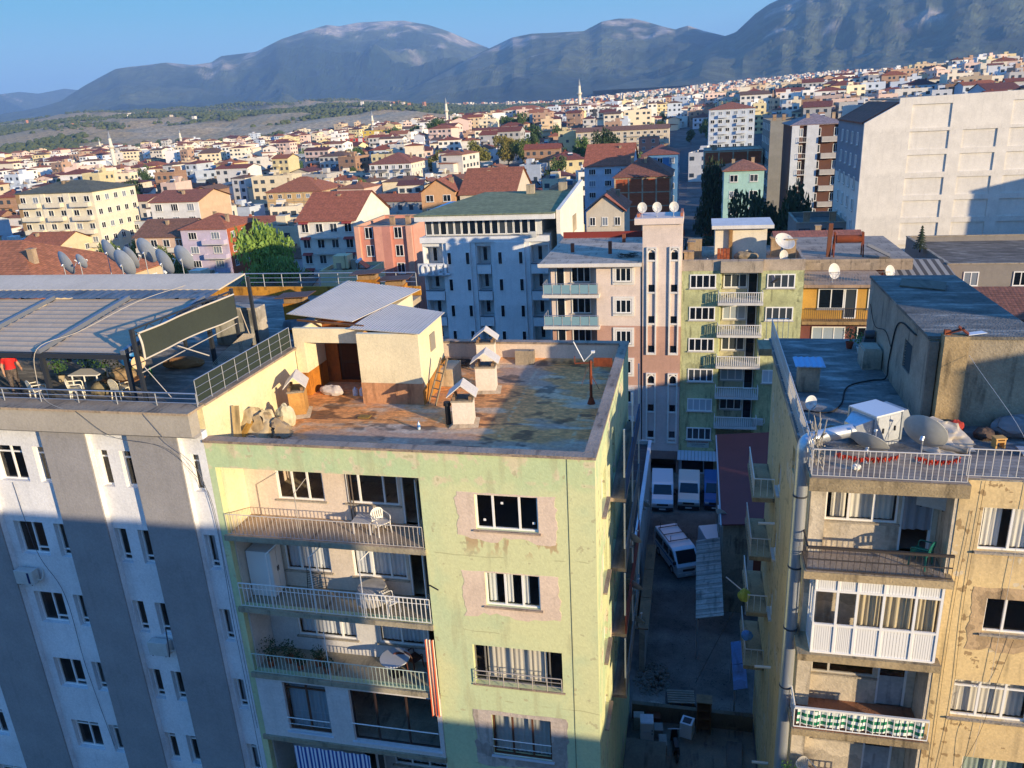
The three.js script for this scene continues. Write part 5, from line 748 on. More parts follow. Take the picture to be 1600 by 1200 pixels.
{ const t = thing('maroon_roof_house', 'grey walled house under a flat maroon sheet roof in the alley', 'house'); mesh('wall', B().box(2.1, 7.5, -3, 5.4, -57.5, -44.2), WORN('#8f9088'), t); mesh('roof', B().hex([2.0, 5.42, -44], [7.5, 5.9, -44], [7.5, 5.9, -58], [2.0, 5.42, -58], [2.0, 5.5, -44], [7.5, 5.98, -44], [7.5, 5.98, -58], [2.0, 5.5, -58]), M('#5e2a30', { roughness: .75, t: 'plaster' }), t); mesh('gutter', B().cyl([1.96, 5.4, -44], [1.96, 5.4, -58], .07, .07, 8), M('#a9adb0'), t); mesh('wall_panel', B().box(3.6, 3.95, -2, 5.3, -44.2, -44.1), PL('#c3c4c4'), t); mesh('wall_panel', B().box(3.96, 4.4, -2, 5.3, -44.2, -44.12), M('#6e3226'), t);
  const w = mesh('window', B().box(2.02, 2.1, 1.2, 2.6, -52, -50.5), PVC, t); mesh('pane', B().box(2.0, 2.02, 1.3, 2.5, -51.9, -50.6), PANE, w); rebase(t, [4.7, -1.5, -51]); }
{ const t = thing('carport_roof', 'ribbed white corrugated lean-to roof over the alley', 'canopy'); const n = 34; for (let k = 0; k < n; k++) { const z = -38.5 - k * .25; mesh('roof_sheet', B().hex([.55, 2.5, z], [2.05, 2.85, z], [2.05, 2.85, z - .22], [.55, 2.5, z - .22], [.55, 2.53 + (k % 2) * .03, z], [2.05, 2.88 + (k % 2) * .03, z], [2.05, 2.9, z - .22], [.55, 2.55, z - .22]), M(k % 5 === 2 ? '#8e8c86' : '#a9a7a0', { t: 'worn' }), t); } for (const z of [-39, -43, -46.6]) mesh('post', B().cyl([.65, -1.2, z], [.65, 2.5, z], .05, .05, 8), ALU, t); mesh('purlin', B().bar([.7, 2.48, -38.5], [.7, 2.48, -47], .06).bar([1.95, 2.78, -38.5], [1.95, 2.78, -47], .06), WOOD, t); rebase(t, [1.3, -.7, -42.7]); }
{ const t = thing('blue_canopy', 'long blue metal sheet canopy along the alley wall', 'canopy'); for (let k = 0; k < 2; k++) mesh('roof_sheet', B().hex([2.42, 1.95 - k * .03, -33.6 - k * 1.92], [3.1, 2.1 - k * .03, -33.7 - k * 1.92], [3.1, 2.1, -35.55 - k * 1.92], [2.42, 1.95, -35.5 - k * 1.92], [2.42, 1.98, -33.6 - k * 1.92], [3.1, 2.13, -33.7 - k * 1.92], [3.1, 2.13, -35.55 - k * 1.92], [2.42, 1.98, -35.5 - k * 1.92]), M('#3f6ea0', { roughness: .6, t: 'worn' }), t); for (const z of [-33.9, -37.2]) mesh('post', B().cyl([2.5, -.5, z], [2.5, 1.95, z], .04, .04, 8), ALU, t); rebase(t, [2.8, -.3, -35.5]); }
single('yard_wall', B().box(-2.6, 3.4, -1, .75, -33.5, -33.25), CON('#6f6454'), 'low mud coloured wall across the yard', 'wall');
{ const t = thing('wooden_cabinet', 'open wooden cabinet standing by the yard wall', 'cabinet', [1.0, -.1, -32.9]); mesh('carcass', B().box(-.35, -.3, 0, 1.9, -.28, .28).box(.3, .35, 0, 1.9, -.28, .28).box(-.3, .3, 0, 1.9, -.28, -.24), WOOD, t); mesh('cabinet_top', B().box(-.38, .38, 1.9, 1.95, -.3, .3), M('#9b8466', { t: 'worn' }), t); for (const y of [.3, .9, 1.4]) mesh('shelf', B().box(-.3, .3, y, y + .03, -.23, .26), WOOD, t); }
{ const t = thing('pallet_stack', 'dark crate with a wooden pallet on top at the yard wall', 'pallet', [-.15, -.2, -34.3], .1); mesh('crate', B().box(-.75, .75, 0, .7, -.5, .5), DARK, t); for (let k = 0; k < 6; k++) mesh('slat', B().box(-.7, .7, .82, .86, -.48 + k * .17, -.36 + k * .17), M('#9d9080', { t: 'worn' }), t); for (const x of [-.6, 0, .55]) mesh('bearer', B().box(x, x + .08, .71, .82, -.48, .49), WOOD, t); }
{ const t = thing('refrigerator', 'old white fridge standing in the yard', 'fridge', [-1.75, -.08, -31.7], .1); mesh('body', B().box(-.32, .32, .05, 1.4, -.3, .3), M('#c9ccd0', { roughness: .5, t: 'plaster' }), t); mesh('door', B().box(-.31, .31, .08, .85, .3, .35), M('#b9bcc0', { roughness: .5 }), t); mesh('door', B().box(-.31, .31, .88, 1.38, .3, .35), M('#b9bcc0', { roughness: .5 }), t); for (const y of [.75, .95]) mesh('handle', B().box(.22, .26, y, y + .08, .35, .39), DARK, t); }
{ const t = thing('washing_machine', 'white washing machine with open lid in the yard', 'washing machine', [.2, -.1, -32.5], -.25); mesh('body', B().box(-.3, .3, 0, .82, -.3, .3), M('#d2d5d8', { roughness: .45 }), t); mesh('lid_frame', B().box(-.3, .3, .821, .86, -.3, .3), M('#c8ccd0'), t); mesh('tub_opening', B().box(-.2, .2, .861, .868, -.2, .2), M('#3a3c40'), t); }
{ const t = thing('motor_scooter', 'dark scooter parked beside the fridge', 'scooter', [-.35, -.05, -31.2], .15); for (const z of [-.62, .62]) { const w = mesh('wheel', new THREE.TorusGeometry(.22, .06, 8, 20).rotateY(Math.PI / 2).translate(0, .28, z), DARK, t); mesh('rim', B().cyl([-.04, .28, z], [.04, .28, z], .14, .14, 14), ALU, w); } mesh('body', B().hex([-.16, .3, .55], [.16, .3, .55], [.16, .3, -.3], [-.16, .3, -.3], [-.12, .75, .6], [.12, .75, .6], [.14, .45, -.3], [-.14, .45, -.3]), M('#1b1d22', { roughness: .3 }), t); mesh('front_shield', B().hex([-.2, .35, -.35], [.2, .35, -.35], [.2, .3, -.45], [-.2, .3, -.45], [-.14, .95, -.45], [.14, .95, -.45], [.12, .95, -.55], [-.12, .95, -.55]), M('#1b1d22', { roughness: .3 }), t); mesh('seat', B().hex([-.12, .75, .62], [.12, .75, .62], [.12, .72, -.1], [-.12, .72, -.1], [-.1, .85, .6], [.1, .85, .6], [.1, .8, -.08], [-.1, .8, -.08]), DARK, t); mesh('handlebar', B().cyl([-.32, 1.0, -.42], [.32, 1.0, -.42], .018, .018, 8), ALU, t); }
for (const [x, y, z, w, d, h, c, l] of [[-2.2, 0, -32.6, .5, .4, .8, '#a9a296', 'pale carton left of the fridge in the yard'], [-1.2, 0, -32.2, .4, .5, .55, '#8e8880', 'grey box between fridge and scooter'], [-1.5, 0, -33.0, .7, .4, .5, '#6e3a24', 'reddish wooden box behind the fridge'], [-.95, 0, -31.2, .35, .7, .7, '#9a958c', 'narrow grey freezer beside the fridge']]) { const t = thing('storage_box', l, 'box', [x, y - .1, z], .1); mesh('box_body', B().box(-w / 2, w / 2, 0, h - .04, -d / 2, d / 2), M(c, { t: 'worn' }), t); mesh('lid', B().box(-w / 2 - .015, w / 2 + .015, h - .04, h, -d / 2 - .015, d / 2 + .015), M(c, { t: 'plaster' }), t); }
{ const t = thing('lean_to_roof', 'flat grey lean-to roof at the bottom of the yard', 'canopy'); mesh('roof_sheet', B().hex([-2.6, 1.45, -28.2], [-.75, 1.45, -28.2], [-.75, 1.55, -30], [-2.6, 1.55, -30], [-2.6, 1.5, -28.2], [-.75, 1.5, -28.2], [-.75, 1.6, -30], [-2.6, 1.6, -30]), M('#77766c', { t: 'worn' }), t); for (const [x, z] of [[-.85, -29.9], [-.85, -28.3]]) mesh('post', B().cyl([x, 0, z], [x, 1.46, z], .05, .05, 8), WOOD, t); rebase(t, [-1.7, 0, -29]); }
single('concrete_kerb', B().hex([2.0, -.3, -28.6], [2.7, -.3, -28.6], [2.8, -.3, -32], [2.1, -.3, -32], [2.0, .25, -28.6], [2.7, .25, -28.6], [2.8, .25, -32], [2.1, .25, -32]), CON('#6d6a66'), 'low concrete plinth along the yellow wall in the yard', 'plinth');
function rubble(cx, cy, cz, w, d, h, n, hex, label) { const g = B(); for (let i = 0; i < n; i++) { const a = rr(0, 6.28), q = Math.sqrt(rnd()), x = cx + Math.cos(a) * q * w / 2, z = cz + Math.sin(a) * q * d / 2, s = rr(.05, .17), y = cy + (1 - q) * h * rr(.5, 1); g.add(new THREE.IcosahedronGeometry(s, 0), new THREE.Matrix4().makeRotationFromEuler(new THREE.Euler(rr(0, 6), rr(0, 6), 0)).setPosition(x, y, z)); } const m = single('rubble_heap', g, M(hex, { t: 'worn' }), label, 'rubble'); m.userData.kind = 'stuff'; }
rubble(-1.7, -.45, -36.5, 2.0, 3.2, .4, 260, '#6d675e', 'dark rubble heap against the alley side wall'); rubble(-1.5, -.25, -34.2, 1.4, .8, .2, 120, '#a8a298', 'pale stone rubble before the pallet crate');
single('carton', B().box(-1.7, -1.25, -1.0, -.78, -42.4, -42.1), M('#a8754c'), 'brown carton lying on the alley', 'carton');
for (const [x, y, z, l, d] of [[-2.18, 13.45, -27.5, 'grey satellite dish highest on the green side wall', 1], [-2.18, 10.6, -28.5, 'grey satellite dish halfway down the green side wall', 1], [-2.18, 7.7, -30.2, 'grey satellite dish lowest on the green side wall', 1], [-2.9, 4.3, -47.5, 'grey satellite dish on the white annex wall', 1]]) dish([x, y, z], .42, l, { h: .35, el: .6 });
dish([2.0, 4.7, -45.5], .45, 'grey satellite dish on the maroon roof edge', { h: .6 });
for (const [y, z, l] of [[13.2, -30.5, 'upper white drain pipe poking out of the yellow side'], [7.5, -28.6, 'middle white drain pipe poking out of the yellow side'], [3.6, -27.4, 'lower white drain pipe poking out of the yellow side']]) single('drain_spout', B().cyl([3.5, y, z], [2.85, y - .02, z], .06, .06, 10), M('#d8d4c8'), l, 'pipe', 'drain spouts');
crumple(.5, .6, .4, 91, M('#a8b04a', { roughness: .6 }), 'plastic_bag', 'yellow green bag hanging from a pole on the alley side', 'bag', [2.5, 8.9, -31.2]);
single('pole', B().cyl([1.7, 9.9, -31.4], [2.7, 9.2, -31.1], .03, .03, 6), WHITEM, 'white pole holding the hanging bag', 'pole');
crumple(.5, .4, .4, 93, M('#4f86c0', { roughness: .6 }), 'plastic_bag', 'blue bag on the alley side balcony', 'bag', [2.7, 6.9, -31.2]);
cable([[2.6, 9.5, -31.3], [1.6, 5.5, -33], [.6, .2, -36]], .015, 'thin wire slanting down into the yard', '#57524a');
// shop front at the end of the alley is part of the green far building (below)

const gcacheCar = [];
// ---------------------------------------------------------------- vans
function van(o, pos, ry, label) {
  const t = thing('parked_van', label, 'van', pos, ry, 'vans parked in the alley'), L = o.L, Wd = o.W / 2, paint = M(o.hex, { roughness: .35, metalness: .1 });
  // side profile, front at +z
  const pr = o.prof.map(([z, y]) => new THREE.Vector2(z, y)), s = new THREE.Shape(pr);
  for (const wz of o.wheels) { /* wheel arches are part of the outline */ }
  const g = new THREE.ExtrudeGeometry(s, { depth: o.W - .16, bevelEnabled: true, bevelSize: .06, bevelThickness: .08, bevelSegments: 3 }); g.translate(0, 0, -o.W / 2 + .08); g.rotateY(-Math.PI / 2);
  mesh('body', g, paint, t);
  const [ws0, ws1] = o.ws; // windscreen from bottom to top: [z,y]
  const out = .075; const n = new THREE.Vector2(ws1[1] - ws0[1], -(ws1[0] - ws0[0])).normalize();
  const q = (p, k) => [p[0] + n.x * k, p[1] + n.y * k];
  const a = q(ws0, out), b = q(ws1, out);
  mesh('windscreen', B().quad([-Wd + .12, a[1], a[0]], [Wd - .12, a[1], a[0]], [Wd - .18, b[1], b[0]], [-Wd + .18, b[1], b[0]]), PANE, t);
  for (const sd of [-1, 1]) for (const w of o.side) mesh('side_window', B().quad(...w.map(([z, y]) => [sd * (Wd + .004), y, z])), PANE, t);
  for (const sd of [-1, 1]) { mesh('headlight', B().box(sd * (Wd - .36), sd * (Wd - .06), o.hl - .09, o.hl + .09, o.nose + .03, o.nose + .075), M('#c9ced2', { roughness: .15 }), t); mesh('mirror', B().box(sd * (Wd + .02), sd * (Wd + .2), ws0[1] + .02, ws0[1] + .24, ws0[0] - .05, ws0[0] + .05), o.mirror || DARK, t); }
  mesh('bumper', B().box(-Wd + .02, Wd - .02, .22, .52, o.nose - .05, o.nose + .1), o.bump || M('#25272b', { roughness: .7 }), t);
  mesh('grille', B().box(-Wd + .42, Wd - .42, o.hl - .1, o.hl + .06, o.nose + .03, o.nose + .08), DARK, t);
  mesh('number_plate', B().box(-.26, .26, .33, .44, o.nose + .1, o.nose + .112), M('#e4e4e0'), t);
  for (const wz of o.wheels) for (const sd of [-1, 1]) { const w = mesh('wheel', B().cyl([sd * (Wd - .2), .31, wz], [sd * (Wd + .015), .31, wz], .31, .31, 22), DARK, t); mesh('rim', B().cyl([sd * (Wd + .015), .31, wz], [sd * (Wd + .03), .31, wz], .19, .17, 16), ALU, w); }
  if (o.rack) { const rk = mesh('roof_rack', B().bar([-Wd + .12, o.H + .12, -1.6], [-Wd + .12, o.H + .12, .35], .035).bar([Wd - .12, o.H + .12, -1.6], [Wd - .12, o.H + .12, .35], .035), DARK, t); for (const z of [-1.6, -.6, .35]) mesh('rack_bar', B().bar([-Wd + .1, o.H + .13, z], [Wd - .1, o.H + .13, z], .045), DARK, rk); for (const [x, z] of [[-.6, -1.6], [.6, -1.6], [-.6, .35], [.6, .35]]) mesh('rack_upright', B().bar([x, o.H + .06, z], [x, o.H + .55, z], .03), DARK, rk); }
  if (o.stripe) for (const sd of [-1, 1]) mesh('side_stripe', B().box(sd * (Wd + .003), sd * (Wd + .006), .82, .9, -L / 2 + .3, o.nose - .3), M('#4a76b0'), t);
  mesh('skirt', B().box(-Wd + .06, Wd - .06, .2, .34, -L / 2 + .1, o.nose - .1), DARK, t);
  return t;
}
const boxVan = { L: 4.2, W: 1.74, H: 1.82, hex: '#d3cec4', nose: 2.06, hl: .78, wheels: [-1.35, 1.35], prof: [[-2.05, .3], [2.0, .3], [2.02, .78], [1.85, .95], [1.0, 1.12], [.35, 1.7], [.1, 1.78], [-1.95, 1.8], [-2.05, 1.6]], ws: [[1.02, 1.12], [.36, 1.7]], side: [[[.95, 1.08], [.4, 1.6], [-.25, 1.62], [-.25, 1.05]]] };
const miniBus = { L: 4.4, W: 1.7, H: 1.9, hex: '#d2d6da', nose: 2.1, hl: .72, wheels: [-1.3, 1.2], rack: true, stripe: true, bump: M('#b9bec2', { roughness: .5 }), prof: [[-2.15, .3], [2.08, .3], [2.1, .95], [1.95, 1.12], [1.3, 1.78], [1.05, 1.86], [-2.0, 1.88], [-2.15, 1.6]], ws: [[1.95, 1.12], [1.32, 1.76]], side: [[[1.75, 1.15], [1.25, 1.65], [.75, 1.68], [.75, 1.12]], [[.55, 1.12], [.55, 1.68], [-.35, 1.68], [-.35, 1.12]], [[-.55, 1.12], [-.55, 1.68], [-1.85, 1.68], [-1.85, 1.12]]] };
const panelVan = { ...boxVan, hex: '#ccd4da', prof: [[-2.2, .3], [2.05, .3], [2.06, .82], [1.8, 1.05], [1.2, 1.2], [.65, 1.85], [.4, 1.94], [-2.1, 1.95], [-2.2, 1.6]], ws: [[1.2, 1.2], [.66, 1.84]], H: 1.95, side: [[[1.1, 1.18], [.6, 1.75], [-.1, 1.76], [-.1, 1.15]], [[-.3, 1.15], [-.3, 1.76], [-1.9, 1.76], [-1.9, 1.15]]] };
const gy = (x, z) => ground(x, z) + .01;
van(miniBus, [-.75, gy(-.75, -50), -50.1], .42, 'white minibus with roof rack turning in the alley');
van(panelVan, [-2.15, gy(-2, -60), -60.4], .04, 'white van parked beside the annex wall');
van(boxVan, [.0, gy(0, -61), -61.0], 0, 'cream white delivery van parked below the shop front');
van({ ...boxVan, hex: '#2f5f94' }, [2.1, gy(2.1, -61), -61.2], 0, 'blue van half hidden behind the maroon roof');
van({ ...boxVan, hex: '#d3d8dc' }, [2.15, gy(2.1, -50), -50.6], .3, 'white van mostly hidden behind the corrugated lean-to');

// cars parked along the narrow street
{ const hexes = ['#d8dadc', '#e2e0da', '#9aa0a6', '#3a3d42', '#d2d4d6', '#7a1f1c', '#c9ccd0', '#dedcd6']; let k = 0;
  for (let i = 0; i < 15; i++) for (const s of [-1, 1]) { if (hash(i, s + 5) < .25) continue; const z = -128 - i * 6.6, x = -5.7 + s * 1.75, t = thing('parked_car', '', 'car', [x, ground(x, z) + .055, z], s > 0 ? .02 : Math.PI + .02, 'cars parked along the narrow street'), c = hexes[(i * 3 + s + 1) % 8];
    t.userData.label = `${['white', 'cream', 'grey', 'black', 'silver', 'dark red', 'pale grey', 'off white'][(i * 3 + s + 1) % 8]} car on the ${s < 0 ? 'left' : 'right'} kerb of the narrow street, ${['first', 'second', 'third', 'fourth', 'fifth', 'sixth', 'seventh', 'eighth', 'ninth', 'tenth', 'eleventh', 'twelfth', 'thirteenth', 'fourteenth', 'fifteenth'][i]} from the near end`;
    const pr = new THREE.Shape([[-2.0, .3], [2.0, .3], [2.05, .7], [1.1, .86], [.5, 1.36], [-1.1, 1.4], [-1.75, .95], [-2.05, .85]].map((p) => new THREE.Vector2(...p))), g = gcacheCar[0] ||= (() => { const q = new THREE.ExtrudeGeometry(pr, { depth: 1.5, bevelEnabled: true, bevelSize: .05, bevelThickness: .08, bevelSegments: 2 }); q.translate(0, 0, -.75); q.rotateY(-Math.PI / 2); return q; })();
    mesh('body', g, M(c, { roughness: .35 }), t); mesh('windscreen', gcacheCar[1] ||= B().quad([-.68, .93, 1.1], [.68, .93, 1.1], [.6, 1.4, .56], [-.6, 1.4, .56]).geo(), PANE, t); mesh('rear_window', gcacheCar[2] ||= B().quad([.68, 1.0, -1.78], [-.68, 1.0, -1.78], [-.6, 1.42, -1.2], [.6, 1.42, -1.2]).geo(), PANE, t);
    for (const wz of [-1.25, 1.3]) for (const q of [-1, 1]) mesh('wheel', gcacheCar[3 + (q > 0 ? 1 : 0) + (wz > 0 ? 2 : 0)] ||= B().cyl([q * .62, .3, wz], [q * .86, .3, wz], .3, .3, 14).geo(), DARK, t); } }

// ---------------------------------------------------------------- generic building for the middle distance
const gcache = {};
function winGeo(w, h, n) { const k = `w${w.toFixed(2)}_${h.toFixed(2)}_${n}`; if (gcache[k]) return gcache[k]; const f = Math.min(.09, w * .09), g = B().box(-w / 2, w / 2, 0, f, 0, .07).box(-w / 2, w / 2, h - f, h, 0, .07).box(-w / 2, -w / 2 + f, f, h - f, 0, .07).box(w / 2 - f, w / 2, f, h - f, 0, .07); for (let i = 1; i < n; i++) { const x = -w / 2 + w * i / n; g.box(x - f * .45, x + f * .45, f, h - f, 0, .06); } return gcache[k] = [g.geo(), B().box(-w / 2 + f * .5, w / 2 - f * .5, f * .5, h - f * .5, .004, .03).geo(), B().box(-w / 2 - .08, w / 2 + .08, -.08, -.004, 0, .16).geo()]; }
const SILL = PL('#c9c4ba'), PANES = [PANE, PANE, PANE2, M('#1d2329', { roughness: .15 }), M('#77808a', { roughness: .4 })];
function putWin(parent, x, y, z, ry, w, h, n = 2, o = {}) {
  const [fg, pg, sg] = winGeo(w, h, n), m = mesh('window', fg, o.frame || PVC, parent); m.position.set(x, y, z); m.rotation.y = ry;
  mesh('pane', pg, o.pane || pick(PANES), m); if (o.sill !== false) mesh('sill', sg, SILL, m); return m;
}
function gableRoof(w, d, y, h, o, hip) { // local: x -w/2..w/2, z 0..-d, eaves at y; ridge along x (or z if o.alongZ)
  const g = B(), e = o.over ?? .4, th = .12, x0 = -w / 2 - e, x1 = w / 2 + e, z0 = e, z1 = -d - e, zm = -d / 2, hi = hip ? Math.min(w, d) / 2 + e : 0;
  const slab = (a, b, c, dd) => { const u = (p) => [p[0], p[1] + th, p[2]]; g.quad(u(a), u(b), u(c), u(dd)); g.quad(dd, c, b, a); g.quad(a, b, u(b), u(a)); };
  if (!o.alongZ) { const r0 = [x0 + hi, y + h, zm], r1 = [x1 - hi, y + h, zm], A = [x0, y, z0], Bq = [x1, y, z0], C = [x1, y, z1], D = [x0, y, z1]; slab(A, Bq, r1, r0); slab(C, D, r0, r1); if (hip) { slab(Bq, C, r1, r1); slab(D, A, r0, r0); } }
  else { const r0 = [0, y + h, z0 - hi], r1 = [0, y + h, z1 + hi], A = [x0, y, z0], Bq = [x1, y, z0], C = [x1, y, z1], D = [x0, y, z1]; slab(Bq, C, r1, r0); slab(D, A, r0, r1); if (hip) { slab(A, Bq, r0, r0); slab(C, D, r1, r1); } }
  return g;
}
const TILE = (hex) => M('#' + new THREE.Color(hex).lerp(new THREE.Color('#b98f6c'), .38).getHexString(), { t: 'tile', b: 'tileB', bs: .03 });
function bldg(o) {
  const t = thing(o.name || 'apartment_building', o.label, o.cat || 'building', [0, 0, 0], 0, o.group), w = o.x1 - o.x0, d = o.d, st = o.st || 3;
  const cx = (o.x0 + o.x1) / 2, yb = o.yb ?? Math.min(ground(cx, o.z), ground(cx, o.z - d)) - 1; t.position.set(cx, yb, o.z); t.rotation.y = o.ry || 0;
  const H = o.y1 - yb, wm = PL(o.wall), sideM = o.side ? (o.side === 'brick' ? M('#b5613c', { t: 'brick' }) : PL(o.side)) : wm, R = o.roof || {};
  mesh('wall', B().box(-w / 2, w / 2, 0, H, -.2, 0), o.brick ? M('#b5613c', { t: 'brick' }) : wm, t); mesh('wall', B().box(-w / 2, w / 2, 0, H, -d, -d + .2), wm, t);
  for (const s of [-1, 1]) { const g = B().box(s < 0 ? -w / 2 : w / 2 - .2, s < 0 ? -w / 2 + .2 : w / 2, 0, H, -d + .2, -.2); if (R.type === 'gable' && !R.alongZ) { const xo = s * w / 2, xi = s * (w / 2 - .2); for (const x of [xo, xi]) g.tri([x, H, 0], [x, H, -d], [x, H + R.h, -d / 2]); } mesh('wall', g, sideM, t); }
  if (R.type === 'gable' && R.alongZ) for (const z of [0, -d]) mesh('gable', B().tri([-w / 2, H, z], [w / 2, H, z], [0, H + R.h, z]), wm, t);
  if (R.type === 'hip' || R.type === 'gable') { const rf = mesh('roof', gableRoof(w, d, H, R.h, R, R.type === 'hip'), R.mat || TILE(R.hex || '#a8512f'), t); mesh('ceiling', B().box(-w / 2 + .2, w / 2 - .2, H - .25, H - .1, -d + .2, -.2), ROOM, t); for (let k = 0; k < (o.chim ?? 2); k++) { const x = rr(-.35, .35) * w, z = -d * rr(.3, .7); mesh('chimney', B().box(x - .3, x + .3, H + R.h * .3, H + R.h * .8 + .5, z - .3, z + .3).box(x - .36, x + .36, H + R.h * .8 + .5, H + R.h * .8 + .58, z - .36, z + .36), CON('#b8a58e'), rf); } }
  else { mesh('roof', B().box(-w / 2 + .2, w / 2 - .2, H - .7, H - .55, -d + .2, -.2), R.mat || M('#9a948c', { t: 'greyRoof' }), t); mesh('coping', B().box(-w / 2 - .06, w / 2 + .06, H, H + .09, -.26, .06).box(-w / 2 - .06, w / 2 + .06, H, H + .09, -d - .06, -d + .26).box(-w / 2 - .06, -w / 2 + .26, H, H + .09, -d + .26, -.26).box(w / 2 - .26, w / 2 + .06, H, H + .09, -d + .26, -.26), CON('#b5ab9c'), t); for (let k = 0; k < (o.chim ?? 2); k++) { const x = rr(-.35, .35) * w, z = -d * rr(.25, .75); mesh('chimney', B().box(x - .4, x + .4, H - .55, H + .9, z - .3, z + .3).box(x - .5, x + .5, H + .95, H + 1.02, z - .4, z + .4), CON('#b49a80'), t); } }
  const nst = o.n ?? Math.max(1, Math.floor((H - .4) / st));
  const face = (cfg, ry, len, px, pz, sgn) => { // windows on one face
    if (!cfg) return; const { c, w: ww = 1.3, h: hh = 1.35, n = 2, skip = [], from = 0 } = cfg;
    for (let k = from; k < nst; k++) { const y = H - (k + 1) * st + (o.dy ?? .95); if (y < -.5) break; for (let i = 0; i < c; i++) { if (skip.includes(i)) continue; const u = (i + .5) / c * len - len / 2; const p = ry === 0 ? [u, 0.002] : [px, -d / 2 + u * sgn]; putWin(t, ry === 0 ? u : px, y, ry === 0 ? .002 : -d / 2 + u * sgn, ry, ww, hh, n, cfg); } } };
  face(o.front, 0, w, 0, 0, 1); face(o.right, Math.PI / 2, d, w / 2 + .002, 0, -1); face(o.left, -Math.PI / 2, d, -w / 2 - .002, 0, 1);
  for (const b of o.balc || []) { const [u0, u1, dep = 1.1, solid] = b, xa = -w / 2 + u0 * w, xb = -w / 2 + u1 * w; for (let k = b[4] || 0; k < nst; k++) { const y = H - (k + 1) * st + .05; if (y < .3) break; mesh('balcony_slab', B().box(xa, xb, y - .16, y, .001, dep), PL('#d2ccc0'), t); if (solid) mesh('balcony_front', B().box(xa, xb, y, y + .85, dep - .1, dep).box(xb - .1, xb, y, y + .85, .001, dep - .1).box(xa, xa + .1, y, y + .85, .001, dep - .1), solid === true ? wm : PL(solid), t); else { const g = B().bar([xa, y + .85, dep - .03], [xb, y + .85, dep - .03], .05); const nb = Math.round((xb - xa) / .3); for (let q = 0; q <= nb; q++) g.bar([lerp(xa, xb, q / nb), y, dep - .03], [lerp(xa, xb, q / nb), y + .85, dep - .03], .025); mesh('balcony_railing', g, o.railM || WHITEM, t); } } }
  for (const s of o.strips || []) mesh('facade_strip', B().box(-w / 2 + s[0] * w, -w / 2 + s[1] * w, 0, H * (s[3] ?? 1), .001, s[4] ?? .12), PL(s[2]), t);
  for (let k = 0; k < (o.slabBands || 0); k++) mesh('slab_band', B().box(-w / 2 - .02, w / 2 + .02, H - k * st - .35, H - k * st - .1, -d - .02, .03), CON('#c3b59f'), t);
  for (let k = 0; k < (o.postBands || 0); k++) { const x = lerp(-w / 2 + .15, w / 2 - .15, k / (o.postBands - 1)); mesh('concrete_post', B().box(x - .17, x + .17, 0, H, .0, .035), CON('#c3b59f'), t); }
  return t;
}
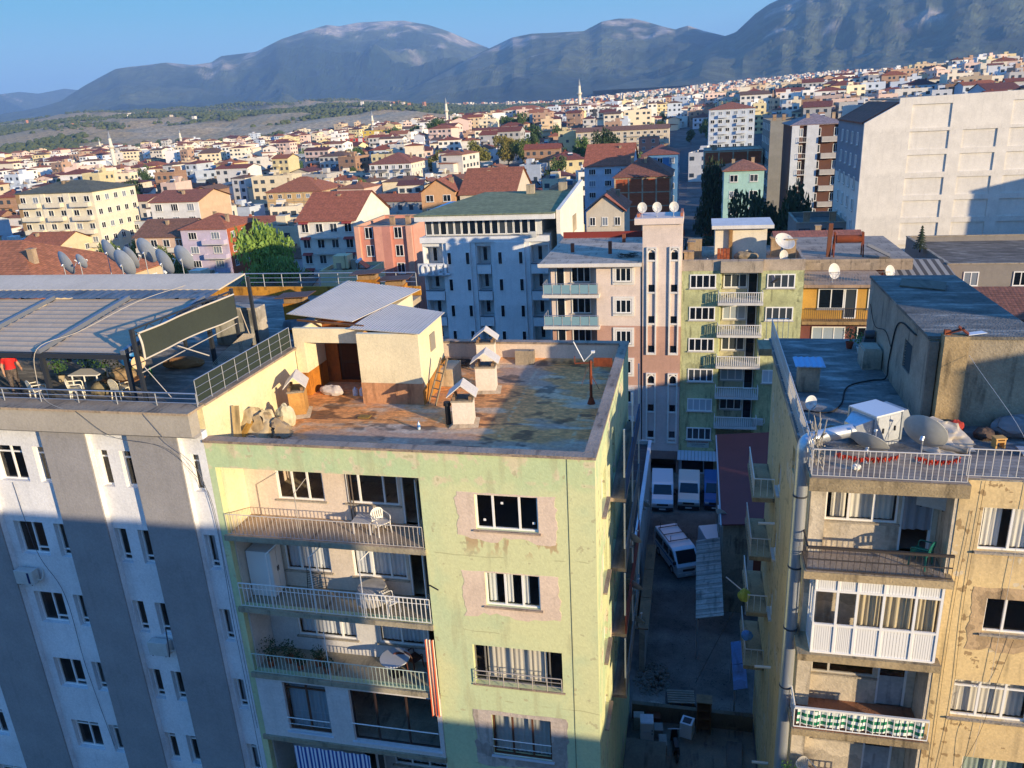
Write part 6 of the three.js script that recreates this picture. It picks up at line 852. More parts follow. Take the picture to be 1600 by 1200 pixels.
// ---- pink and brown building with stair tower
{
  const t = thing('apartment_building', 'pink and brown apartment block with a tall slit-window stair tower', 'building'), P1 = PL('#ead6c6'), P2 = PL('#c49a86'), P3 = PL('#d9c6be'), TR = PL('#ece6dc');
  const z = -66, bands = [[-3, .4, PL('#9a7a70')], [.4, 6.52, P3], [6.52, 11.9, P2], [11.9, 17.1, P1]];
  for (const [a, b, m] of bands) { mesh('front_wall', B().box(-8.08, -4.3, a, b, z - .3, z), m, t); mesh('bay_wall', B().box(-12.25, -8.09, a, b, z - 1.8, z - 1.5), m, t); mesh('bay_return', B().box(-8.28, -8.08, a, b, z - 1.49, z - .301), m, t); mesh('left_wall', B().box(-12.25, -12.0, a, b, -79, z - 1.81), m, t); mesh('back_wall', B().box(-11.99, -1, a, b, -79, -78.7), m, t); mesh('right_wall', B().box(-1.3, -1.05, a, b, -78.69, z - 2.6), m, t); }
  mesh('roof', B().box(-12.9, -4.25, 17.1, 17.4, -78.9, z + .7), CON('#c7bdb0'), t); mesh('roof_edge', B().box(-12.95, -4.25, 17.15, 17.45, z + .701, z + .76), PL('#e4ddd2'), t); mesh('roof', B().box(-4.2, -1, 16.8, 17.1, -78.9, z - 2.6), M('#8a8f96', { t: 'greyRoof' }), t); mesh('back_parapet', B().box(-12.9, -1, 17.4, 18.0, -79, -78.91), M('#7c2f26'), t);
  // tower
  const BASE = PL('#9a7a70'); mesh('tower_base', wallZ(-4.2, -1.0, -3, .4, z - .2, z + .12, [[-3.4, -1.2, -2.0, -.4]]), BASE, t); mesh('tower_base_side', B().box(-4.2, -4.0, -3, .4, z - 2.5, z - .201), BASE, t); mesh('tower_base_side', B().box(-1.2, -1.0, -3, .4, z - 2.5, z - .201), BASE, t); mesh('garage_back', B().box(-3.99, -1.21, -3, .4, z - 2.5, z - 2.3), ROOM, t);
  for (const [a, b, m] of [[.4, 6.52, P3], [6.52, 11.9, P2], [11.9, 20.5, P1]]) mesh('tower_wall', B().box(-4.2, -1.0, a, b, z - 2.5, z + .12), m, t);
  mesh('tower_cap', B().box(-4.85, -.95, 20.5, 21.0, z - 3.4, z + .35), P1, t); mesh('tower_parapet', B().box(-4.7, -4.5, 21, 21.3, z - 3.3, z - .4), M('#a5654a'), t); mesh('tower_parapet', B().box(-1.2, -1.0, 21, 21.3, z - 3.3, z - .4), M('#a5654a'), t);
  for (const [x, y0, y1, ws] of [[-3.45, 9.4, 18.65, [17.6, 14.9, 12.2, 9.6]], [-1.6, 9.4, 18.65, [17.6, 14.9, 12.2, 9.6]], [-3.45, 1.2, 7.75, [6.8, 4.2, 1.7]], [-1.6, 1.2, 7.75, [6.8, 4.2, 1.7]]]) {
    const s = mesh('slit_surround', B().box(x - .42, x - .3, y0, y1, z + .121, z + .28).box(x + .3, x + .42, y0, y1, z + .121, z + .28).box(x - .3, x + .3, y1 - .12, y1, z + .121, z + .28).box(x - .3, x + .3, y0, y0 + .12, z + .121, z + .28), TR, t); { const ar = new THREE.TorusGeometry(.3, .07, 6, 14, Math.PI).translate(x, y1 - .5, z + .2); mesh('arch_trim', ar, TR, s); }
    for (const y of ws) { mesh('slit_window', B().box(x - .24, x + .24, y, y + .6, z + .122, z + .14), PANE, s); mesh('slit_sill', B().box(x - .3, x + .3, y - .14, y - .002, z + .122, z + .26), TR, s); }
  }
  for (let k = 0; k < 6; k++) { const y = 15.75 - k * 2.72; if (y > .6) { const w = putWin(t, -5.8, y, z + .002, 0, 1.35, 1.2, 3, { pane: PANE }); const tr = B().box(-.9, -.7, -.25, 1.45, 0, .09).box(.7, .9, -.25, 1.45, 0, .09).box(-.7, .7, 1.25, 1.45, 0, .09).box(-.7, .7, -.25, -.09, 0, .09); mesh('window_surround', tr, TR, w); }
    const bs = 14.5 - k * 2.78; if (bs > .5) { mesh('balcony_slab', B().box(-12.7, -7.8, bs - .05, bs + .22, z - 1.49, z + .55), PL('#e6ded2'), t); const r = railing(t, [-12.6, bs + .22, z + .48], [-7.9, bs + .22, z + .48], .95, { r: .035, posts: 6, bars: [.1] }); for (let q = 0; q < 6; q++) mesh('glass_panel', B().box(-12.6 + q * .783 + .05, -12.6 + (q + 1) * .783 - .05, bs + .34, bs + 1.08, z + .47, z + .485), M('#7d9ea6', { roughness: .1 }), r); railing(t, [-12.6, bs + .22, z - 1.4], [-12.6, bs + .22, z + .42], .95, { r: .03, posts: 2 });
      putWin(t, -11.4, bs + .3, z - 1.498, 0, .75, 2.0, 1, { sill: false, pane: PANE }); putWin(t, -9.6, bs + .9, z - 1.498, 0, 1.7, 1.4, 3, { pane: PANE }); } }
  mesh('door_step', B().box(-3.5, -1.0, -2.2, -1.95, z + .13, z + 1.0), CON('#a9a6a0'), t);
  for (const [x, zz, h] of [[-7.3, -70, 1.1], [-10.8, -71, .8], [-6.6, -76, .8]]) mesh('chimney_stub', B().box(x - .15, x + .15, 17.4, 17.4 + h, zz - .15, zz + .15), CON('#9a5a40'), t);
  rebase(t, [-7, -2, -72]);
}
[-4.3, -3.1, -1.75].forEach((x, i) => dish([x, 21.0, -66.6], .4, ['left', 'middle', 'right-hand'][i] + ' satellite dish of three on the pink tower', { h: .75, yaw: 0.25, el: .25, mat: M('#d6d2c8', { t: 'plaster' }) }));
single('brush_pile', (() => { const g = B(); for (let i = 0; i < 40; i++) g.bar([rr(-6.6, -4.7), 17.42 + rr(0, .2), rr(-69, -67.6)], [rr(-6.6, -4.7), 17.45 + rr(0, .3), rr(-69, -67.6)], .03); return g; })(), M('#3d372e'), 'pile of dark brushwood on the pink roof beside the tower', 'brushwood');
// ---- green building beside it
const font = await new FontLoader().loadAsync('fonts/droid/droid_sans_bold.typeface.json');
{
  const t = thing('apartment_building', 'yellow green apartment block with white balconies and a small shop at street level', 'building'), GW = PL('#c9cf9c'), GW2 = WORN('#cdd2a0'), z = -66, WHT = PL('#dcd8d0');
  mesh('front_wall', B().box(-.99, 2.1, -.1, 16.6, z - .3, z), GW2, t); mesh('front_wall', B().box(5.32, 8.6, -3, 16.6, z - .3, z), GW2, t); mesh('bay_wall', B().box(2.11, 5.31, -3, 16.6, z - 1.4, z - 1.2), WORN('#d2cba8'), t); mesh('bay_cheek', B().box(2.1, 2.2, .5, 16.6, z - 1.19, z - .301), GW, t); mesh('bay_cheek', B().box(5.22, 5.32, .5, 16.6, z - 1.19, z - .301), GW, t);
  mesh('right_wall', B().box(8.35, 8.6, -3, 16.6, -78, z - .301), GW, t); mesh('back_wall', B().box(-.99, 8.34, -3, 16.6, -78, -77.7), GW, t); mesh('left_wall', B().box(-.99, -.8, -3, 16.6, -77.69, z - .301), GW, t);
  mesh('parapet_band', B().box(-1.0, 8.63, 16.6, 17.5, z - .25, z + .03), CON('#bdb0a2'), t); mesh('parapet_band', B().box(8.4, 8.64, 16.6, 17.5, -78, z - .251), CON('#bdb0a2'), t); mesh('bay_head', B().box(2.1, 5.4, 16.5, 17.45, z - .26, z + .4), CON('#b7ada0'), t); mesh('roof', B().box(-.98, 8.39, 16.5, 16.6, -78, z - .26), CON('#b9a594'), t);
  for (let k = 0; k < 6; k++) {
    const y = 15.17 - k * 2.72; if (y > 1.2) { putWin(t, .72, y, z + .002, 0, 2.1, 1.15, 4, { pane: pick([PANE, PANE2, M('#aeb4b8', { roughness: .5 })]) }); if (y > 6) putWin(t, 6.85, y, z + .002, 0, 2.15, 1.15, 4, { pane: pick([M('#c3c6c6', { roughness: .6 }), PANE2]) }); }
    const s = 14.05 - k * 2.72; if (s > 1) { mesh('balcony_slab', B().box(1.95, 5.5, s - .15, s + .05, z - 1.19, z + .85), PL('#d6d3cc'), t); const r = railing(t, [2.0, s + .05, z + .8], [5.45, s + .05, z + .8], .85, { mat: WHITEM, r: .035, balusters: .17, bw: .05, by1: .8 }); railing(t, [5.45, s + .05, z], [5.45, s + .05, z + .75], .85, { mat: WHITEM, r: .03, balusters: .2, bw: .04 }); railing(t, [2.0, s + .05, z], [2.0, s + .05, z + .75], .85, { mat: WHITEM, r: .03, balusters: .2, bw: .04 });
      putWin(t, 3.35, s + .9, z - 1.198, 0, 1.9, 1.2, 3, { pane: pick([PANE2, M('#9aa3aa', { roughness: .4 })]) }); putWin(t, 4.75, s + .1, z - 1.198, 0, .8, 2.05, 1, { sill: false, pane: PANE }); } }
  // shop front
  mesh('shop_awning', (() => { const g = B(); for (let i = 0; i < 12; i++) { const x = -1.06 + i * .3; g.hex([x, .0, z + 1.1], [x + .27, .0, z + 1.1], [x + .27, .45, z + .05], [x, .45, z + .05], [x, .05, z + 1.1], [x + .27, .05, z + 1.1], [x + .27, .5, z + .05], [x, .5, z + .05]); } return g; })(), M('#b3b9bd', { roughness: .6 }), t);
  mesh('shop_window', B().box(-.7, 1.2, -1.65, -.15, z - .18, z - .14), PANE, t); mesh('shop_door', B().box(1.25, 2.05, -1.9, -.15, z - .18, z - .14), M('#1c1a1c', { roughness: .3 }), t); mesh('shop_frame', B().box(-.98, -.7, -2.5, -.12, z - .3, z).box(-.7, 2.1, -2.5, -1.66, z - .2, z - .01).box(1.18, 1.26, -1.65, -.15, z - .2, z - .05), PL('#aab3bd'), t); mesh('shop_back', B().box(-.7, 2.1, -2.5, -.1, z - 3, z - 2.9), ROOM, t);
  const sg = mesh('shop_sign', B().box(-.28, 1.62, .82, 1.5, z + .001, z + .05), M('#a9b2a4'), t);
  const tx = (s, size, x, y, mat) => { const g = new TextGeometry(s, { font, size, depth: .01, curveSegments: 3 }); g.computeBoundingBox(); g.translate(x - (g.boundingBox.max.x + g.boundingBox.min.x) / 2, y, z + .05); mesh('lettering', g, mat, sg); };
  tx('KARACA ELEKTRONIK', .125, .67, 1.28, M('#8a1f2c')); tx('TAMIR BAKIM VE MONTAJ', .075, .67, 1.1, M('#2a3350')); tx('TEL SERVIS YEDEK PARCA', .065, .67, .94, M('#2a3350'));
  // roof room and clutter parts
  mesh('roof_room', B().box(1.7, 6.0, 16.6, 19.3, -74.5, -71), PL('#f0e4cc'), t); mesh('roof_room_cap', B().box(1.4, 6.5, 19.3, 19.6, -75, -70.4), PL('#e4e0d8'), t); mesh('roof_room_pier', B().box(2.85, 3.15, 16.6, 19.3, -70.99, -70.7), CON('#b08a5a'), t);
  mesh('stair_vent', B().box(-.6, .6, 16.6, 18.3, -72.5, -71.5), CON('#b7a48c'), t);
  for (const [x, zz, h, w] of [[-.5, -68, 1.2, .7], [6.9, -72.5, 1.5, .8], [7.8, -69.5, 1.9, .8], [-.3, -70.5, 1.6, .5]]) mesh('chimney', B().box(x - w / 2, x + w / 2, 16.6, 16.6 + h, zz - .35, zz + .35).box(x - w / 2 - .1, x + w / 2 + .1, 16.62 + h, 16.7 + h, zz - .45, zz + .45), CON('#b9a288'), t);
  rebase(t, [3.8, -2, -72]);
}
{ const t = thing('brick_stack', 'stack of red bricks beside the roof room pier', 'bricks', [2.4, 16.6, -70]); for (let k = 0; k < 24; k++) mesh('brick', B().box(-.5 + (k % 4) * .26, -.27 + (k % 4) * .26, Math.floor(k / 4) * .19, Math.floor(k / 4) * .19 + .18, -.2, .2), M(k % 3 ? '#b5603a' : '#9c4e30', { t: 'worn' }), t); }
crumple(2.2, .9, 1.2, 101, M('#9a8a72', { t: 'worn' }), 'junk_heap', 'heap of junk in front of the white roof room', 'junk', [4.3, 16.6, -70]);
{ const t = thing('pallet_stack', 'wooden pallet under the junk before the roof room', 'pallet', [4.2, 16.6, -68.9]); for (let k = 0; k < 5; k++) mesh('slat', B().box(-1.1, 1.1, .12 + (k % 2) * .16, .16 + (k % 2) * .16, -.4 + k * .17, -.27 + k * .17), WOOD, t); for (const x of [-1, 0, .95]) mesh('bearer', B().box(x, x + .1, 0, .12, -.4, .45), WOOD, t); }
dish([7.2, 16.6, -68.9], .85, 'big white satellite dish on the far green roof', { h: 1.7, yaw: .4, el: .9, mat: M('#d8d2c4', { t: 'plaster' }) }); dish([7.1, 16.6, -68.2], .42, 'small satellite dish below the big white one', { h: .8, yaw: .5, el: .15, mat: M('#d8d2c4', { t: 'plaster' }) }); dish([.9, 16.6, -67.2], .4, 'small dish lying low on the far green roof', { h: .4, el: 1.1 });
aircon([5.6, 3.35, -65.7], 'air conditioner beside the lowest white balconies');
{ // bird in flight before the far green block
  const t = thing('bird', 'dark bird flying past the far green block', 'bird', [6.1, 16.1, -64]); mesh('body', new THREE.SphereGeometry(.12, 14, 10).scale(2.2, .8, .9).rotateZ(.3), M('#3a3a3e'), t); for (const s of [-1, 1]) mesh('wing', B().quad([-.12, 0, 0], [.16, .02, 0], [.25 + s * .2, .38, s * .55], [.02 + s * .18, .4, s * .62]).quad([.16, .02, 0], [-.12, .03, 0], [.02 + s * .18, .43, s * .62], [.25 + s * .2, .41, s * .55]), M('#4a4a50'), t); }
// ---- yellow house right of it
{
  const t = thing('apartment_building', 'yellow house with terrace railing beside the far green block', 'building'), z = -67; mesh('wall', B().box(8.62, 15, 12.35, 15.1, -80, z), PL('#d2a04a'), t); mesh('wall', B().box(8.62, 15, -3, 12.1, -80, z - .01), PL('#7d4a44'), t); mesh('slab', B().box(8.65, 15.1, 12.1, 12.35, -80, z + 1), CON('#b89a6a'), t); mesh('terrace', B().box(8.65, 15.1, 15.1, 15.35, -80, z + .8), CON('#c3a890'), t); mesh('upper_terrace', B().box(8.65, 18, 15.36, 16.3, -84, -72), CON('#b5a89a'), t);
  railing(t, [8.8, 15.35, z + .7], [15, 15.35, z + .7], 1.0, { mat: M('#8a8078'), r: .025, balusters: .22, bw: .02 }); railing(t, [8.8, 12.35, z + .9], [15, 12.35, z + .9], 1.1, { mat: M('#4a4038'), r: .03, balusters: .16, bw: .022 });
  putWin(t, 10.9, 13.2, z + .002, 0, 2.0, 1.7, 2, { pane: PANE }); const d = putWin(t, 12.4, 12.4, z + .002, 0, .95, 2.5, 1, { sill: false, pane: PANE2 }); putWin(t, 14.3, 13.2, z + .002, 0, 1.2, 1.7, 2, { pane: PANE }); putWin(t, 10.9, 9.5, z, 0, 2.6, 2.2, 3, { pane: M('#9aa6ae', { roughness: .5 }) }); putWin(t, 13.8, 9.5, z, 0, 1.4, 2.2, 2, { pane: PANE });
  rebase(t, [11.8, -2, -73]);
}
dish([10.9, 15.35, -67.2], .6, 'left satellite dish on the pink terrace edge', { h: .9, yaw: .6, el: .25, mat: M('#d6d0c4') }); dish([15.0, 15.35, -66.8], .5, 'right-hand satellite dish on the pink terrace edge', { h: .9, yaw: .6, el: .25, mat: M('#d6d0c4') });
{ const t = thing('solar_water_heater', 'rusty solar water heater frame on the pink terrace', 'water heater', [13, 16.3, -73.5]); mesh('tank', B().cyl([-1, 1.5, 0], [1, 1.5, 0], .35, .35, 18), RUST, t); for (const x of [-1.2, 1.2]) for (const z of [-.4, .5]) mesh('leg', B().bar([x, 0, z], [x * .95, 2.1, z * .5], .1), RUST, t); mesh('collector', B().bar([1.4, 1.1, .8], [3.2, .2, 1.2], 1.4, .08), M('#4a4e54', { roughness: .3 }), t); mesh('mast', B().bar([-1.6, 0, .2], [-1.55, 2.9, .2], .35, .2), M('#6a3f2a'), t); }
// ---- hotel
{
  const t = thing('hotel_building', 'white hotel with green shingle roof and recessed balconies', 'hotel'), z = -80, WH = PL('#e8e8e6'), x0 = -28.3, x1 = -14.6;
  const RC = [[-28.2, -26.1], [-22.3, -20.8], [-16.5, -14.7]], ys = [0, 1, 2, 3, 4].map((k) => 14.64 - k * 2.83);
  mesh('front_wall', wallZ(x0, x1, -3, 17.6, z - .25, z, ys.flatMap((y) => RC.map(([a, b]) => [a, b, y, y + 1.95]))), WH, t);
  mesh('wall', B().box(x0, x0 + .25, -3, 17.6, -94, z - .251), WH, t); mesh('wall', B().box(x0 + .26, x1, -3, 17.6, -94, z - 1.4), WH, t); mesh('wall', B().box(x0 + .3, x1 - .8, 17.6, 19.3, -92, z - .6), PL('#d8d8d4'), t);
  for (const [a, b] of [[-26.1, -22.3], [-20.8, -16.5]]) mesh('recess_cheek', B().box(a, b, -3, 17.5, z - 1.39, z - .252), WH, t); for (const y of ys) mesh('recess_floor', B().box(x0 + .26, x1, y - .15, y - .003, z - 1.39, z - .252), WH, t);
  mesh('eave', B().box(-28.7, -13.8, 19.3, 19.86, -92.5, z + .6), WH, t);
  mesh('roof', B().hex([-28.9, 19.87, z + .8], [-13.75, 19.87, z + .8], [-13.75, 19.87, -93], [-26, 19.87, -93], [-28.9, 19.95, z + .8], [-13.75, 19.95, z + .8], [-13.75, 20.8, -92.8], [-24.4, 20.8, -92.8]), M('#8a9066', { t: 'shingle' }), t);
  mesh('gable_wall', B().hex([-13.7, -3, z + .3], [-13.3, -3, z + .3], [-13.3, -3, -97], [-13.7, -3, -97], [-13.7, 20.15, z + .3], [-13.3, 20.15, z + .3], [-13.3, 21.5, -97], [-13.7, 21.5, -97]), PL('#f2ead8'), t);
  for (let k = 0; k < 16; k++) { const x = x0 + .75 + k * .8; if (x < x1 - 1) { putWin(t, x, 17.7, z - .598, 0, .74, 1.52, 1, { pane: pick([PANE, PANE, PANE2]), sill: false }); } }
  mesh('band', B().box(x0 - .1, x1 + .1, 17.0, 17.6, z + .001, z + .35), WH, t);
  for (const [a, b] of [[-25.5, -22.9], [-20.2, -17.1]]) { mesh('pier', B().box(a, b, -3, 17.0, z + .001, z + .5), WH, t); for (const [c, d] of [[a - .5, a - .01], [b + .01, b + .5]]) mesh('pier_return', B().box(c, d, -3, 17, z + .001, z + .25), WH, t); }
  for (const y of ys) {
    for (const [a, b] of RC) { mesh('balcony_parapet', B().box(a, b, y - .95, y - .02, z + .002, z + .35), WH, t); mesh('balcony_rail', B().bar([a, y + .1, z + .3], [b, y + .1, z + .3], .08), M('#4a4c50'), t); putWin(t, (a + b) / 2 - .2, y + .15, z - 1.398, 0, .5, 1.5, 1, { pane: PANE, sill: false }); mesh('wall_unit', B().box(b - .55, b - .1, y + 1.3, y + 1.7, z - 1.39, z - 1.15), PL('#d9dcdf'), t); }
    for (const x of [-25.2, -23.2, -19.7, -17.5]) putWin(t, x, y + .1, z + .502, 0, .45, 1.3, 1, { pane: PANE, sill: false }); }
  for (const [x, zz] of [[-18.5, -91], [-15, -92.5]]) mesh('chimney', B().box(x - .45, x + .45, 20.3, 21.7, zz - .35, zz + .35), CON('#b3aa98'), t);
  mesh('side_shutter', B().box(-13.295, -13.22, 16.6, 18.4, -90.5, -88), CON('#bfb29a'), t);
  const sg = mesh('hotel_sign', B().box(-28.75, -25.75, 13.55, 14.9, z + .55, z + .62), PL('#c9ccd0'), t); { const g = new TextGeometry('OTEL', { font, size: 1.15, depth: .2, curveSegments: 4 }); g.computeBoundingBox(); g.scale(.86, 1, 1); g.translate(-28.45, 13.68, z + .62); mesh('lettering', g, PL('#e6e8ea'), sg); }
  rebase(t, [-21, -2, -87]);
}
aircon([-16.1, 17.55, -79.3], 'double fan air conditioner on the hotel ledge below the eave');
// ---- big blank white wall building
{
  const t = thing('apartment_building', 'tall white building with blank panelled wall at the far right', 'building'), z = -104, WM = PL('#e8e1d5');
  const s = new THREE.Shape([[19, -2], [48, -2], [48, 29.2], [22.6, 28.8], [22.6, 28.2], [19, 26.2]].map((p) => new THREE.Vector2(...p)));
  const cols = [[24.0, 28.2, 0], [29.6, 33.2, 1], [34.4, 38.4, 0], [39.6, 43.2, 1], [44, 47.4, 0]];
  for (let r = 0; r < 8; r++) for (const [a, b, k] of cols) { if (r === 0 && k) continue; const y = r === 0 ? 25.4 : 25.65 - r * 2.62; s.holes.push(new THREE.Path([[a, y], [a, y + (r === 0 ? 2.6 : 2.0)], [b, y + (r === 0 ? 2.6 : 2.0)], [b, y]].map((p) => new THREE.Vector2(...p)))); }
  const g = new THREE.ExtrudeGeometry(s, { depth: .14, bevelEnabled: false }); g.translate(0, 0, z); mesh('panelled_wall', g, WM, t);
  const s2 = new THREE.Shape([[19, -2], [48, -2], [48, 29.2], [22.6, 28.8], [22.6, 28.2], [19, 26.2]].map((p) => new THREE.Vector2(...p))); const g2 = new THREE.ExtrudeGeometry(s2, { depth: .3, bevelEnabled: false }); g2.translate(0, 0, z - .301); mesh('wall', g2, WM, t);
  mesh('left_wall', B().box(19, 19.3, -2, 26.1, -122, z - .302), WM, t); mesh('left_band', B().box(18.97, 18.999, 19.5, 26.1, -122, z - .302), PL('#8d939c'), t); mesh('roof', B().hex([18.8, 26.1, -122], [18.8, 26.1, z - .31], [22.6, 28.2, z - .31], [22.6, 28.2, -122], [18.8, 26.3, -122], [18.8, 26.3, z - .31], [22.6, 28.4, z - .31], [22.6, 28.4, -122]), TILE('#7c3a30'), t); mesh('roof_slab', B().box(22.7, 48, 28.5, 28.7, -122, z - .31), CON('#b5a898'), t); mesh('back_wall', B().box(19.3, 48, -2, 28, -122, -121.7), WM, t);
  for (let r = 0; r < 8; r++) for (let k = 0; k < 4; k++) putWin(t, 18.96, 23.6 - r * 2.62, -107 - k * 3.6, -Math.PI / 2, 1.0, 1.5, 2, {});
  rebase(t, [33, 0, -113]);
}
// ---- other houses of the middle distance
const X = (o) => bldg(o);
X({ name: 'tiled_roof_building', label: 'building with a broad orange tiled hip roof behind the pergola dishes', x0: -84, x1: -58, z: -59, d: 18, y1: 15.6, wall: '#d8c4a0', roof: { type: 'hip', h: 4.2, hex: '#b46a3a' }, chim: 1, front: { c: 7 }, right: { c: 5 } });
X({ label: 'cream five-storey apartment block with dark green gabled roof at the left', x0: -156, x1: -135, z: -160, d: 15, y1: 16.9, wall: '#eadfc4', roof: { type: 'hip', h: 2.2, mat: M('#6a6a58', { t: 'shingle' }) }, st: 3.1, front: { c: 6, w: 1.5 }, right: { c: 5, w: 1.4 }, balc: [[.06, .3, 1.2, true], [.4, .6, 1.2, true], [.72, .96, 1.2, true]], strips: [[.32, .38, '#efe6cc'], [.62, .7, '#efe6cc'], [0, .05, '#a98a62']] });
X({ label: 'white and beige three-storey house with brick side wall left of centre', name: 'house', cat: 'house', x0: -128, x1: -115, z: -170, d: 14, y1: 13, wall: '#e4e2de', side: '#d9b996', roof: { type: 'gable', h: 2.2, hex: '#8f4630' }, front: { c: 3, w: 1.9, h: 1.7, n: 3 }, strips: [[.05, .3, '#d9c08e', .5], [.36, .64, '#d9c08e', .5], [.7, .95, '#d9c08e', .5]] });
X({ label: 'lilac house with orange hip roof and brick side next to the big tree', name: 'house', cat: 'house', x0: -106.9, x1: -96, z: -150, d: 13, y1: 9.2, wall: '#cdbfd0', side: 'brick', roof: { type: 'hip', h: 2.6, hex: '#ac5a34' }, front: { c: 2, w: 2.0, h: 1.5, n: 3 }, balc: [[.5, .98, 1.3, true]], right: { c: 3 } });
X({ label: 'house with dark brown mansard roof and arched porches beside the lilac house', name: 'house', cat: 'house', x0: -120, x1: -107.6, z: -152, d: 12, y1: 7.4, wall: '#d8b9a0', roof: { type: 'gable', h: 3.2, hex: '#5f4236' }, front: { c: 4, w: 1.6, h: 1.6 }, balc: [[.05, .45, 1.2, '#e8ddc8'], [.55, .95, 1.2, '#e8ddc8']] });
X({ label: 'small cream house with low orange gable at the left edge', name: 'house', cat: 'house', x0: -149, x1: -138, z: -150, d: 11, y1: 6.2, wall: '#e0cca4', roof: { type: 'gable', h: 2.4, hex: '#a85630' }, front: { c: 3 }, right: { c: 2 } });
X({ label: 'pale flat-roofed blue grey house between the cream block and the white house', name: 'house', cat: 'house', x0: -136, x1: -124, z: -172, d: 12, y1: 8.5, wall: '#b9bfc8', front: { c: 4, w: 1.4 }, right: { c: 3 } });
{ const wb = X({ label: 'white hotel-like block with small red window awnings and tall blank side', x0: -74.2, x1: -62.4, z: -140, d: 18, y1: 11.6, wall: '#ece6da', side: '#f0e8d8', roof: { type: 'gable', h: 4.6, hex: '#a8502e' }, front: { c: 4, w: 1.5, h: 1.7 }, balc: [[.28, .7, 1.0]] }); const H = 11.6 - wb.position.y, w = 11.8; for (let k = 0; k < 4; k++) for (const u of [-.375, .375]) { const y = H - (k + 1) * 3 + 2.75, x = u * w; mesh('red_awning', B().hex([x - 1, y - .1, .75], [x + 1, y - .1, .75], [x + 1, y + .3, .01], [x - 1, y + .3, .01], [x - 1, y - .04, .75], [x + 1, y - .04, .75], [x + 1, y + .36, .01], [x - 1, y + .36, .01]), M('#9a4038'), wb); } }
X({ label: 'terracotta and pink rendered house beside the white block with red awnings', name: 'house', cat: 'house', x0: -56, x1: -45.6, z: -125, d: 14, y1: 12.6, wall: '#d8927c', side: '#d8a088', front: { c: 2, w: 1.4, h: 1.9, n: 2 }, strips: [[.02, .1, '#e0a88e', 1, .5], [.36, .5, '#e0a08a', 1, .7], [.5, .64, '#c98a7a', 1, .7], [.9, .99, '#e0a88e', 1, .5], [.1, .36, '#c25a30', 1, .001], [.64, .9, '#c25a30', 1, .001]].slice(0, 4) });
X({ label: 'white five-storey apartment block with dark red hip roof and dark balconies', x0: -133.2, x1: -114.9, z: -320, d: 22, y1: 10.8, wall: '#dfe0e2', side: '#ece2ce', roof: { type: 'hip', h: 4, hex: '#84382c' }, front: { c: 6, w: 1.6, h: 1.6 }, right: { c: 6, w: 1.3 }, balc: [[.2, .42, 1.3, '#6b6e74'], [.58, .72, 1.3, '#6b6e74'], [.84, .99, 1.3, '#6b6e74'], [0, .14, 1.3, '#6b6e74']] });
X({ label: 'long ochre building under a brown orange hip roof', x0: -142.6, x1: -122, z: -250, d: 18, y1: 7.2, wall: '#d6b27c', side: '#dcc49c', roof: { type: 'hip', h: 4.2, hex: '#a5582c' }, front: { c: 6, w: 1.5 }, right: { c: 5 }, slabBands: 2, postBands: 4 });
X({ label: 'white school-like building with red roof beyond the trees', x0: -114, x1: -85.9, z: -470, d: 14, y1: 7.4, wall: '#e6e2d8', roof: { type: 'gable', h: 5, hex: '#a04a30' }, front: { c: 9, w: 1.6, h: 2 }, chim: 2 });
X({ label: 'large white institutional block with rows of windows and orange roof', x0: -188.8, x1: -148, z: -800, d: 22, y1: 28.2, wall: '#ece6da', roof: { type: 'hip', h: 3.5, hex: '#b0603a' }, st: 3.6, front: { c: 11, w: 2.3, h: 1.6 }, right: { c: 5, w: 2 } });
X({ label: 'dark grey modern building before the large white block', x0: -176, x1: -153, z: -690, d: 18, y1: 21, wall: '#5d656e', front: { c: 4, w: 2.2, h: 2 }, right: { c: 3, w: 2 } });
X({ label: 'brown glazed office building beside the trees', x0: -131, x1: -111.5, z: -700, d: 16, y1: 19.5, wall: '#8a6040', st: 3.6, front: { c: 7, w: 1.9, h: 2.4 } });
X({ label: 'beige apartment block beside the brown office building', x0: -110.5, x1: -94, z: -690, d: 16, y1: 21, wall: '#dcc8ac', roof: { type: 'hip', h: 2.5, hex: '#9a5036' }, front: { c: 5, w: 1.6 } });
X({ label: 'white block with dark glazed front bands on the skyline', x0: -81.9, x1: -52, z: -640, d: 18, y1: 26, wall: '#d6d4d0', front: { c: 8, w: 2.4, h: 2 }, strips: [[.1, .2, '#44484e'], [.45, .55, '#44484e']] });
X({ label: 'pale blue house with big red roof facing the street', name: 'house', cat: 'house', x0: -29, x1: -16.5, z: -215, d: 20, y1: 14.3, wall: '#c9d2dc', roof: { type: 'gable', h: 5.2, hex: '#a84e2e' }, front: { c: 3, w: 1.8, h: 1.5, n: 3 } });
X({ label: 'unfinished brick house under a dark maroon hip roof', name: 'house', cat: 'house', x0: -17.7, x1: -5.4, z: -180, d: 16, y1: 14.3, wall: '#b9a48e', brick: true, side: '#a9a49c', roof: { type: 'hip', h: 4.2, hex: '#6a2f2c' }, slabBands: 4, postBands: 5, right: { c: 4 } });
X({ label: 'small house with orange gable behind the hotel', name: 'house', cat: 'house', x0: -16.3, x1: -10.6, z: -122, d: 11, y1: 14.4, wall: '#d0c4b0', roof: { type: 'gable', h: 2.4, hex: '#a5502e', alongZ: true }, front: { c: 3, w: .9, h: 1.3 } });
X({ label: 'tan gabled house left behind the hotel roof', name: 'house', cat: 'house', x0: -60, x1: -52, z: -172, d: 12, y1: 13.2, wall: '#d9a878', roof: { type: 'gable', h: 2.8, hex: '#9c4c2e', alongZ: true }, front: { c: 2, w: 1.8, h: 1.5 } });
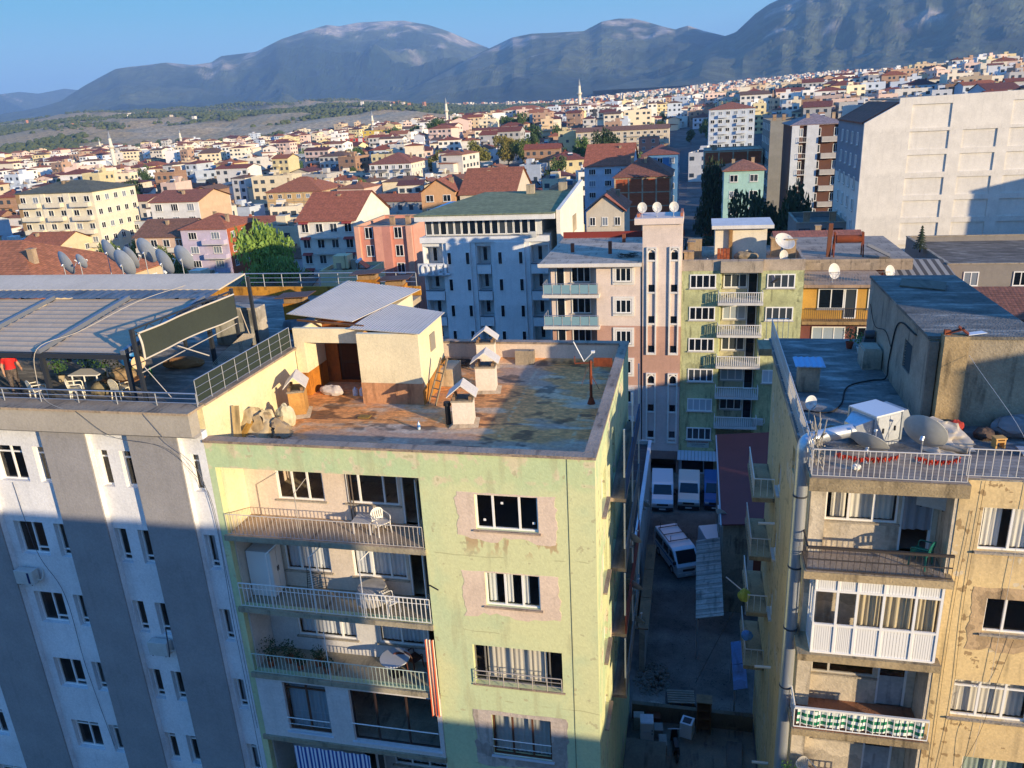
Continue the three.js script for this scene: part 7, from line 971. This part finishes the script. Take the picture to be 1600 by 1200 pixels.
X({ label: 'house with broad brown tiled roof behind the hotel', name: 'house', cat: 'house', x0: -51, x1: -38.5, z: -172, d: 18, y1: 12.4, wall: '#d8cbb4', roof: { type: 'gable', h: 5, hex: '#9a4c2c' }, front: { c: 4 }, chim: 3 });
X({ label: 'bright blue fronted house on the narrow street', name: 'house', cat: 'house', x0: -13, x1: -4.5, z: -202, d: 14, y1: 17.5, wall: '#5a8ec0', side: '#5a8ec0', roof: { type: 'hip', h: 2, hex: '#8c3c34' }, right: { c: 4, w: 1.4 }, front: { c: 3 } });
X({ label: 'mint green house with white windows among the dark trees', name: 'house', cat: 'house', x0: 5.1, x1: 12.4, z: -160, d: 12, y1: 16.6, wall: '#a9cfc4', roof: { type: 'hip', h: 1.6, hex: '#a2684c' }, front: { c: 2, w: 1.5 }, left: { c: 3, w: 1.2 } });
X({ label: 'unfinished brick block with concrete frame above the mint house', x0: 1.6, x1: 15, z: -200, d: 14, y1: 18, wall: '#b0a494', brick: true, side: '#a8a39c', slabBands: 5, postBands: 5, left: { c: 3, w: 1.6 } });
X({ label: 'tall building with a blank grey end wall beyond the street', x0: 15.5, x1: 23, z: -190, d: 22, y1: 24.4, wall: '#8f8d86', left: { c: 5, w: 1.5 } });
X({ label: 'white and brown apartment tower with stained strips and small balconies', x0: 17.4, x1: 27, z: -165, d: 16, y1: 24.1, wall: '#6a4638', front: { c: 3, w: .9, h: 1.5 }, roof: { type: 'hip', h: 1.8, hex: '#9aa4ac' }, strips: [[0, .14, '#d4d6d8', 1, .4], [.28, .5, '#d0d2d4', 1, .4], [.86, 1, '#5a3a30', 1, .4]], balc: [[.56, .84, 1.0, '#b9b2aa'], [.14, .28, .8]] });
X({ label: 'low grey house with dark windows before the white blank wall', name: 'house', cat: 'house', x0: 12.9, x1: 19, z: -110, d: 10, y1: 13.9, wall: '#8f8a84', front: { c: 3, w: 1.3, h: 1.3, frame: DARK } });
X({ label: 'row of pale blue grey apartments climbing the street', x0: 4.1, x1: 21.1, z: -330, d: 18, y1: 25.4, wall: '#c9d2dc', front: { c: 6, w: 1.5 }, left: { c: 5 }, balc: [[.2, .4, 1, true], [.6, .8, 1, true]], roof: { type: 'hip', h: 2.5, hex: '#9a5238' } });
X({ label: 'long low tiled terrace with many small balconies', x0: -60.5, x1: -14, z: -420, d: 14, y1: 16.5, wall: '#d6c8b0', roof: { type: 'gable', h: 2, hex: '#6e5240' }, front: { c: 14, w: 1.6 }, balc: [[.05, .2, 1, true], [.3, .45, 1, true], [.55, .7, 1, true], [.8, .95, 1, true]] });
X({ label: 'salmon pink box house next to the dark round tree', name: 'house', cat: 'house', x0: -24, x1: -16, z: -350, d: 12, y1: 15.5, wall: '#d88a70', front: { c: 2, w: 1.2 } });
X({ label: 'red and white shop building far in the town', x0: -275.8, x1: -252, z: -620, d: 16, y1: 13.5, wall: '#c03428', front: { c: 5, w: 2, h: 1.8 }, strips: [[.45, .6, '#ece6dc'], [.85, 1, '#ece6dc']] });
X({ label: 'blue grey block left of the brick infill building', x0: -236, x1: -214, z: -430, d: 18, y1: 11, wall: '#a9b7c6', front: { c: 5, w: 1.6 }, right: { c: 4 } });
X({ label: 'brick infill building with pale frame in the middle town', x0: -212.4, x1: -196, z: -430, d: 16, y1: 11.6, wall: '#d8c4a4', brick: true, slabBands: 4, postBands: 5 });
X({ label: 'bright yellow block far in the town centre', x0: -279.8, x1: -256, z: -665, d: 16, y1: 18, wall: '#e0c04c', front: { c: 5, w: 1.6 } });
X({ label: 'blue box building beside the yellow block', x0: -251, x1: -236, z: -640, d: 14, y1: 12.5, wall: '#3f78b8', front: { c: 3, w: 2 } });
// roofs directly behind the yellow block
X({ name: 'shed_building', cat: 'shed', label: 'shed with a striped corrugated asbestos roof behind the penthouse', x0: 17.6, x1: 22.6, z: -76.5, d: 10, y1: 13.4, wall: '#b4603c', roof: { type: 'gable', h: .9, mat: M('#a9a59c', { t: 'stripeGrey' }), alongZ: false }, chim: 0 });
X({ name: 'flat_roof_building', label: 'flat grey roofed building with reinforcing rods behind the penthouse', x0: 23, x1: 48, z: -80, d: 16, y1: 14.2, wall: '#8f8880', chim: 3, front: { c: 6 } });
X({ name: 'maroon_roof_shed', cat: 'shed', label: 'long maroon tiled shed roof behind the penthouse', x0: 20, x1: 44, z: -66, d: 9, y1: 12.6, wall: '#8d7a70', roof: { type: 'gable', h: 1.5, hex: '#5c2326' }, chim: 0 });
X({ name: 'flat_roof_building', label: 'low building with red striped shed roof beside the far green block', x0: 8.7, x1: 17, z: -86, d: 12, y1: 14.6, wall: '#8a857e', roof: { type: 'gable', h: 1, hex: '#b5604a' }, chim: 1 });

// ---------------------------------------------------------------- the town
const rects = [[-62, 18, -22, 60], [-40, -10, -76, 24], [8, 24, -60, 44], [-9.6, -2, -85, 350]]; // x0, x1, front z, depth
const _b = scene.children.filter((c) => c.userData.category);
const footprint = (o) => { const b = new THREE.Box3().setFromObject(o); rects.push([b.min.x - 1, b.max.x + 1, b.max.z + 1, b.max.z - b.min.z + 2]); };
for (const c of _b) if (/building|house|shed|hotel/.test(c.userData.category)) { c.updateMatrixWorld(true); footprint(c); }
const clash = (x, z, w, d) => rects.some(([a, b, f, e]) => x + w / 2 > a && x - w / 2 < b && z + d / 2 > f - e && z - d / 2 < f);
const WALLS = [['cream', '#e6dac2'], ['white', '#eae6de'], ['off white', '#dfd9ce'], ['pale cream', '#e2d2b2'], ['pink', '#dcc0b0'], ['white', '#e6e4e0'], ['tan', '#cdb594'], ['yellow', '#dccb9c'], ['grey', '#bcb9b4'], ['pale blue', '#c6ced6'], ['brick', '#a88a74']];
const ROOFS = [['orange', '#a86844'], ['red', '#9a583e'], ['brown red', '#87503e'], ['rust', '#ad7650'], ['maroon', '#70453c'], ['brown', '#80664f']];
const num = ['one', 'two', 'three', 'four', 'five', 'six', 'seven'];
const houses = [];
{
  const A = .16, ca = Math.cos(A), sa = Math.sin(A);
  for (let gx = -75; gx < 60; gx++) for (let gz = 4; gz < 95; gz++) {
    const s = 16.5, jx = (hash(gx, gz) - .5) * 9, jz = (hash(gx + 91, gz) - .5) * 9, px = gx * s + jx, pz = -gz * s + jz, x = px * ca - pz * sa * .0 + (gz % 3 === 0 ? 3 : 0), z = pz + px * sa * .5;
    const r = Math.hypot(x, z), az = AZ(x, z); if (z > -60 || r < 96 || az < -49 || az > 22.5) continue;
    const edge = interp([[-50, 1250], [-36, 1180], [-22, 1150], [-10, 1350], [5, 1500], [23, 1500]], az); if (r > edge + (hash(gz, gx) - .5) * 260) continue;
    const park = vn(x / 130 + 40, z / 130); if (park > .8 && r > 260) continue; if (hash(gx * 3, gz * 7) < .06) continue;
    const right = az > 2 && r > 330; const n = right ? 4 + Math.floor(hash(gz * 5, gx) * 3) : r < 330 ? 1 + Math.floor(hash(gz * 5, gx) * 2.6) : 2 + Math.floor(hash(gz * 5, gx) ** 2 * 4);
    const w = 6.5 + hash(gx, gz * 3) ** 1.5 * (right ? 13 : 11), d = 7 + hash(gx * 7, gz) * 7; if (clash(x, z, w, d)) continue;
    if (r < 250 && az > -12) { if (hash(gx, gz * 11) < .35) continue; }
    houses.push({ x, z, r, az, w, d, n, k: hash(gx + 5, gz + 9), k2: hash(gx + 15, gz + 29), k3: hash(gx * 2 + 1, gz * 5 + 3), ry: (hash(gx + 3, gz) - .5) * .5 + (hash(gx, gz + 77) < .3 ? Math.PI / 2 : 0) });
  }
  houses.sort((a, b) => a.r - b.r);
}
const cN = (v) => new THREE.Color(v);
function houseGeo(h) { // local geometry: wall, roof, windows
  const H = h.n * 3 + .6, w = h.w, d = h.d, W = B(), R = B(), N = B(), fq = h.az > -8 && h.r > 260 ? .6 : .3, type = h.k2 < fq ? 'flat' : h.k2 < fq + (1 - fq) * .6 ? 'hip' : 'gable', rh = Math.min(w, d) * (.13 + h.k3 * .09), g0 = -2;
  const q = (g, o) => { const dd = d / 2; g.forEach((p) => { }); };
  W.quad([-w / 2, g0, d / 2], [w / 2, g0, d / 2], [w / 2, H, d / 2], [-w / 2, H, d / 2]).quad([w / 2, g0, -d / 2], [-w / 2, g0, -d / 2], [-w / 2, H, -d / 2], [w / 2, H, -d / 2]).quad([w / 2, g0, d / 2], [w / 2, g0, -d / 2], [w / 2, H, -d / 2], [w / 2, H, d / 2]).quad([-w / 2, g0, -d / 2], [-w / 2, g0, d / 2], [-w / 2, H, d / 2], [-w / 2, H, -d / 2]);
  if (h.k > .45) { const ex = h.k3 > .5 ? 1 : -1, ew = 2.5 + h.k2 * 3, eh = Math.max(2.6, H - 2.6 - h.k3 * 3), xa = ex * w / 2, xb = ex * (w / 2 + ew), X0 = Math.min(xa, xb), X1 = Math.max(xa, xb); W.box(X0, X1, g0, eh, -d * .4, d * .25); R.hex([X0 - .2, eh, d * .3], [X1 + .2, eh, d * .3], [X1 + .2, eh, -d * .45], [X0 - .2, eh, -d * .45], [X0 - .2, eh + .15, d * .3], [X1 + .2, eh + .15, d * .3], [X1 + .2, eh + .7 * h.k2 + .15, -d * .45], [X0 - .2, eh + .7 * h.k2 + .15, -d * .45]); }
  if (type === 'flat') { R.box(-w / 2 + .1, w / 2 - .1, H - .1, H, -d / 2 + .1, d / 2 - .1); W.box(-w / 2, w / 2, H, H + .55, d / 2 - .18, d / 2).box(-w / 2, w / 2, H, H + .55, -d / 2, -d / 2 + .18).box(-w / 2, -w / 2 + .18, H, H + .55, -d / 2 + .18, d / 2 - .18).box(w / 2 - .18, w / 2, H, H + .55, -d / 2 + .18, d / 2 - .18); for (let q = 0; q < 3; q++) { const tx = (hash(q, h.n + Math.floor(h.k * 99)) - .5) * w * .7, tz = (hash(q + 4, Math.floor(h.k2 * 99)) - .5) * d * .7; R.box(tx - .4, tx + .4, H, H + .7 + hash(q, 3) * .9, tz - .4, tz + .4); } const cx = (h.k3 - .5) * w * .5; W.box(cx - 1.3, cx + 1.3, H + .3, H + 2.3, -d * .2 - 1.2, -d * .2 + 1.2); }
  else { const rg = gableRoof(w, d, H, rh, {}, type === 'hip').geo(); R.add(rg, new THREE.Matrix4().makeTranslation(0, 0, d / 2)); if (type === 'gable') W.tri([w / 2, H, d / 2], [w / 2, H, -d / 2], [w / 2, H + rh, 0]).tri([-w / 2, H, -d / 2], [-w / 2, H, d / 2], [-w / 2, H + rh, 0]); }
  const cx = (h.k - .5) * w * .6; R.box(cx - .35, cx + .35, H - .2, H + (type === 'flat' ? 1.1 : rh + .6), -.9, -.3);
  for (let s = 0; s < h.n; s++) { const y = s * 3 + 1.3; const nc = Math.max(2, Math.round(w / 3.2)); for (let i = 0; i < nc; i++) { if (hash(i * 7 + s, Math.floor(h.k * 9999)) < .2) continue; const u = (i + .5 + (hash(i, Math.floor(h.k2 * 999)) - .5) * .3) / nc * w - w / 2, ww = (h.k3 > .5 ? .65 : .85); N.quad([u - ww, y, d / 2 + .05], [u + ww, y, d / 2 + .05], [u + ww, y + 1.4, d / 2 + .05], [u - ww, y + 1.4, d / 2 + .05]); } if (h.k > .3) { const nd = Math.max(2, Math.round(d / 3.4)); for (let i = 0; i < nd; i++) { if (hash(i * 5 + s, Math.floor(h.k3 * 9999)) < .4) continue; const u = (i + .5) / nd * d - d / 2; N.quad([w / 2 + .05, y, u + .7], [w / 2 + .05, y, u - .7], [w / 2 + .05, y + 1.4, u - .7], [w / 2 + .05, y + 1.4, u + .7]); N.quad([-w / 2 - .05, y, u - .7], [-w / 2 - .05, y, u + .7], [-w / 2 - .05, y + 1.4, u + .7], [-w / 2 - .05, y + 1.4, u - .7]); } }
    if (h.k3 > .35 && s > 0) { const b0 = -w * .42, b1 = -w * .42 + w * (.35 + h.k * .3); W.box(b0, b1, s * 3 + .1, s * 3 + .95, d / 2, d / 2 + 1.1); } }
  return { W, R, N, type };
}
const SOLAR = B().cyl([-.9, 1.3, 0], [.9, 1.3, 0], .28, .28, 12).bar([-.8, 0, -.2], [-.8, 1.2, 0], .06).bar([.8, 0, -.2], [.8, 1.2, 0], .06).geo(), SOLARP = B().hex([-.95, .1, 1.5], [.95, .1, 1.5], [.95, 1.1, .25], [-.95, 1.1, .25], [-.95, .18, 1.5], [.95, .18, 1.5], [.95, 1.18, .25], [-.95, 1.18, .25]).geo(), AERIAL = B().cyl([0, 0, 0], [0, 2.4, 0], .03, .03, 5).bar([-.5, 2.2, 0], [.5, 2.2, 0], .03).bar([-.35, 2.0, 0], [.35, 2.0, 0], .03).geo();
const WINM = M('#3d464e', { roughness: .2 }), near = houses.slice(0, 300), far = houses.slice(300);
{
  // rows by distance, counted from the left within each row, so that each label points to one house
  const rows = [110, 130, 150, 170, 190, 215, 240, 265, 290, 315, 345, 380, 430, 520, 700], by = {};
  for (const h of near) { h.row = rows.findIndex((q) => h.r < q); if (h.row < 0) h.row = rows.length; (by[h.row] ||= []).push(h); }
  const ord = (n) => n + (n % 100 > 10 && n % 100 < 14 ? 'th' : ['th', 'st', 'nd', 'rd'][n % 10] || 'th');
  const rown = ['first', 'second', 'third', 'fourth', 'fifth', 'sixth', 'seventh', 'eighth', 'ninth', 'tenth', 'eleventh', 'twelfth', 'thirteenth', 'fourteenth', 'fifteenth', 'sixteenth'];
  for (const l of Object.values(by)) { l.sort((a, b) => a.az - b.az); l.forEach((h, i) => h.i = i + 1); }
  for (const h of near) {
    const [wn, wc] = WALLS[Math.floor(h.k3 * 10.99)], [rn, rc] = ROOFS[Math.floor(h.k * 5.99)], g = houseGeo(h);
    const t = thing('town_house', `${wn} ${num[h.n - 1]}-storey house with ${g.type === 'flat' ? 'flat' : rn + ' ' + g.type} roof, ${ord(h.i)} from left in ${rown[h.row]} town row`, 'house', [h.x, ground(h.x, h.z), h.z], h.ry, 'houses of the town');
    mesh('wall', g.W, wn === 'brick' ? M(wc, { t: 'brick' }) : PL(wc), t); mesh('roof', g.R, g.type === 'flat' ? CON('#a89e92') : M(rc, { t: 'tile', b: 'tileB', bs: .03 }), t); mesh('windows', g.N, WINM, t).userData.kind = 'stuff'; if (h.k2 > .35 && h.k2 < .8 || g.type === 'flat') { const Hh = h.n * 3 + .6 + (g.type === 'flat' ? 0 : .9), s = mesh('solar_heater', SOLAR, M('#cfd2d2', { roughness: .5 }), t); s.position.set((h.k3 - .5) * h.w * .5, Hh, h.d * .12); const c = mesh('collector', SOLARP, M('#2a3440', { roughness: .2 }), s); mesh('aerial', AERIAL, DARK, t).position.set(-(h.k3 - .5) * h.w * .6, Hh, -h.d * .1); }
    rects.push([h.x - h.w / 2, h.x + h.w / 2, h.z + h.d / 2, h.d]);
  }
  const FW = B(), FR = B(), FN = B(); FW.c = []; FR.c = [];
  const put = (dst, g, m, col) => { const n0 = dst.p.length / 3; const P = g.p, v = new THREE.Vector3(); for (let i = 0; i < P.length; i += 3) { v.set(P[i], P[i + 1], P[i + 2]).applyMatrix4(m); dst.p.push(v.x, v.y, v.z); v.set(g.n[i], g.n[i + 1], g.n[i + 2]).transformDirection(m); dst.n.push(v.x, v.y, v.z); dst.t.push(g.t[i / 3 * 2], g.t[i / 3 * 2 + 1]); if (dst.c) dst.c.push(col.r, col.g, col.b); } };
  for (const h of far) { const g = houseGeo(h), m = new THREE.Matrix4().makeRotationY(h.ry).setPosition(h.x, ground(h.x, h.z), h.z), wc = cN(WALLS[Math.floor(h.k3 * 10.99)][1]), rc = g.type === 'flat' ? cN('#b5aa9c') : cN(ROOFS[Math.floor(h.k * 5.99)][1]); put(FW, g.W, m, wc); put(FR, g.R, m, rc); if (h.r < 1300) put(FN, g.N, m); }
  const t = new THREE.Group(); t.name = 'far_town'; t.userData = { kind: 'stuff', label: 'mass of far town houses with red and orange roofs', category: 'houses' }; scene.add(t);
  mesh('walls', FW, new THREE.MeshStandardMaterial({ vertexColors: true, roughness: .9, side: THREE.DoubleSide }), t); mesh('roofs', FR, new THREE.MeshStandardMaterial({ vertexColors: true, roughness: .9, map: T.tile, side: THREE.DoubleSide }), t); mesh('windows', FN, WINM, t);
  console.log('houses', houses.length, 'individual to r', near[near.length - 1].r);
}
{ // settlements on the far slopes
  const pts = []; const spot = (a0, a1, r0, r1, n, sd) => { for (let i = 0; i < n; i++) { const az = lerp(a0, a1, hash(i, sd)), r = lerp(r0, r1, hash(i + 7, sd + 3) ** .8), x = r * Math.sin(az * D2R), z = -r * Math.cos(az * D2R); if (vn(x / 260, z / 260) < .42) continue; pts.push([x, z, i]); } };
  spot(-9, 12, 2500, 3750, 2600, 11); spot(-17, -6, 3500, 4400, 500, 15); spot(-2, 18, 1500, 2600, 900, 17); spot(-44, -18, 2300, 3300, 130, 19);
  const im = new THREE.InstancedMesh(new THREE.BoxGeometry(1, 1, 1), M('#ffffff', { roughness: .9 }), pts.length), m = new THREE.Matrix4(), c = new THREE.Color();
  pts.forEach(([x, z, i], k) => { const w = 7 + hash(k, 1) * 8, h = 5 + hash(k, 2) ** 2 * 12; m.makeRotationY(hash(k, 3) * 3).scale(new THREE.Vector3(w, h, w * .8)).setPosition(x, ground(x, z) + h * .4, z); im.setMatrixAt(k, m); im.setColorAt(k, c.set(hash(k, 5) < .3 ? '#a87358' : hash(k, 6) < .5 ? '#c9bca8' : '#d9d2c6')); });
  im.name = 'far_settlement'; im.userData = { kind: 'stuff', label: 'scatter of tiny white houses on the far slopes', category: 'houses' }; im.castShadow = im.receiveShadow = true; scene.add(im);
  // groves and scrub dotted over the plain and hills
  const q = []; for (let i = 0; i < 120000 && q.length < 42000; i++) { const az = lerp(-50, 24, hash(i, 31)), r = lerp(1150, 5200, hash(i, 37)), x = r * Math.sin(az * D2R), z = -r * Math.cos(az * D2R); const n = fbm(x / 160, z / 160, 5), n3 = fbm(x / 700 + 3, z / 700, 4), badl = sm(-41, -36, az) * (1 - sm(-22, -12, az)) * sm(1200, 1500, r) * (1 - sm(3000, 3800, r)); if (n * .5 + n3 * .5 + badl * .11 + (hash(i, 41) - .5) * .12 > .505) continue; if (az > -9 && az < 12 && r > 2500 && r < 3700 && hash(i, 43) < .5) continue; q.push([x, z]); }
  const g = new THREE.IcosahedronGeometry(1, 0), im2 = new THREE.InstancedMesh(g, M('#ffffff', { roughness: 1 }), q.length);
  q.forEach(([x, z], k) => { const s = 2.5 + hash(k, 7) * 4.5; m.makeRotationY(hash(k, 8) * 6).scale(new THREE.Vector3(s, s * .85, s)).setPosition(x, ground(x, z) + s * .4, z); im2.setMatrixAt(k, m); im2.setColorAt(k, c.setRGB(.05 + hash(k, 9) * .035, .07 + hash(k, 9) * .03, .032)); });
  im2.name = 'olive_groves'; im2.userData = { kind: 'stuff', label: 'dark green groves and scrub over the far plain', category: 'trees' }; im2.castShadow = im2.receiveShadow = true; scene.add(im2);
}
// ---------------------------------------------------------------- trees
const CROWNS = [0, 1, 2, 3].map((s) => { const l = []; let q = s * 31 + 5; const f = () => { q = (q * 1664525 + 1013904223) >>> 0; return q / 4294967296; }; for (let i = 0; i < 15; i++) { const a = f() * 6.283, rr_ = f() ** .6 * .66, y = .38 + f() * .5; l.push([rr_ * Math.cos(a), y, rr_ * Math.sin(a), .22 + f() * .16, .15 + f() * .12, .22 + f() * .16]); } l.push([0, .62, 0, .42, .3, .42]); return leaves(l, s < 2 ? 5600 : 3000, s < 2 ? .042 : .056, s + 3).geo(); });
const TRUNK = (() => { const g = B().cyl([0, -.08, 0], [.01, .3, 0], .045, .03, 8); for (let k = 0; k < 6; k++) { const a = k * 1.05; g.cyl([.01, .28, 0], [.36 * Math.cos(a), .55 + .05 * (k % 3), .36 * Math.sin(a)], .02, .007, 6); } return g.geo(); })();
const BARK = M('#4a3c2e', { t: 'worn' });
function tree(x, z, h, w, label, hex = '#3f5a26', v = 0, y) {
  const t = thing('broadleaf_tree', label, 'tree', [x, y ?? ground(x, z), z], (x * 7.3) % 6.28, 'trees in the town'); t.scale.set(w / 1.9, h, w / 1.9);
  mesh('trunk', TRUNK, BARK, t); mesh('crown', CROWNS[v % 4], LEAF(hex), t); return t;
}
tree(-71.2, -121, 15.5, 13.5, 'big bright green tree beside the white block with red awnings', '#7f9c42', 0); tree(-65.8, -118, 12.8, 9.5, 'smaller green tree leaning against the big bright one', '#6a8e3e', 1);
tree(-113, -108, 8, 12, 'low bright shrub-like tree at the left edge', '#6c8438', 1); tree(-104, -112, 7.5, 9, 'low tree right of the leftmost shrub', '#6c8438', 0); tree(-90, -100, 6.5, 8, 'small tree behind the orange tiled roof', '#6c8438', 2);
tree(13.6, -126, 18, 12, 'dark tree before the white and brown tower', '#2c4020', 0); tree(9.6, -128, 19.5, 12, 'dark tree left of the tower, against the mint house', '#2c4020', 1); tree(16, -120, 16, 10, 'dark tree nearest the low grey house', '#2c4020', 1);
tree(3.8, -170, 19.5, 9, 'dark tree beside the brick block on the street', '#2c4020', 0); tree(4.5, -150, 9, 8, 'small dark tree in front of the mint house', '#2c4020', 1);
tree(-36, -330, 18, 15, 'round dark tree near the salmon pink house', '#2f4822', 0); tree(-150, -300, 8, 9, 'small yellow green tree before the white five-storey block', '#6f7f34', 2); tree(-128, -296, 9, 7, 'green tree at the foot of the white five-storey block', '#5a7430', 3);
tree(-91, -395, 16, 17, 'yellowing tree in front of the school-like building', '#8a7c30', 1); tree(-104, -385, 14, 15, 'left yellowing tree in front of the school-like building', '#7d7a30', 2); tree(-82, -388, 13, 13, 'right olive tree in front of the school-like building', '#6a7430', 3); tree(-126, -390, 11, 13, 'olive tree apart on the left of the school row', '#78762e', 2);
[[-232, -395, 11, 16], [-246, -400, 10, 14], [-258, -392, 10, 15], [-222, -405, 12, 14], [-270, -398, 9, 12]].forEach(([x, z, h, w], i) => tree(x, z, h, w, `${['middle', 'second', 'third', 'rightmost', 'leftmost'][i]} bright green tree of the row at the red shop`, '#5f7a30', i));
[[-205, -640, 18, 22], [-228, -650, 16, 20], [-190, -655, 17, 20], [-250, -660, 15, 18], [-160, -640, 14, 18], [-140, -620, 16, 18], [-120, -560, 18, 16], [-95, -480, 14, 14]].forEach(([x, z, h, w], i) => tree(x, z, h, w, `park tree ${['nearest', 'left of', 'right of', 'far left of', 'further right of', 'well right of', 'in front right of', 'closest to the school right of'][i]} the slim white minaret in mid town`, '#46602c', i));
{ const gs = []; for (let i = 0; i < 190; i++) { const az = -47 + hash(i, 201) * 66, r = 150 + hash(i, 203) * 800, x = r * Math.sin(az * D2R), z = -r * Math.cos(az * D2R); if (clash(x, z, 4, 4)) continue; gs.push([az, r, x, z, i]); }
  gs.sort((a, b) => a[0] - b[0]); gs.forEach(([az, r, x, z, i], k) => { const h = 7 + hash(i, 205) * 6; tree(x, z, h, h * .9, `${['green', 'olive green', 'dark green'][i % 3]} garden tree in ${r < 350 ? 'near' : r < 600 ? 'middle' : 'far'} town, ${k + 1}th garden tree from the left`, ['#4c6a2c', '#5d7032', '#3c5426'][i % 3], 2 + i % 2).userData.group = 'garden trees among the houses'; }); }
{ const t = thing('conifer_tree', 'small dark conifer before the white blank wall', 'tree', [22.5, 13.9, -88]); mesh('trunk', B().cyl([0, 0, 0], [0, 2.6, 0], .08, .03, 8), BARK, t); const g = B(); for (let k = 0; k < 9; k++) { const y = .5 + k * .26, R_ = .75 * (1 - k / 9.5); for (let j = 0; j < 14; j++) { const a = j * .449 + k * .3, c = Math.cos(a), s = Math.sin(a); g.tri([0, y + .2, 0], [c * R_ - s * .1, y - .08, s * R_ + c * .1], [c * R_ + s * .1, y - .1, s * R_ - c * .1]); } } mesh('crown', g, M('#22331f'), t); }
// ---------------------------------------------------------------- minarets
function minaret(x, z, h, label) {
  const y = ground(x, z), t = thing('minaret', label, 'minaret', [x, y, z], 0, 'minarets of the town'), s = h / 40;
  mesh('shaft', new THREE.LatheGeometry([[2.2, 0], [2.2, 6], [1.55, 8], [1.45, 21], [1.2, 26], [1.1, 28]].map(([a, b]) => new THREE.Vector2(a * s, b * s)), 16), PL('#e4dcc8'), t);
  mesh('gallery', new THREE.LatheGeometry([[1.45, 20.2], [2.3, 21.4], [2.3, 22.4], [1.4, 22.4]].map(([a, b]) => new THREE.Vector2(a * s, b * s)), 16), PL('#d8d0bc'), t);
  mesh('spire', new THREE.ConeGeometry(1.3 * s, 6 * s, 16).translate(0, 31 * s, 0), M('#7d838a', { roughness: .6 }), t);
  mesh('prayer_hall', B().box(-14, -3, 0, 7, -6, 6), PL('#dcd4c0'), t); mesh('dome', new THREE.SphereGeometry(5, 24, 10, 0, 6.284, 0, 1.5708).translate(-8.5, 7, 0), M('#9aa0a4', { roughness: .6 }), t);
}
minaret(-446, -560, 40, 'tall white minaret in the left part of town'); minaret(-617, -900, 36, 'distant minaret left of the badland hills'); minaret(-245, -800, 42, 'slim white minaret beside the park trees'); minaret(-365, -900, 38, 'distant minaret before the badland hills'); minaret(-125, -900, 50, 'slim white minaret near the skyline centre'); minaret(-700, -860, 30, 'small far minaret at the left');

// ---------------------------------------------------------------- buildings outside the frame that shade the street
X({ label: 'apartment block on the near side of the street, behind the viewpoint', x0: -8, x1: 24.4, z: 16, d: 15, y1: 24.7, wall: '#d8cbb8', chim: 4, yb: -1 });
X({ label: 'lower apartment block further along the near side of the street', x0: 24.6, x1: 41, z: 16, d: 15, y1: 17.4, wall: '#cdbba4', chim: 2, yb: -1 });
X({ label: 'tall neighbour block beyond the right edge, nearer part', x0: 30, x1: 42, z: -10.6, d: 3.6, y1: 26.9, wall: '#d2c8bc', chim: 0, yb: -1 });
X({ label: 'tall neighbour block beyond the right edge, higher part', x0: 30, x1: 42, z: -14.4, d: 12, y1: 29.6, wall: '#d2c8bc', chim: 0, yb: -1 });
X({ label: 'neighbour block beyond the right edge towards the far street', x0: 40, x1: 55, z: -28, d: 34, y1: 16.4, wall: '#cbbfae', chim: 2, yb: -2 });
X({ label: 'block beyond the right edge beside the blank white wall', x0: 60, x1: 72, z: -85.7, d: 5, y1: 24.6, wall: '#cbbfae', chim: 0, yb: -2 });
X({ label: 'higher block beyond the right edge beside the blank white wall', x0: 60, x1: 72, z: -91, d: 18, y1: 27.5, wall: '#cbbfae', chim: 0, yb: -2 });
renderer.render(scene, camera);
